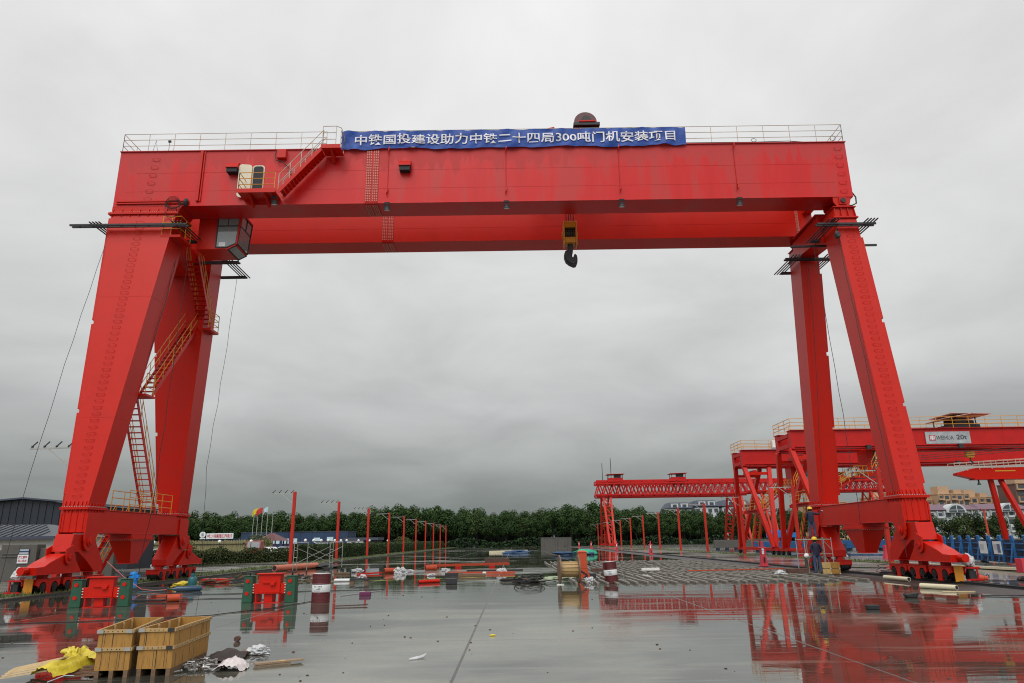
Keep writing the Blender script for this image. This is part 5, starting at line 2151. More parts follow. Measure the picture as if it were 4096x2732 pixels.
vgantry('red box girder crane nearest on the right, carrying the silver maker sign', 67.6, 3.3, 25.85, 27.0, 70, 66, 9.72, 11.36, ((38.35, 4.15, 67.6 - 1.65 - .4, True), (34.0, 3.9, 67.6 + 1.65 - .37, False)), 33.2)
# canopy hoist on the nearer crane
t = thing('hoist_house', 'hoist trolley under a pale pink tilted roof on top of the signed box girder crane', 'hoist', (43, 67.6, 11.4), world=True)
m = MB()
m.box(41.2, 44.2, 66.3, 68.9, 11.5, 11.85)
m.box(42.0, 43.2, 66.6, 68.4, 11.851, 12.5)
m.box(43.3, 44.0, 66.8, 68.2, 11.851, 12.3)
m.build('winch', M_black, t, bevel=.05)
m = MB()
m.hexa([(40.5, 65.6, 12.32), (43.2, 65.6, 12.75), (43.2, 69.4, 12.75), (40.5, 69.4, 12.32)], [(40.5, 65.6, 12.37), (43.2, 65.6, 12.80), (43.2, 69.4, 12.80), (40.5, 69.4, 12.37)])
m.hexa([(41.2, 65.6, 12.805), (45.0, 65.6, 12.70), (45.0, 69.4, 12.70), (41.2, 69.4, 12.805)], [(41.2, 65.6, 12.85), (45.0, 65.6, 12.75), (45.0, 69.4, 12.75), (41.2, 69.4, 12.85)])
m.build('roof', pm('pink_roof_sheet', (.60, .36, .30), rough=.5), t)
for x, y in ((41.4, 66.0), (43.6, 66.0), (41.4, 69.0), (43.6, 69.0)):
    m = MB()
    m.bar((x, y, 11.5), (x, y, 12.5), .08)
    m.build('post', M_black, t)
hk2 = [(42.7, 66.4, 9.0, 'small yellow crane hook hanging below the signed box girder crane'), (37.6, 81.3, 8.0, 'tiny yellow crane hook hanging beside the near right crane leg')]
for x, y, z, lb in hk2:
    t = thing('hook_block', lb, 'crane hook', (x, y, z), world=True)
    m = MB()
    m.box(x - .35, x + .35, y - .15, y + .15, z - .3, z + .3)
    m.cyl((x - .2, y - .2, z), (x - .2, y + .2, z), .25, 12)
    m.cyl((x + .2, y - .2, z + .1), (x + .2, y + .2, z + .1), .25, 12)
    m.build('housing', M_yellow, t, bevel=.03)
    m = MB()
    m.tube([(x, y, z - .3), (x, y, z - .55), (x + .16, y, z - .75), (x, y, z - .9), (x - .16, y, z - .78)], [.06, .07, .08, .07, .04], 6)
    m.build('hook', M_black, t)
    m = MB()
    for k in (-.1, .1):
        m.cyl((x + k, y, z + .2), (x + k, y, 11.2), .02, 5)
    m.build('wire_rope', M_cablem, t)
vgantry('red box girder crane behind the signed one, with a grey cabinet on its railing', 81.6, 3.0, 25.7, 27.0, 72, 68, 9.58, 11.28, None, 31.4)
t = thing('switch_cabinet', 'pale grey electric cabinet standing on the farther box girder crane', 'cabinet', (30.4, 79.4, 11.4), world=True)
m = MB()
m.box(29.1, 31.0, 79.35, 79.95, 11.45, 12.3)
m.build('body', M_shedwall, t, bevel=.03)
m = MB()
m.box(29.15, 30.95, 79.3, 79.345, 11.5, 12.25)
m.build('door', M_white, t)


def truss_crane(label, yc, gauge, x0, x1, zb, zt, legs, house):
    t = thing('lattice_girder_crane', label, 'gantry crane', ((x0 + x1) / 2, yc, 0), world=True, group='red lattice girder cranes far off')
    for gy in (yc - gauge / 2, yc + gauge / 2):
        m = MB()
        for y in (gy - .6, gy + .6):
            m.bar((x0, y, zb), (x1, y, zb), .35, .35)
            m.bar((x0, y, zt), (x1, y, zt), .35, .4)
            n = int((x1 - x0) / 1.9)
            for k in range(n):
                a = x0 + (x1 - x0) * k / n
                b = x0 + (x1 - x0) * (k + .5) / n
                c = x0 + (x1 - x0) * (k + 1) / n
                m.bar((a, y, zb), (b, y, zt), .2)
                m.bar((b, y, zt), (c, y, zb), .2)
        n2 = int((x1 - x0) / 3)
        for k in range(n2 + 1):
            a = x0 + (x1 - x0) * k / n2
            m.bar((a, gy - .6, zb), (a, gy + .6, zb), .18)
            m.bar((a, gy - .6, zt), (a, gy + .6, zt), .18)
        m.bar((x0, gy, zt + .7), (x1, gy, zt + .7), .25, .5)
        for k in range(n2 + 1):
            a = x0 + (x1 - x0) * k / n2
            m.bar((a, gy, zt), (a, gy, zt + .6), .25)
        m.bar((x0, gy, zb - .55), (x1, gy, zb - .55), .3, .35)
        for k in range(n2 + 1):
            a = x0 + (x1 - x0) * k / n2
            m.bar((a, gy, zb - .5), (a, gy, zb), .3)
        m.build('lattice_girder', M_red_far, t)
    for lx, wid in legs:
        for s in (-1, 1):
            m = MB()
            for dx in (-wid, wid):
                m.bar((lx + dx, yc + s * gauge / 2, zb - .7), (lx + dx * .7, yc + s * (gauge / 2 + 6.5), .7), .5, .5)
            for k in range(5):
                f0, f1 = k / 5, (k + 1) / 5
                def Q(f, sd):
                    return (lx + sd * wid * (1 - .3 * f), yc + s * (gauge / 2 + 6.5 * f), (zb - .7) * (1 - f) + .7 * f)
                m.bar(Q(f1, -1), Q(f1, 1), .3)
                m.bar(Q(f0, -1), Q(f1, 1), .25)
            m.build('leg', M_pole, t)
            m = MB()
            m.box(lx - wid, lx + wid, yc + s * (gauge / 2 + 6.5) - .6, yc + s * (gauge / 2 + 6.5) + .6, .25, .72)
            m.build('wheel_truck', M_red_far, t)
    for hx in house:
        m = MB()
        m.box(hx - 2.0, hx + 2.0, yc - 1.5, yc + 1.5, zt + 1.0, zt + 1.6)
        w = m.build('hoist', M_red_far, t)
        m = MB()
        m.box(hx - .2, hx + 1.4, yc - 1.2, yc + 1.2, zt + 1.601, zt + 2.45)
        m.build('winch_house', M_black, w)
        m = MB()
        m.hexa([(hx - 2.4, yc - 2, zt + 2.5), (hx + 2.4, yc - 2, zt + 2.6), (hx + 2.4, yc + 2, zt + 2.6), (hx - 2.4, yc + 2, zt + 2.5)], [(hx - 2.4, yc - 2, zt + 2.62), (hx + 2.4, yc - 2, zt + 2.72), (hx + 2.4, yc + 2, zt + 2.72), (hx - 2.4, yc + 2, zt + 2.62)])
        m.build('hoist_roof', M_red_far, w)
        m = MB()
        for dx, dy in ((-1.9, -1.4), (1.9, -1.4), (-1.9, 1.4), (1.9, 1.4)):
            m.bar((hx + dx, yc + dy, zt + 1.6), (hx + dx, yc + dy, zt + 2.52), .12)
        m.build('hoist_post', M_black, w)
    return t


truss_crane('left lattice girder crane far off, with its legs standing before the wood', 199, 5, 22.6, 63.5, 13.6, 16.6, ((25.4, 1.0), (60.8, 1.2)), (28.2, 45.6))
m = MB()
for x, h in ((24.6, 5.2), (27.0, 6.6)):
    m.cyl((x, 198, 17.1), (x, 198, 17.1 + h), .09, 6)
put(m.build('mast', M_black), 'thin black mast pair on the left end of the left lattice crane', 'mast')
truss_crane('right lattice girder crane far off, ending between the big right crane legs', 226, 5, 72, 118, 15.8, 18.6, ((78, 1.2), (112, 1.2)), (102.5, 109.5))

# low cantilever crane at the right edge
t = thing('low_crane', 'low red cantilever girder crane with slanted nose at the right picture edge', 'crane', (50, 78, 0), world=True)
m = MB()
Y = 78
m.prism([(48.2, 8.25), (50.3, 8.75), (60, 8.85), (60, 7.62), (49.9, 7.6), (48.2, 8.02)], 'y', Y - .45, Y + .45)
m.prism([(49.9, 7.59), (60, 7.61), (60, 7.52), (49.9, 7.5)], 'y', Y - .6, Y + .6)
m.build('girder', M_red, t, bevel=.01)
m = MB()
m.box(52.3, 54.5, Y - .47, Y - .452, 8.35, 8.47)
m.build('yellow_plate', M_yellow, t)
m = MB()
rail_panel(m, (47.9, Y - .6, 8.4), (60, Y - .6, 9.0), .9, 9, r=.025)
rail_panel(m, (47.9, Y + .6, 8.4), (60, Y + .6, 9.0), .9, 9, r=.025)
m.build('guard_rail', M_rail, t)
m = MB()
m.bar((51.9, Y, 7.5), (52.6, Y + .2, .3), .42, .42)
m.build('leg', M_red, t)
m = MB()
m.bar((53.0, Y, 7.5), (53.4, Y - 3.2, .3), .42, .42)
m.build('leg', M_red, t)
m = MB()
m.box(52.2, 53.8, Y - 3.8, Y + .9, .1, .3)
m.build('sill', M_red_far, t)
for x in (50.4, 57.2):
    m = MB()
    m.cyl((x, Y - .3, 7.2), (x, Y - .3, 7.49), .08, 6)
    m.cyl((x, Y - .3, 6.95), (x, Y - .3, 7.2), .2, 10, r2=.1)
    m.build('floodlight', M_black, t)
# overhead wires to the right
for k in range(3):
    m = MB()
    pts = [(30 + 60 * f, 60 + 6 * f, 7.6 + k * .18 + 6.6 * f + 2.2 * (f * f - f)) for f in [i / 14 for i in range(15)]]
    m.tube(pts, .022, 4)
    put(m.build('overhead_wire', M_cablem), 'thin overhead wire rising to the right across the box girder cranes', 'wire', 'overhead wires at the right')

# ================================================================== FORMWORK AND BEAMS ON THE RIGHT
def lerp(a, b, f):
    return a + (b - a) * f


def formwork(label, ax, ay, bx, by, h, n, group):
    ang = atan2(by - ay, bx - ax)
    Lh = sqrt((bx - ax) ** 2 + (by - ay) ** 2)
    t = thing('steel_formwork', label, 'formwork', (ax, ay, 0), ang, group=group)
    m = MB()
    m.box(0, Lh, .25, .33, .25, h * .86)
    m.box(0, Lh, .05, .6, .12, .25)
    m.build('panel', M_bluedark, t)
    m = MB()
    for z in (.45, .85, 1.2):
        m.box(0, Lh, .12, .248, z * h / 1.7, z * h / 1.7 + .07)
    m.build('waler', M_blue, t)
    for k in range(n):
        x = Lh * (k + .5) / n
        r = MB()
        r.bar((x, .02, .15), (x, .02, h * .93), .10, .12)
        r.bar((x, -.28, .12), (x, .0, h * .75), .07, .07)
        r.bar((x, .02, h * .8), (x + .05, -.05, h), .16, .16)
        r.build('rib', M_blue, t)
    for k in range(max(2, n // 3)):
        x = Lh * (k + .5) / max(2, n // 3)
        m = MB()
        m.box(x - .09, x + .09, .05, .5, .0, .119)
        m.build('foot_block', M_conc, t)
    return t


GF = 'blue steel formwork on the right'
formwork('long blue steel beam formwork with ribs behind the near right bogie, bearing two posters', 38.6, 76, 28.6, 40.5, 1.72, 19, GF)
formwork('blue steel formwork stack seen under the right saddle beam', 32.2, 72, 29.3, 66, 1.35, 8, GF)
for lb, f0, f1, dark in (('white poster with pale text hung on the blue formwork, left of the two', .795, .832, False), ('white poster with a dark picture hung on the blue formwork, right of the two', .862, .90, True)):
    a = Vector((38.6, 76, 0))
    b = Vector((28.6, 40.5, 0))
    d = (b - a).normalized()
    nrm = Vector((d.y, -d.x, 0))
    if nrm.x > 0:
        nrm = -nrm
    p0, p1 = a.lerp(b, f0) + nrm * .36, a.lerp(b, f1) + nrm * .36
    t = thing('poster', lb, 'poster', tuple((p0 + p1) / 2), world=True, group='posters on the blue formwork')

    def board(u0, u1, z0, z1, off, name, mat):
        q0, q1 = p0.lerp(p1, u0) + nrm * off, p0.lerp(p1, u1) + nrm * off
        e = nrm * .012
        m = MB()
        m.hexa([(q0.x, q0.y, z0), (q1.x, q1.y, z0), (q1.x + e.x, q1.y + e.y, z0), (q0.x + e.x, q0.y + e.y, z0)], [(q0.x, q0.y, z1), (q1.x, q1.y, z1), (q1.x + e.x, q1.y + e.y, z1), (q0.x + e.x, q0.y + e.y, z1)])
        return m.build(name, mat, t)
    board(0, 1, .62, 1.38, 0, 'sheet', M_paper)
    if dark:
        board(.5, .85, .72, 1.22, .013, 'picture', M_posterblue)
    for k in range(6):
        board(.1, .44 if dark else .62, 1.18 - k * .06, 1.19 - k * .06, .013, 'text_line', M_signgrey)
# girder moulds and beams lying farther back
for lb, x0, x1, y, h, mt in (('dark grey precast beam with starter bars behind the lattice crane legs', 30.5, 39, 112, 1.15, M_conc),
                             ('black wrapped beam on blue supports between the box girder cranes', 33, 47, 98, .75, M_black), ('long blue mould beam behind the signed crane leg', 30, 52, 92, .95, M_blue)):
    t = thing('precast_beam', lb, 'beam', ((x0 + x1) / 2, y, 0), world=True)
    m = MB()
    m.box(x0, x1, y - .4, y + .4, .35, .35 + h)
    m.build('beam', mt, t, bevel=.03)
    m = MB()
    for k in range(int((x1 - x0) / 1.4)):
        m.box(x0 + .3 + k * 1.4, x0 + .7 + k * 1.4, y - .35, y + .35, 0, .349)
    m.build('supports', M_bluedark, t)
    if mt is M_conc:
        m = MB()
        for k in range(26):
            m.box(x0 + .1 + k * .32, x0 + .16 + k * .32, y - .03, y + .03, .35 + h + .001, .35 + h + .25)
        m.build('starter_bars', M_black, t)
t = thing('blue_mould_lift', 'raised bright blue mould frame on legs between the box girder cranes', 'formwork', (34, 96, 0), world=True)
m = MB()
m.box(33.2, 37.2, 95.2, 96.4, 1.75, 2.35)
m.box(33.4, 36.0, 95.3, 96.2, 2.36, 2.7)
m.build('frame', M_bluepump, t, bevel=.02)
for x in (33.6, 34.8, 36.0, 37.0):
    m = MB()
    m.box(x - .09, x + .09, 95.7, 95.9, 0, 1.749)
    m.build('leg', M_blue, t)
t = thing('low_concrete_wall', 'low pale concrete wall segment at the far end of the yard', 'wall', (13, 226, 0), world=True)
m = MB()
m.box(8.0, 17.2, 222, 224, .0, 2.55)
m.box(7.9, 17.3, 221.9, 224.1, 2.552, 2.7)
m.build('wall', M_conc, t)
for x in (8.4, 12.4, 15.4):
    m = MB()
    m.box(x, x + .5, 221.8, 221.99, .0, 2.5)
    m.build('pilaster', M_conc, t)
# ================================================================== THINGS ON THE YARD
# ---------------------------------------------------------------- wooden crates
def crate(label, x0, x1, y0, y1, skew, grp):
    """open plywood crate, length along +Y, sheared to lie at a slight angle"""
    t = thing('wooden_crate', label, 'crate', (x0, y0, 0), world=True, group=grp)

    def S(m):
        m.v = [(x + (y - y0) * skew, y + (x - x0) * .04, z) for x, y, z in m.v]
        return m
    zb, zt, th = .10, .645, .018
    m = MB()
    m.box(x0, x1, y0, y0 + th, zb, zt)
    S(m).build('front_panel', M_wood, t)
    m = MB()
    m.box(x0, x1, y1 - th, y1, zb, zt)
    S(m).build('back_panel', M_wood, t)
    for xs in (x0, x1 - th):
        m = MB()
        m.box(xs, xs + th, y0 + th + .001, y1 - th - .001, zb, zt)
        S(m).build('side_panel', M_wood, t)
    m = MB()
    m.box(x0 + th, x1 - th, y0 + th, y1 - th, zb, zb + .02)
    S(m).build('floor_panel', M_woodold, t)
    m = MB()
    for z in (.36, .60):
        m.box(x0 - .006, x1 + .006, y0 - .022, y0 - .001, z, z + .045)
        m.box(x1 + .001, x1 + .022, y0 - .02, y1 + .02, z, z + .045)
        m.box(x0 - .022, x0 - .001, y0 - .02, y1 + .02, z, z + .045)
        m.box(x0, x1, y1 + .001, y1 + .02, z, z + .045)
    for f in (.12, .5, .88):
        xx = x0 + (x1 - x0) * f
    for y in [y0 + .18 + k * (y1 - y0 - .36) / 3 for k in range(4)]:
        m.box(x0 + th + .001, x0 + th + .03, y - .025, y + .025, zb + .02, zt - .01)
    S(m).build('batten_frame', M_wood2, t)
    m = MB()
    random.seed(len(label))
    for z in (.382, .622):
        for k in range(6):
            xx = x0 + (x1 - x0) * (.16 + .68 * k / 5) + random.uniform(-.015, .015)
            m.box(xx - .006, xx + .006, y0 - .026, y0 - .0225, z - .006, z + .006)
        for k in range(14):
            yy = y0 + (y1 - y0) * (.06 + .88 * k / 13) + random.uniform(-.02, .02)
            m.box(x1 + .0225, x1 + .026, yy - .007, yy + .007, z - .006, z + .006)
    for k in range(5):     # gaps between the boards of the panels
        xx = x0 + (x1 - x0) * random.uniform(.1, .9)
        m.box(xx - .0022, xx + .0022, y0 - .0022, y0 - .0005, zb + .01, .355)
        xx = x0 + (x1 - x0) * random.uniform(.1, .9)
        m.box(xx - .0022, xx + .0022, y0 - .0022, y0 - .0005, .41, .595)
    for k in range(9):
        yy = y0 + (y1 - y0) * (k + random.random()) / 9
        z0_ = random.choice((zb + .01, .41))
        m.box(x1 + .0003, x1 + .0022, yy - .003, yy + .003, z0_, z0_ + .18)
    S(m).build('nails_and_gaps', M_dark, t)
    for f in (.08, .5, .92):
        m = MB()
        xx = x0 + (x1 - x0) * f
        m.box(xx - .03, xx + .03, y0, y1, .0, .099)
        S(m).build('skid', M_woodold, t)
    for xx in (x0 + .0, x1 - .07):
        for z in (.362, .602):
            m = MB()
            m.box(xx - .02, xx + .07, y0 - .03, y0 - .023, z - .004, z + .046)
            S(m).build('corner_strap', M_galv if grp and xx == x0 or label.startswith('left') else M_black, t)
    return t


GC = 'open plywood crates standing side by side'
c1 = crate('left one of two open plywood crates, with bright metal corner straps', -6.02, -5.54, 10.9, 12.65, -.24, GC)
c2 = crate('right one of two open plywood crates, with black straps and long side in view', -5.47, -4.98, 11.0, 12.65, -.10, GC)

# ---------------------------------------------------------------- yellow sheet bundle at the corner
t = thing('slat_bundle', 'bundle of pale slats half wrapped in crumpled yellow sheeting at the bottom left corner', 'bundle', (-6.6, 10.9, 0), world=True)
m = MB()
random.seed(8)
for k in range(13):
    f = k / 12
    a = Vector((-7.22 + f * .14, 10.72 - f * .08 + (f * .55), .05 + .10 * sin(pi * f)))
    b = Vector((-6.50 + f * .05, 10.62 + f * .62, .16 + .12 * sin(pi * f)))
    m.bar(a, b, .052, .02)
m.build('slats', M_tan, t)
m = MB()
n1, n2 = 16, 12
vs = []
for j in range(n2 + 1):
    for i in range(n1 + 1):
        u, v = i / n1, j / n2
        x = -6.72 + u * .34 + .12 * v
        y = 10.55 + v * .85
        z = .02 + .25 * sin(pi * (.15 + .75 * u)) * (.75 + .25 * sin(2.4 * v)) + .05 * noise.noise(Vector((u * 6, v * 6, 1))) + .03 * noise.noise(Vector((u * 14, v * 12, 4)))
        vs.append((x, y, max(.012, z)))
fs = [(j * (n1 + 1) + i, j * (n1 + 1) + i + 1, (j + 1) * (n1 + 1) + i + 1, (j + 1) * (n1 + 1) + i) for j in range(n2) for i in range(n1)]
m.add(vs, fs)
vs = []
for j in range(9):       # knotted corner and the tail over the planks
    for i in range(19):
        u, v = i / 18, j / 8
        x = -6.52 + u * .52
        y = 11.3 + v * .26 - u * .12
        z = .24 + .05 * sin(pi * v) - .03 * u + .05 * noise.noise(Vector((u * 8, v * 5, 7))) + (.10 * max(0, 1 - abs(u - .02) * 9)) + .06 * max(0, 1 - abs(u - .95) * 8)
        vs.append((x, y, z))
fs = [(j * 19 + i, j * 19 + i + 1, (j + 1) * 19 + i + 1, (j + 1) * 19 + i) for j in range(8) for i in range(18)]
m.add(vs, fs)
m.blob((-6.62, 11.28, .30), (.10, .06, .07), seed=4, amp=.4, sub=3)
m.blob((-6.50, 11.24, .29), (.05, .05, .08), seed=6, amp=.35, sub=3)
m.build('yellow_sheet', M_tarp, t, smooth=True)
m = MB()
for k in range(6):
    m.bar((-6.42 + .02 * k, 10.9 + k * .09, .03 + .028 * (k % 4)), (-5.95 - .03 * (k % 3), 11.0 + k * .1, .045 + .03 * (k % 4)), .10, .02)
m.build('boards', M_woodold, t)
m = MB()
m.tube([(-6.45, 10.55, .02), (-6.3, 10.68, .08), (-6.2, 10.74, .07)], .006, 5)
put(m.build('straw', M_flagw), 'pale thin strap curling out of the yellow bundle', 'strap')

# ---------------------------------------------------------------- red and green counterweight stands
def stand(label, loc, rz, grp):
    t = thing('stop_stand', label, 'crane stand', loc, rz, group=grp)
    m = MB()
    m.box(-.42, .42, -.2, .2, .86, .90)
    m.box(-.36, .36, -.14, .14, .30, .859)
    m.box(-.56, .56, -.10, .10, .26, .58)
    m.box(-.40, .40, -.26, .26, .28, .299)
    m.box(-.42, .42, -.28, .28, .0, .02)
    m.box(-.40, -.36, -.24, .24, .021, .279)
    m.box(.36, .40, -.24, .24, .021, .279)
    m.box(-.14, .14, -.16, .16, .021, .279)
    m.box(-.2, .22, -.18, -.141, .58, .66)
    m.box(.05, .2, -.22, -.181, .52, .6)
    m.build('body', M_red, t, bevel=.008)
    for s in (-1, 1):
        m = MB()
        m.hexa([(s * .70 - .17, -.16, .0), (s * .70 + .17, -.16, .0), (s * .70 + .17, .16, .0), (s * .70 - .17, .16, .0)], [(s * .70 - .14, -.14, .80), (s * .70 + .14, -.14, .80), (s * .70 + .14, .14, .80), (s * .70 - .14, .14, .80)])
        m.box(s * .70 - .155, s * .70 + .155, -.155, .155, .801, .83)
        gw = m.build('green_post', M_green, t, bevel=.01)
        m = MB()
        for z in (.28, .66):
            m.cyl((s * .70 - .01, -.147, z), (s * .70 - .01, -.172, z), .06, 16)
        m.build('red_dot', M_red, gw)
        m = MB()
        m.cyl((s * .70, 0, .831), (s * .70, 0, .90), .025, 8)
        m.cyl((s * .70 - .0, 0, .90), (s * .70, 0, .925), .13, 14)
        m.build('hand_wheel', M_black, gw)
        for k in range(4):
            m = MB()
            m.cyl((s * .555, -.115, .30 + k * .08), (s * .50, -.115, .30 + k * .08), .016, 8)
            m.build('bolt', M_galv, t)
    return t


GS = 'red stop stands with green posts'
st1 = stand('red stop stand with green posts on the left, in front of the near left bogie', (-12.95, 23.3, .001), radians(8), GS)
st2 = dup(st1, (-7.95, 24.15, .001), radians(-3), 'red stop stand with green posts beside the left maroon drum', GS)

# ---------------------------------------------------------------- drums
def drum(label, loc, rz, lean, writing):
    t = thing('oil_drum', label, 'drum', loc, rz)
    t.rotation_euler = (lean[0], lean[1], rz)
    m = MB()
    R = .285
    prof = [(R * .2, .012), (R * .94, .012), (R * 1.0, 0), (R * 1.02, .02), (R, .04)]
    for z in (.07, .11, .15, .19, .23):
        prof += [(R, z), (R * 1.012, z + .012), (R, z + .024)]
    prof += [(R, .29), (R * 1.03, .30), (R, .315), (R, .56), (R * 1.03, .575), (R, .59)]
    for z in (.63, .67, .71, .75, .79):
        prof += [(R, z), (R * 1.012, z + .012), (R, z + .024)]
    prof += [(R, .845), (R * 1.02, .855), (R * 1.0, .88), (R * .94, .866), (R * .1, .862)]
    m.lathe(prof, n=32)
    m.build('shell', M_maroon, t, smooth=True)
    m = MB()
    m.lathe([(R * 1.006, .325), (R * 1.008, .326), (R * 1.008, .550), (R * 1.006, .551)], n=32)
    m.build('label_band', M_label, t, smooth=True)
    m = MB()
    m.lathe([(R * .3, .8635), (R * .92, .8675), (R * .99, .884), (R * .3, .87)], n=32)
    m.build('lid', M_label, t, smooth=True)

    def wrap(p):
        a = p.x / (R * 1.01)
        return Vector((R * 1.016 * sin(a), -R * 1.016 * cos(a), p.z))
    for (body, x, z, w, h) in writing:
        text_obj(body, 'lettering', M_signdark, t, (x, 0, z), (1, 0, 0), (0, 0, 1), w, h, warp=wrap, bold=.01)
    m = MB()
    for k in range(6):
        a = -.55 + k * .02
    for (x, z, w) in ((-.16, .358, .2), (-.1, .40, .13)):
        vs = [wrap(Vector((x + w * i / 8, 0, z + dz))) for dz in (0, .012) for i in range(9)]
        m.add(vs, [(i, i + 1, 10 + i, 9 + i) for i in range(8)])
    m.build('small_print', M_signdark, t)
    return t


drum('maroon oil drum with a white label band beside the red and green stand', (-6.2, 23.75, 0), 0, (0, 0), [('\u957f\u57ce', -.17, .47, .09, .055), ('\u6da6\u6ed1\u6cb9', -.05, .475, .14, .045), ('200L', -.04, .42, .1, .03)])
drum('tilted maroon oil drum with a white label band among the battens', (4.16, 32.0, .004), 0, (0, radians(-4.5)), [('\u4e2d\u56fd\u77f3\u6cb9', -.16, .46, .17, .045), ('200L', -.12, .41, .1, .03)])

# ---------------------------------------------------------------- wooden cable reel
t = thing('cable_reel', 'empty wooden cable reel with two round flanges at the edge of the battens', 'cable reel', (2.3, 31.6, .6), radians(4))
for x in (-.40, .40):
    m = MB()
    m.cyl((x - .028, 0, 0), (x + .028, 0, 0), .585, 36)
    m.cyl((x - .04 if x < 0 else x + .028, 0, 0), (x - .028 if x < 0 else x + .04, 0, 0), .12, 16)
    fl_ = m.build('flange', M_woodold, t)
    m = MB()
    for k in range(4):
        a = k * pi / 2 + .6
        s = -1 if x < 0 else 1
        m.cyl((x + s * .029, .4 * cos(a), .4 * sin(a)), (x + s * .04, .4 * cos(a), .4 * sin(a)), .03, 8)
    m.build('bolts', M_steel, fl_)
m = MB()
for k in range(14):
    a = k * 2 * pi / 14
    c = Vector((0, .30 * cos(a), .30 * sin(a)))
    m.bar((-.372, c.y, c.z), (.372, c.y, c.z), .115, .03, up=(0, cos(a), sin(a)))
m.build('core_staves', M_wood2, t)

# orange red stand next to the reel
t = thing('orange_stand', 'orange red steel post stand with slotted foot right of the wooden reel', 'stand', (3.05, 33.4, 0))
m = MB()
m.box(-.2, .2, -.2, .2, .56, 1.26)
m.hexa([(-.24, -.24, 1.262), (.24, -.24, 1.262), (.24, .24, 1.262), (-.24, .24, 1.262)], [(-.1, -.1, 1.34), (.1, -.1, 1.34), (.1, .1, 1.34), (-.1, .1, 1.34)])
m.build('post', M_orange, t, bevel=.01)
m = MB()
m.prism([(-.2, .559), (.2, .559), (.38, .02), (.30, .02), (.18, .32), (-.10, .1), (-.12, .02), (-.2, .02)], 'y', -.2, -.17)
m.box(-.19, .19, -.169, .2, .02, .06)
m.prism([(-.2, .559), (.2, .559), (.38, .02), (.30, .02), (.18, .32), (-.10, .1), (-.12, .02), (-.2, .02)], 'y', .17, .2)
m.build('foot', M_orange, t)
m = MB()
for k in range(4):
    m.prism([(-.15 + k * .08, .5 - k * .05), (-.1 + k * .08, .52 - k * .05), (-.02 + k * .08, .40 - k * .05), (-.07 + k * .08, .38 - k * .05)], 'y', -.208, -.201)
m.build('slots', M_dark, t)


# ---------------------------------------------------------------- helpers for scraps
def plank(label, a, b, w, h, mat=None, cat='plank', name='plank', group=None):
    m = MB()
    m.bar(a, b, w, h)
    return put(m.build(name, mat or M_woodold, bevel=.004), label, cat, group)


def pipe(label, a, b, r, mat, name='pipe', cat='pipe', wall=.8, hollow=True):
    a, b = Vector(a), Vector(b)
    m = MB()
    m.cyl(a, b, r, 16)
    t = thing(name, label, cat, tuple(a), world=True)
    m.build('tube', mat, t, smooth=True)
    if hollow:
        d = (b - a).normalized()
        m = MB()
        m.cyl(a - d * .004, a - d * .002, r * wall, 14)
        m.build('bore', M_dark, t)
        m = MB()
        m.cyl(b + d * .004, b + d * .002, r * wall, 14)
        m.build('bore', M_dark, t)
    return t


def bag(label, c, r, mat, seed, name='plastic_bag', cat='bag', amp=.34, freq=2.3):
    m = MB()
    m.blob(c, r, seed=seed, amp=amp, sub=4, freq=freq, flat=.55)
    return put(m.build(name, mat), label, cat)


def block_(label, c, s, mat, name='block', cat='block', rz=0.0, bev=.01):
    m = MB()
    m.box(-s[0] / 2, s[0] / 2, -s[1] / 2, s[1] / 2, 0, s[2])
    o = m.build(name, mat, bevel=bev)
    o.location = c
    o.rotation_euler = (0, 0, rz)
    return put(o, label, cat)


def coil(label, c, R, turns, r, mat, seed, name='cable_coil', cat='cable', lift=.05):
    random.seed(seed)
    m = MB()
    for k in range(turns):
        rx, ry = R * random.uniform(.6, 1.1), R * random.uniform(.6, 1.1)
        ox, oy = random.uniform(-.15, .15) * R, random.uniform(-.15, .15) * R
        ph = random.uniform(0, 6)
        pts = [(c[0] + ox + rx * cos(a), c[1] + oy + ry * sin(a), c[2] + r + lift * (k / turns) * (1.2 + sin(a + ph)) * 1.2) for a in [i * 2 * pi / 22 + ph for i in range(23)]]
        m.tube(pts, r, 5, cap=False)
    return put(m.build(name, mat), label, cat)


# bolts heap, white bag, crate lid scraps by the crates
t = thing('bolt_heap', 'heap of large bare steel bolts spilled on dark sacking right of the crates', 'bolts', (-4.75, 11.9, 0), world=True)
m = MB()
vs, fs = [], []
n1, n2 = 14, 10
for j in range(n2 + 1):
    for i in range(n1 + 1):
        u, v = i / n1, j / n2
        vs.append((-5.12 + u * .62 + .05 * sin(5 * v), 12.0 + v * 1.15 + .06 * sin(4 * u), max(.006, .03 + .09 * sin(pi * u) * sin(pi * v) + .05 * noise.noise(Vector((u * 5, v * 5, 2))))))
fs = [(j * (n1 + 1) + i, j * (n1 + 1) + i + 1, (j + 1) * (n1 + 1) + i + 1, (j + 1) * (n1 + 1) + i) for j in range(n2) for i in range(n1)]
m.add(vs, fs)
m.build('sacking', pm('dark_sacking', (.03, .022, .02), rough=.7, var=.4, scale=6), t, smooth=True)
random.seed(15)
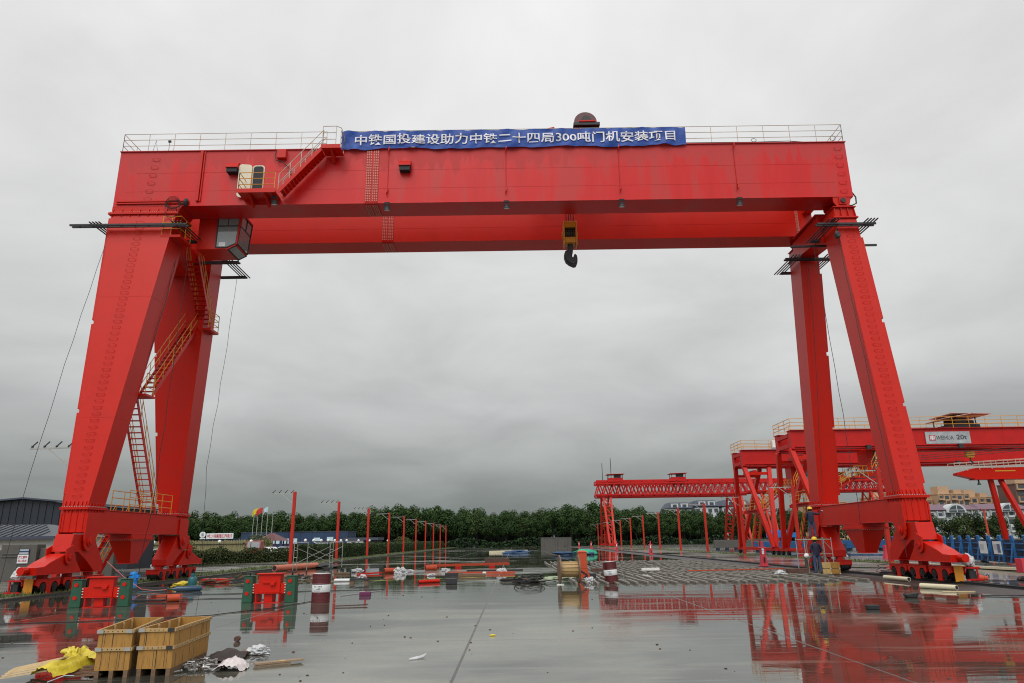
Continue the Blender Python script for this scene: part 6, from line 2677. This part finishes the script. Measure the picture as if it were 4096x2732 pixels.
for k in range(46):
    x, y = -4.86 + random.gauss(0, .17), 11.72 + random.gauss(0, .26)
    if x > -4.45 and y < 11.7:
        x -= .3
    z = .025 + random.random() * .09 * max(0, 1 - abs(y - 11.9) * 1.6)
    a = random.uniform(0, 6.28)
    d = Vector((cos(a), sin(a), random.uniform(-.1, .15))).normalized()
    p = Vector((x, y, z))
    L_ = random.uniform(.06, .12)
    m = MB()
    m.cyl(p, p + d * L_, .0125, 7)
    m.cyl(p - d * .02, p, .024, 6)
    if k % 3 == 0:
        m.cyl(p + d * L_ * .6, p + d * (L_ * .6 + .018), .024, 6)
    m.build('bolt', M_steel, t)
m = MB()
n1, n2 = 20, 16
vs = []
for j in range(n2 + 1):
    for i in range(n1 + 1):
        u, v = i / n1, j / n2
        x = -4.50 + u * .44 + .05 * sin(v * 4) - .12 * v
        y = 11.30 + v * .72
        z = .012 + .13 * (sin(pi * min(1, u * 1.05)) ** .6 if 0 < u < .95 else 0) * (.35 + .65 * sin(pi * (.1 + .85 * v))) + .035 * noise.noise(Vector((u * 7, v * 7, 11))) + .02 * noise.noise(Vector((u * 16, v * 14, 5)))
        vs.append((x, y, max(.006, z)))
fs = [(j * (n1 + 1) + i, j * (n1 + 1) + i + 1, (j + 1) * (n1 + 1) + i + 1, (j + 1) * (n1 + 1) + i) for j in range(n2) for i in range(n1)]
m.add(vs, fs)
put(m.build('woven_bag', M_bag, smooth=True), 'crumpled pinkish white bag lying against the heap of bolts', 'bag')
bag('small white plastic bag with blue print beyond the heap of bolts', (-4.40, 12.98, .055), (.16, .13, .085), M_plastic, 31, freq=3)
block_('dark rag pad left of the small printed plastic bag', (-4.62, 12.98, 0), (.13, .2, .07), M_woodold, 'pad', 'rag', .3)
t = thing('plank', 'flat brown plank with a pale label, lying right of the pinkish bag', 'plank', (-3.65, 11.85, 0), world=True)
m = MB()
m.bar((-4.02, 11.72, .04), (-3.40, 12.12, .04), .16, .022)
m.bar((-4.0, 11.70, .014), (-3.55, 11.98, .014), .08, .026)
m.build('board', pm('plank_brown', (.27, .19, .12), rough=.55, var=.25, scale=4, stretch=(2, 8, 1)), t)
m = MB()
m.bar((-3.70, 11.90, .053), (-3.62, 11.95, .053), .09, .003)
m.build('label', M_cardboard, t)
m = MB()
m.cyl((-5.40, 14.72, .05), (-5.40, 14.62, .05), .05, 14)
m.cyl((-5.40, 14.73, .05), (-5.40, 14.721, .05), .04, 14)
put(m.build('tin', M_rust), 'small rusty brown tin lying alone on the wet concrete behind the crates', 'tin')
m = MB()
m.tube([(-1.70, 12.12, .012), (-1.6, 12.2, .014), (-1.52, 12.3, .02), (-1.47, 12.4, .05)], [.018, .03, .026, .012], 7)
put(m.build('foil_strip', M_plastic), 'curled white plastic strip on the open concrete left of the long joint', 'strip')
m = MB()
m.tube([(-.52, 14.92, .015), (-.44, 14.94, .018), (-.41, 14.95, .015)], [.014, .02, .012], 6)
put(m.build('yellow_scrap', M_flagy), 'tiny yellowish scrap right of the long joint in the concrete', 'scrap')

# ---------------------------------------------------------------- left middle: pump, cylinders, pipes
t = thing('hydraulic_pump', 'bright blue hydraulic pump unit standing before the far left bogie', 'pump', (-16.3, 31.6, 0))
t.scale = (.82, .82, .8)
m = MB()
m.box(-.24, .24, -.2, .2, .05, .12)
m.cyl((0, 0, .12), (0, 0, .50), .2, 18)
m.cyl((0, 0, .50), (0, 0, .54), .23, 18)
m.cyl((0, 0, .54), (0, 0, .86), .19, 18)
m.lathe([(.19, .86), (.17, .92), (.06, .95)], n=18)
m.build('motor', M_bluepump, t, smooth=True)
m = MB()
for k in range(12):
    a = k * 2 * pi / 12
    m.box(.19 * cos(a) - .012, .19 * cos(a) + .012, .19 * sin(a) - .012, .19 * sin(a) + .012, .56, .84)
m.build('fins', M_bluepump, t)
m = MB()
m.box(.15, .30, -.1, .1, .62, .78)
m.build('terminal_box', M_bluepump, t)
t = thing('gas_cylinder', 'upright dark teal gas cylinder behind the lying navy one', 'gas cylinder', (-14.5, 33.3, 0))
m = MB()
m.lathe([(.17, 0), (.19, .03), (.19, .36), (.16, .43), (.08, .47), (.05, .49), (.05, .53)], n=20)
m.build('bottle', M_teal, t, smooth=True)
m = MB()
m.lathe([(.10, .49), (.10, .60), (.09, .60), (.09, .50)], n=14)
m.cyl((0, 0, .53), (0, 0, .57), .03, 8)
m.build('collar', M_teal, t)
t = thing('gas_cylinder', 'long navy gas cylinder lying on the wet concrete, valve at its left end', 'gas cylinder', (-13.9, 30.15, .11), radians(24))
m = MB()
m.tube([(-.02, 0, 0), (.06, 0, 0), (.16, 0, 0), (1.0, 0, 0), (1.08, 0, 0), (1.11, 0, 0)], [.04, .06, .11, .11, .09, .04], 18)
m.build('bottle', M_navy, t, smooth=True)
m = MB()
m.cyl((-.16, 0, 0), (-.02, 0, 0), .04, 10)
m.cyl((-.1, -.06, 0), (-.1, .06, 0), .03, 8)
m.cyl((-.2, 0, .03), (-.14, 0, .03), .05, 10)
m.build('valve', M_green, t)
plank('thin bright red tube resting along the lying navy gas cylinder', (-13.75, 30.5, .16), (-13.2, 30.75, .16), .05, .05, M_orange, 'tube', 'tube')
m = MB()
m.tube([(-17.2, 31.0, 1.2), (-16.3, 31.0, .5), (-15.4, 30.6, .1), (-14.7, 30.3, .05), (-14.1, 30.1, .1)], .014, 5)
put(m.build('gas_hose', pm('pink_hose', (.5, .12, .10))), 'thin pinkish gas hose sagging to the valve of the lying cylinder', 'hose')
m = MB()
m.tube([(-16.6, 31.2, .9), (-16.2, 30.8, .05), (-15.2, 29.9, .03), (-14.2, 30.0, .08)], .013, 5)
put(m.build('gas_hose', M_teal), 'thin dark green gas hose lying in a curve left of the cylinders', 'hose')
t = thing('pipe', 'short orange red pipe with a wide dark mouth in front of the gas cylinders', 'pipe', (-11.55, 25.0, 0), world=True)
m = MB()
m.cyl((-11.62, 24.85, .12), (-11.3, 25.06, .12), .12, 20)
m.build('tube', M_orange, t, smooth=True)
m = MB()
m.cyl((-11.627, 24.845, .12), (-11.622, 24.849, .12), .10, 20)
m.build('bore', M_dark, t)
plank('black rubber strip lying left of the short orange pipe', (-13.0, 25.2, .04), (-11.75, 24.95, .05), .22, .05, M_rubber, 'strip', 'strip')
plank('long black flat beam lying before the blue pump', (-16.4, 30.7, .08), (-14.5, 30.9, .08), .2, .15, M_black, 'beam', 'beam')
plank('orange red tube lying right of the left stand', (-13.0, 27.0, .05), (-12.2, 27.3, .06), .09, .09, M_orange, 'tube', 'tube')
m = MB()
m.box(-15.5, -14.3, 36.6, 37.2, .02, .20)
m.box(-14.7, -14.25, 36.55, 36.595, .04, .18)
put(m.build('red_case', M_red), 'flat red steel case among the scrap behind the gas cylinders', 'case')
t = thing('scrap_heap', 'dark heap of rusty scrap and cut timber between the far left bogie and the stand', 'scrap', (-14.5, 37.5, 0), world=True)
random.seed(44)
for k in range(34):
    x, y = random.uniform(-16.3, -10.8), random.uniform(35.2, 41.5)
    a = random.uniform(-.6, .6)
    l = random.uniform(.3, 1.1)
    m = MB()
    m.bar((x, y, random.uniform(.03, .1)), (x + l * cos(a), y + l * sin(a), random.uniform(.05, .28)), random.uniform(.06, .2), random.uniform(.04, .12))
    m.build('offcut', random.choice((M_rust, M_woodold, M_black, M_woodold, M_rust)), t)
# long black cables across the yard
for i, (lb, pts) in enumerate((('long black cable lying across the yard in front of both stands', [(-14.0, 18.2, 0), (-10.5, 18.9, 0), (-8.0, 19.9, 0), (-6.9, 22.6, 0), (-6.4, 24.6, 0)]),
                               ('black cable lying from the left stand towards the left drum', [(-12.0, 25.6, 0), (-10.5, 26.0, 0), (-9.0, 25.8, 0), (-8.4, 25.0, 0)]),
                               ('second black cable running behind the stands to the drum', [(-12.8, 28.0, 0), (-10.0, 28.6, 0), (-8.0, 29.3, 0), (-5.2, 29.6, 0)]))):
    P = []
    for k in range(len(pts) - 1):
        a, b = Vector(pts[k]), Vector(pts[k + 1])
        for q in range(6):
            v = a.lerp(b, q / 6)
            P.append((v.x + .06 * sin(v.x * 5), v.y + .05 * sin(v.x * 3.1 + 1), .016))
    P.append((pts[-1][0], pts[-1][1], .016))
    m = MB()
    m.tube(P, .012, 5)
    put(m.build('power_cable', M_cablem), lb, 'cable')
# yellow webbing
P = [(-13.5 + 13.8 * f, 35.0 + 3.9 * f + .25 * sin(f * 9), .012) for f in [i / 40 for i in range(41)]]
m = MB()
m.add([(x, y - .06, z) for x, y, z in P] + [(x, y + .06, z + .006 * sin(i)) for i, (x, y, z) in enumerate(P)], [(i, i + 1, 42 + i, 41 + i) for i in range(40)])
m.add([(x, y - .06, .002) for x, y, z in P] + [(x, y + .06, .002) for x, y, z in P], [(i, 41 + i, 42 + i, i + 1) for i in range(40)])
put(m.build('lifting_sling', pm('sling_yellow', (.45, .46, .08), rough=.7)), 'long yellowish lifting sling stretched across the wet yard', 'sling')
bag('crumpled yellow sling heap beside the teal gas cylinder', (-14.9, 33.6, .1), (.5, .3, .14), M_tarp, 12, 'sling_heap', 'sling')
# scaffold frame left
t = thing('mobile_scaffold', 'open grey scaffold frame with crossed braces on wheels left of the left drum', 'scaffold', (-13.4, 50.5, 0), world=True)
ends = ((-14.0, 48.0), (-12.9, 53.0))
for (x, y) in ends:
    m = MB()
    for dx in (-.45, .45):
        m.tube([(x + dx, y, .12), (x + dx, y, 1.92)], .026, 6)
    for dx in (-.2,):
        m.tube([(x - .45 + .22, y, .12), (x - .45 + .22, y, 1.9)], .018, 5)
    m.tube([(x - .45, y, 1.9), (x + .45, y, 1.9)], .026, 6)
    for z in (.5, .95, 1.4):
        m.tube([(x - .45, y, z), (x - .23, y, z)], .018, 5)
    m.build('end_frame', M_galv, t)
    for dx in (-.45, .45):
        m = MB()
        m.cyl((x + dx - .03, y, .08), (x + dx + .03, y, .08), .08, 10)
        m.build('castor', M_black, t)
for dx in (-.45, .45):
    m = MB()
    m.tube([(ends[0][0] + dx, ends[0][1], 1.6), (ends[1][0] + dx, ends[1][1], .5)], .016, 5)
    m.tube([(ends[0][0] + dx, ends[0][1], .5), (ends[1][0] + dx, ends[1][1], 1.6)], .016, 5)
    m.build('cross_brace', M_galv, t)
# big orange tube by the scaffold
pipe('big pale orange pipe lying beside the grass strip under the scaffold frame', (-16.5, 50.6, .22), (-15.2, 56.5, .22), .2, pm('pale_orange', (.60, .16, .09)))
m = MB()
m.blob((-14.8, 56.8, .12), (1.2, .8, .2), seed=5, amp=.3)
put(m.build('black_sheet', M_rubber), 'black plastic sheeting crumpled on the ground behind the scaffold frame', 'sheet')
# scraps in the middle
plank('long orange red steel bar lying across the far yard, upper one', (-6.0, 50.2, .26), (-.4, 52.4, .26), .12, .16, M_orange, 'steel bar', 'steel_bar')
t = thing('bar_rest', 'red bracket block under the upper orange bar', 'block', (-3.9, 50.9, 0), world=True)
m = MB()
m.box(-4.1, -3.7, 50.6, 51.1, 0, .16)
m.box(-1.8, -1.4, 51.5, 52.0, 0, .16)
m.build('block', M_red, t)
plank('long orange red steel bar lying across the far yard, lower one', (-3.9, 42.4, .08), (0.0, 42.0, .08), .10, .12, M_orange, 'steel bar', 'steel_bar')
plank('black steel bar lying between the two long orange bars', (-3.0, 45.8, .06), (.5, 46.0, .06), .1, .1, M_black, 'steel bar', 'steel_bar')
pipe('short bright red pipe lying alone left of the long joint', (-4.4, 33.7, .075), (-3.5, 34.3, .075), .075, M_red)
block_('dark cut log block standing right of the short red pipe', (-2.82, 32.9, 0), (.46, .4, .24), M_black, 'timber_block', 'block', .2, .02)
block_('black timber baulk lying just behind the yellow sling', (-3.35, 40.6, 0), (1.0, .3, .16), M_black, 'timber_baulk', 'baulk', .1)
block_('dark brown timber baulk lying before the yellow sling', (-2.3, 39.5, 0), (1.45, .3, .16), M_woodold, 'timber_baulk', 'baulk', -.05)
t = thing('timber_bench', 'low dark timber bench on two feet right behind the left drum', 'bench', (-7.2, 34.3, 0), radians(3))
m = MB()
m.box(-.42, .42, -.15, .15, .14, .22)
m.build('board', M_black, t)
for x in (-.33, .33):
    m = MB()
    m.box(x - .09, x + .09, -.12, .12, 0, .139)
    m.build('foot', M_woodold, t)
bag('small white bag lying on the low dark bench', (-7.1, 34.5, .30), (.16, .13, .1), M_plastic, 41)
block_('small purple box lying in the puddle right of the left drum', (-5.34, 26.5, 0), (.38, .25, .13), M_purplebox, 'box', 'box', .05)
block_('pale paper sack lying right of the left drum', (-8.5, 36.4, 0), (.75, .4, .13), M_label, 'paper_sack', 'sack', .1, .04)
m = MB()
m.bar((-5.3, 22.0, .03), (-4.4, 22.2, .04), .06, .03)
m.bar((-4.75, 22.15, .035), (-4.38, 22.22, .05), .05, .02)
put(m.build('file', M_rust), 'reddish brown stick lying in the puddle before the purple box', 'stick')
plank('thin pale stick lying slanted right of the left drum', (-6.2, 26.4, .015), (-5.2, 28.9, .02), .04, .02, M_galv, 'stick', 'stick')
pipe('orange red pipe stub lying by a white torn bag in the middle yard', (-8.0, 45.2, .16), (-7.3, 45.6, .16), .15, M_orange)
bag('torn white plastic bag standing in the puddle beside the orange pipe stub', (-6.9, 44.6, .12), (.34, .2, .22), M_plastic, 51)
plank('red flat bar lying left of the torn white bag', (-9.3, 43.6, .05), (-8.0, 44.4, .08), .2, .08, M_red, 'flat bar', 'flat_bar')
pipe('small orange pipe stub lying farther right in the puddle', (-5.9, 48.6, .17), (-5.2, 48.9, .17), .16, M_orange)
bag('white plastic scrap right of the small orange pipe stub', (-4.4, 46.6, .07), (.24, .1, .12), M_plastic, 53, amp=.5)
bag('clear plastic scrap left of the small orange pipe stub', (-6.8, 46.8, .06), (.4, .2, .08), M_plastic, 54)
bag('green and white plastic sack behind the left drum', (-10.0, 47.0, .1), (.32, .22, .14), M_plastic, 55)
block_('brown timber offcut behind the green and white sack', (-10.4, 44.5, 0), (.9, .3, .12), M_woodold, 'timber_offcut', 'offcut', .2)
block_('dark timber offcut left of the brown one', (-11.4, 43.6, 0), (.8, .35, .14), M_rust, 'timber_offcut', 'offcut', -.2)
block_('grey flat box standing in the far puddle', (-9.2, 47.8, 0), (.8, .3, .2), M_signgrey, 'flat_box', 'box', .1)
bag('white foam scrap on the long lower orange bar', (-.75, 42.6, .16), (.24, .15, .13), M_plastic, 57)
block_('white tin near the middle of the lower orange bar', (-1.7, 41.0, 0), (.2, .2, .18), M_white, 'tin', 'tin', 0, .03)
bag('white scrap of foam left of the dark baulks', (-4.6, 40.7, .06), (.22, .15, .08), M_plastic, 58)
block_('rusty brown offcut near the end of the long joint', (-.55, 34.9, 0), (.28, .16, .07), M_woodold, 'offcut', 'offcut', .2)
block_('dark red offcut right of the joint end', (.35, 35.2, 0), (.42, .2, .09), M_rust, 'offcut', 'offcut', -.1)
block_('black baulk lying before the far puddle', (-1.6, 66, 0), (2.2, .5, .3), M_rust, 'timber_baulk', 'baulk', .05)
coil('messy black cable coils left of the wooden reel', (.6, 33.0, 0), .62, 9, .022, M_cablem, 3, lift=.16)
coil('flat dark cable coil farther left of the wooden reel', (-.15, 34.6, 0), .55, 5, .022, M_cablem, 5)
m = MB()
m.tube([(1.1, 33.2, .05), (1.5, 32.4, .12), (1.75, 32.0, .1)], .022, 5)
put(m.build('cable_tail', M_cablem), 'black cable tail running from the coils to the wooden reel', 'cable')
bag('white rag heap at the foot of the orange stand', (3.25, 32.35, .09), (.2, .18, .14), M_plastic, 61)
block_('black steel trough lying left of the tilted drum', (3.35, 34.7, .09), (.85, .3, .2), M_black, 'trough', 'trough', .04)
block_('small white scrap under the left reel flange', (1.9, 31.25, 0), (.3, .12, .03), M_white, 'scrap', 'scrap', .1)
bag('green net heap among the far battens, left side', (2.2, 36.5, .03), (.9, .7, .05), pm('pale_green_net', (.30, .36, .22)), 63)
t = thing('green_net', 'bright green net cover laid over a dark bundle at the far puddle', 'net', (8.6, 92, 0), world=True)
m = MB()
m.blob((8.9, 92, .3), (1.35, .7, .36), seed=8, amp=.25, sub=4, flat=.8)
m.build('net', M_greennet, t, smooth=True)
m = MB()
m.box(8.3, 9.9, 91.2, 91.4, .05, .34)
m.build('bundle', M_bluetarp, t, bevel=.1)
m = MB()
m.blob((6.3, 93, .2), (1.5, .7, .25), seed=18, amp=.3, sub=3, flat=.7)
put(m.build('blue_sheet', M_bluetarp), 'dark blue plastic sheet lying left of the green net', 'sheet')
m = MB()
m.blob((.2, 112, .15), (2.0, .8, .26), seed=28, amp=.3, sub=3, flat=.7)
put(m.build('blue_sheet', M_bluetarp), 'farther blue plastic sheet heap before the low concrete wall', 'sheet')
m = MB()
m.bar((-4, 118, .15), (2, 122, .2), .5, .3)
put(m.build('pale_beam', M_ivory), 'long pale beam lying far off left of the low concrete wall', 'beam')
block_('white foam strip lying on the battens right of the tilted drum', (7.6, 41.5, .1), (1.0, .2, .14), M_white, 'foam_strip', 'strip', .1)
bag('white cloth on the battens left of the standing worker', (12.9, 36.0, .12), (.26, .2, .12), M_plastic, 66)
plank('long orange red steel strip lying over the battens left of the standing worker', (9.3, 40.0, .12), (15.0, 41.2, .12), .09, .05, M_orange, 'steel strip', 'steel_strip')
block_('dark steel trough on the battens left of the standing worker', (13.9, 36.5, .1), (1.0, .35, .2), M_rust, 'trough', 'trough', 0)
block_('dark shallow trough lying behind the tilted drum', (5.0, 41.5, .1), (1.4, .4, .16), M_rust, 'trough', 'trough', .05)
# foreground right
t = thing('rubber_block', 'black rubber block lying alone on the red mirrored concrete', 'block', (9.08, 19.1, 0), radians(2))
m = MB()
m.box(-.15, .15, -.09, .09, 0, .11)
m.build('body', M_rubber, t, bevel=.015)
m = MB()
m.box(-.14, .14, -.092, -.088, .03, .08)
m.build('groove', M_dark, t)
m = MB()
m.hexa([(11.72, 22.35, .0), (12.0, 22.3, .0), (12.02, 22.55, .0), (11.75, 22.6, 0)], [(11.68, 22.35, .10), (12.06, 22.28, .16), (12.08, 22.55, .14), (11.7, 22.6, .11)])
put(m.build('rubber_pad', M_rubber, bevel=.02), 'black lump of rubber lying right of the single block', 'rubber pad')
pipe('ivory pipe lying beside the near right bogie, farther one', (15.88, 31.9, .09), (15.95, 30.1, .09), .085, M_ivory)
pipe('ivory pipe lying nearest on the wet concrete before the right rail', (14.35, 26.35, .085), (14.86, 25.1, .085), .085, M_ivory)
plank('pale batten lying in front of the nearest ivory pipe', (13.9, 24.3, .02), (14.9, 24.2, .02), .05, .03, M_tan, 'batten strip', 'batten_strip')
m = MB()
m.tube([(14.1, 22.6, .02), (15.0, 22.3, .03), (15.6, 22.4, .02), (16.1, 22.0, .02)], .018, 5)
m.tube([(15.2, 22.35, .02), (15.7, 22.0, .03)], .014, 5)
put(m.build('twig', M_cablem), 'thin dark twig lying on the concrete at the right', 'twig')
t = thing('chain_hoist', 'orange chain hoist with black chain lying right of the near right bogie', 'chain hoist', (18.55, 29.75, 0), radians(-5))
m = MB()
m.cyl((-.28, 0, .10), (-.12, 0, .10), .11, 14)
m.cyl((-.06, 0, .12), (.18, 0, .12), .12, 14)
m.cyl((.2, 0, .11), (.34, 0, .11), .09, 12)
m.build('body', M_orange, t, bevel=.01)
m = MB()
m.cyl((-.12, -.02, .10), (-.07, -.02, .10), .13, 12)
m.tube([(.3, 0, .2), (.36, 0, .25), (.42, 0, .2), (.4, 0, .12)], .02, 6)
m.build('wheel', M_black, t)
m = MB()
random.seed(2)
for k in range(36):
    x, y = .55 + random.gauss(0, .2), random.gauss(0, .08)
    m.tube([(x, y, .03), (x + .03, y + .03, .05), (x + .06, y, .03), (x + .03, y - .03, .02), (x, y, .03)], .012, 4)
m.build('chain', M_black, t)
coil('black cable coil at the right picture edge beyond the crane rail', (20.6, 29.6, .004), .5, 5, .025, M_cablem, 9)
coil('loose cable loops on the apron behind the near right bogie', (18.9, 37.0, .01), .8, 4, .016, M_cablem, 12, lift=.2)
t = thing('red_post_stand', 'pink red cable pedestal seen just left of the near right bogie', 'pedestal', (29.1, 57.6, 0))
m = MB()
m.hexa([(-.26, -.22, .02), (.26, -.22, .02), (.26, .22, .02), (-.26, .22, .02)], [(-.15, -.15, .6), (.15, -.15, .6), (.15, .15, .6), (-.15, .15, .6)])
m.box(-.15, .15, -.15, .15, .601, 1.1)
m.build('body', M_pink, t)
block_('small pink red bin at the right picture edge', (23.7, 34.5, .06), (.42, .42, .62), M_pink, 'bin', 'bin', .1)
plank('long pale timber lying along the grass strip at the right', (24.6, 47, .12), (25.0, 34, .12), .2, .12, M_ivory, 'timber', 'timber')

# ---------------------------------------------------------------- scaffold tower, boxes and workers at the right
t = thing('scaffold_tower', 'thin pipe scaffold tower carrying the upper worker at the far right crane leg', 'scaffold', (15.5, 37.9, 0), world=True)
for x in (14.82, 15.35, 15.80, 16.2):
    for y in (37.5, 38.6):
        m = MB()
        m.tube([(x, y, 0), (x, y, 1.76)], .021, 6)
        m.build('standard', M_galv, t)
m = MB()
for y in (37.5, 38.6):
    for z in (.95, 1.66):
        m.tube([(14.82, y, z), (16.2, y, z)], .018, 6)
for x in (14.82, 15.35, 15.8, 16.2):
    m.tube([(x, 37.5, 1.66), (x, 38.6, 1.66)], .018, 6)
m.build('ledgers', M_galv, t)
m = MB()
m.tube([(15.35, 37.48, 1.6), (16.1, 37.48, .3)], .014, 5)
m.tube([(15.8, 37.46, 1.6), (16.2, 37.46, 1.1)], .014, 5)
m.tube([(14.82, 37.48, .3), (15.3, 37.48, 1.6)], .014, 5)
m.build('brace', M_galv, t)
m = MB()
m.box(15.2, 16.1, 37.55, 38.55, 1.685, 1.72)
m.build('deck', M_woodold, t)
t = thing('cylinder_rack', 'dark green post with a white helmet shaped cap left of the standing worker', 'post', (14.72, 37.3, 0))
m = MB()
m.box(-.05, .05, -.05, .05, .0, .78)
m.box(-.09, .09, -.09, .09, 0, .03)
m.tube([(.05, 0, .45), (.2, 0, .42), (.25, 0, .55)], .03, 6)
m.build('post', pm('olive_paint', (.05, .06, .03)), t)
m = MB()
m.blob((.06, 0, .88), (.13, .12, .12), seed=3, amp=.06, sub=3)
m.build('cap', M_white, t, smooth=True)
for lb, x, mt in (('pale cardboard box standing under the scaffold tower', 15.62, M_cardboard), ('browner cardboard box beside the pale one under the scaffold tower', 16.07, M_wood)):
    t = thing('cardboard_box', lb, 'box', (x, 37.25, 0), radians(3), group='boxes under the scaffold tower')
    m = MB()
    m.box(-.22, .22, -.2, .2, 0, .54)
    m.build('body', mt, t, bevel=.01)
    m = MB()
    m.box(-.225, .225, -.205, .205, .255, .275)
    m.build('strap', M_black, t)
    m = MB()
    m.box(.16, .222, -.207, -.203, .25, .28)
    m.box(.16, .222, -.207, -.203, .0, .03)
    m.build('tape', M_label, t)


def person(label, loc, rz, J, sc=1.0, helmet=True):
    """J: joint positions; one skinned body, colours by nearest limb"""
    t = thing('person', label, 'person', loc, rz)
    nm = list(J)
    idx = {k: i for i, k in enumerate(nm)}
    E = [('pelvis', 'belly'), ('belly', 'chest'), ('chest', 'collar'), ('collar', 'neck'), ('neck', 'head'), ('head', 'crown'), ('head', 'nose'), ('head', 'earl'), ('head', 'earr')]
    for s in 'lr':
        E += [('collar', 'sh' + s), ('sh' + s, 'el' + s), ('el' + s, 'wr' + s), ('wr' + s, 'pa' + s), ('pelvis', 'hi' + s), ('hi' + s, 'kn' + s), ('kn' + s, 'an' + s), ('an' + s, 'to' + s)]
        for f in ('t', 'a', 'b', 'c', 'd'):
            E += [('pa' + s, f + s), ]
    R = {'pelvis': .135, 'belly': .135, 'chest': .155, 'collar': .10, 'neck': .058, 'head': .092, 'crown': .075, 'nose': .012, 'earl': .016, 'earr': .016}
    for s in 'lr':
        R.update({'sh' + s: .078, 'el' + s: .056, 'wr' + s: .036, 'pa' + s: .034, 'hi' + s: .10, 'kn' + s: .072, 'an' + s: .055, 'to' + s: .045})
        for f in ('t', 'a', 'b', 'c', 'd'):
            R[f + s] = .010
    me = bpy.data.meshes.new('body')
    me.from_pydata([tuple(J[k]) for k in nm], [(idx[a], idx[b]) for a, b in E], [])
    o = bpy.data.objects.new('body', me)
    COL.objects.link(o)
    md = o.modifiers.new('skin', 'SKIN')
    for k in nm:
        v = me.skin_vertices[0].data[idx[k]]
        r = R[k]
        v.radius = (r * (1.25 if k in ('chest', 'belly', 'pelvis') else 1), r)
        v.use_root = (k == 'pelvis')
    sd = o.modifiers.new('sub', 'SUBSURF')
    sd.levels = 2
    sd.render_levels = 2
    dg = bpy.context.evaluated_depsgraph_get()
    m2 = bpy.data.meshes.new_from_object(o.evaluated_get(dg))
    bpy.data.objects.remove(o)
    for mt in (M_navycloth, M_jeans, M_skin, M_glove, M_boot):
        m2.materials.append(mt)
    segs = []
    for a, b in E:
        if a.startswith('pa') or b.startswith('pa'):
            mi = 3
        elif a in ('neck', 'head') or b in ('neck', 'head'):
            mi = 2
        elif a.startswith(('hi', 'kn')) or (a == 'pelvis' and b.startswith('hi')):
            mi = 1
        elif a.startswith('an'):
            mi = 4
        else:
            mi = 0
        segs.append((Vector(J[a]), Vector(J[b]), mi))
    for p in m2.polygons:
        c = p.center
        best, bi = 9, 0
        for a, b, mi in segs:
            d = b - a
            f = max(0, min(1, (c - a).dot(d) / max(1e-6, d.length_squared)))
            e = (c - (a + d * f)).length - (.05 if mi == 0 else 0)
            if e < best:
                best, bi = e, mi
        p.material_index = bi
        p.use_smooth = True
    m2.name = 'body'
    o = bpy.data.objects.new('body', m2)
    COL.objects.link(o)
    o.parent = t
    h = Vector(J['head'])
    m = MB()
    m.lathe([(.165, -.005), (.17, .0), (.135, .012), (.132, .05), (.115, .10), (.07, .135), (.02, .147)], (h.x, h.y, h.z + .06), 20)
    m.prism([(h.x - .10, h.z + .055), (h.x + .10, h.z + .055), (h.x + .10, h.z + .066), (h.x - .10, h.z + .066)], 'y', h.y + .10, h.y + .20)
    m.build('helmet', M_helmet, t, smooth=True)
    m = MB()
    m.blob((h.x, h.y - .02, h.z + .01), (.103, .105, .085), seed=1, amp=.04, sub=3)
    m.build('hair', M_hair, t, smooth=True)
    t.scale = (sc, sc, sc)
    return t


def joints(arm_l, arm_r, legs, lean=0.0):
    J = {'pelvis': (0, 0, .93), 'belly': (0, lean * .3, 1.08), 'chest': (0, lean * .7, 1.26), 'collar': (0, lean, 1.42), 'neck': (0, lean + .01, 1.50), 'head': (0, lean + .03, 1.60), 'crown': (0, lean + .02, 1.68),
         'nose': (0, lean + .14, 1.585), 'earl': (-.098, lean + .03, 1.59), 'earr': (.098, lean + .03, 1.59)}
    for s, sg, arm in (('l', -1, arm_l), ('r', 1, arm_r)):
        J['sh' + s] = (sg * .19, lean, 1.40)
        J['el' + s], J['wr' + s], J['pa' + s] = arm
        w, p = Vector(arm[1]), Vector(arm[2])
        d = (p - w).normalized()
        side = Vector((1, 0, 0)) if abs(d.x) < .7 else Vector((0, 1, 0))
        side = (side - d * side.dot(d)).normalized()
        up = d.cross(side)
        for f, (o_, L_) in {'a': (.03, .085), 'b': (.01, .095), 'c': (-.01, .09), 'd': (-.03, .075)}.items():
            J[f + s] = tuple(p + side * o_ + d * L_ + up * .02)
        J['t' + s] = tuple(p + side * .055 + d * .03 + up * .02)
        J['hi' + s] = (sg * .10, 0, .88)
        J['kn' + s], J['an' + s], J['to' + s] = legs[s]
    return J


LG = {'l': ((-.12, .03, .48), (-.12, -.01, .07), (-.14, .16, .04)), 'r': ((.12, .02, .48), (.13, -.03, .07), (.16, .14, .04))}
person('worker in dark jacket, blue jeans and yellow helmet, standing on the ground, back turned', (15.18, 37.05, 0), radians(-6),
       joints(((-.27, .0, 1.12), (-.2, .2, 1.0), (-.13, .27, 1.0)), ((.27, .03, 1.12), (.2, .24, 1.02), (.12, .3, 1.03)), LG, .0), 1.0)
LG2 = {'l': ((-.12, .04, .48), (-.15, .0, .07), (-.17, .16, .04)), 'r': ((.13, .06, .48), (.17, -.02, .07), (.24, .14, .04))}
person('worker in dark overalls and yellow helmet on the scaffold, reaching to the red beam', (15.5, 37.95, 1.722), radians(-22),
       joints(((-.24, .08, 1.14), (-.1, .26, 1.18), (-.04, .33, 1.22)), ((.42, .2, 1.36), (.58, .38, 1.50), (.63, .44, 1.55)), LG2, .05), .89)
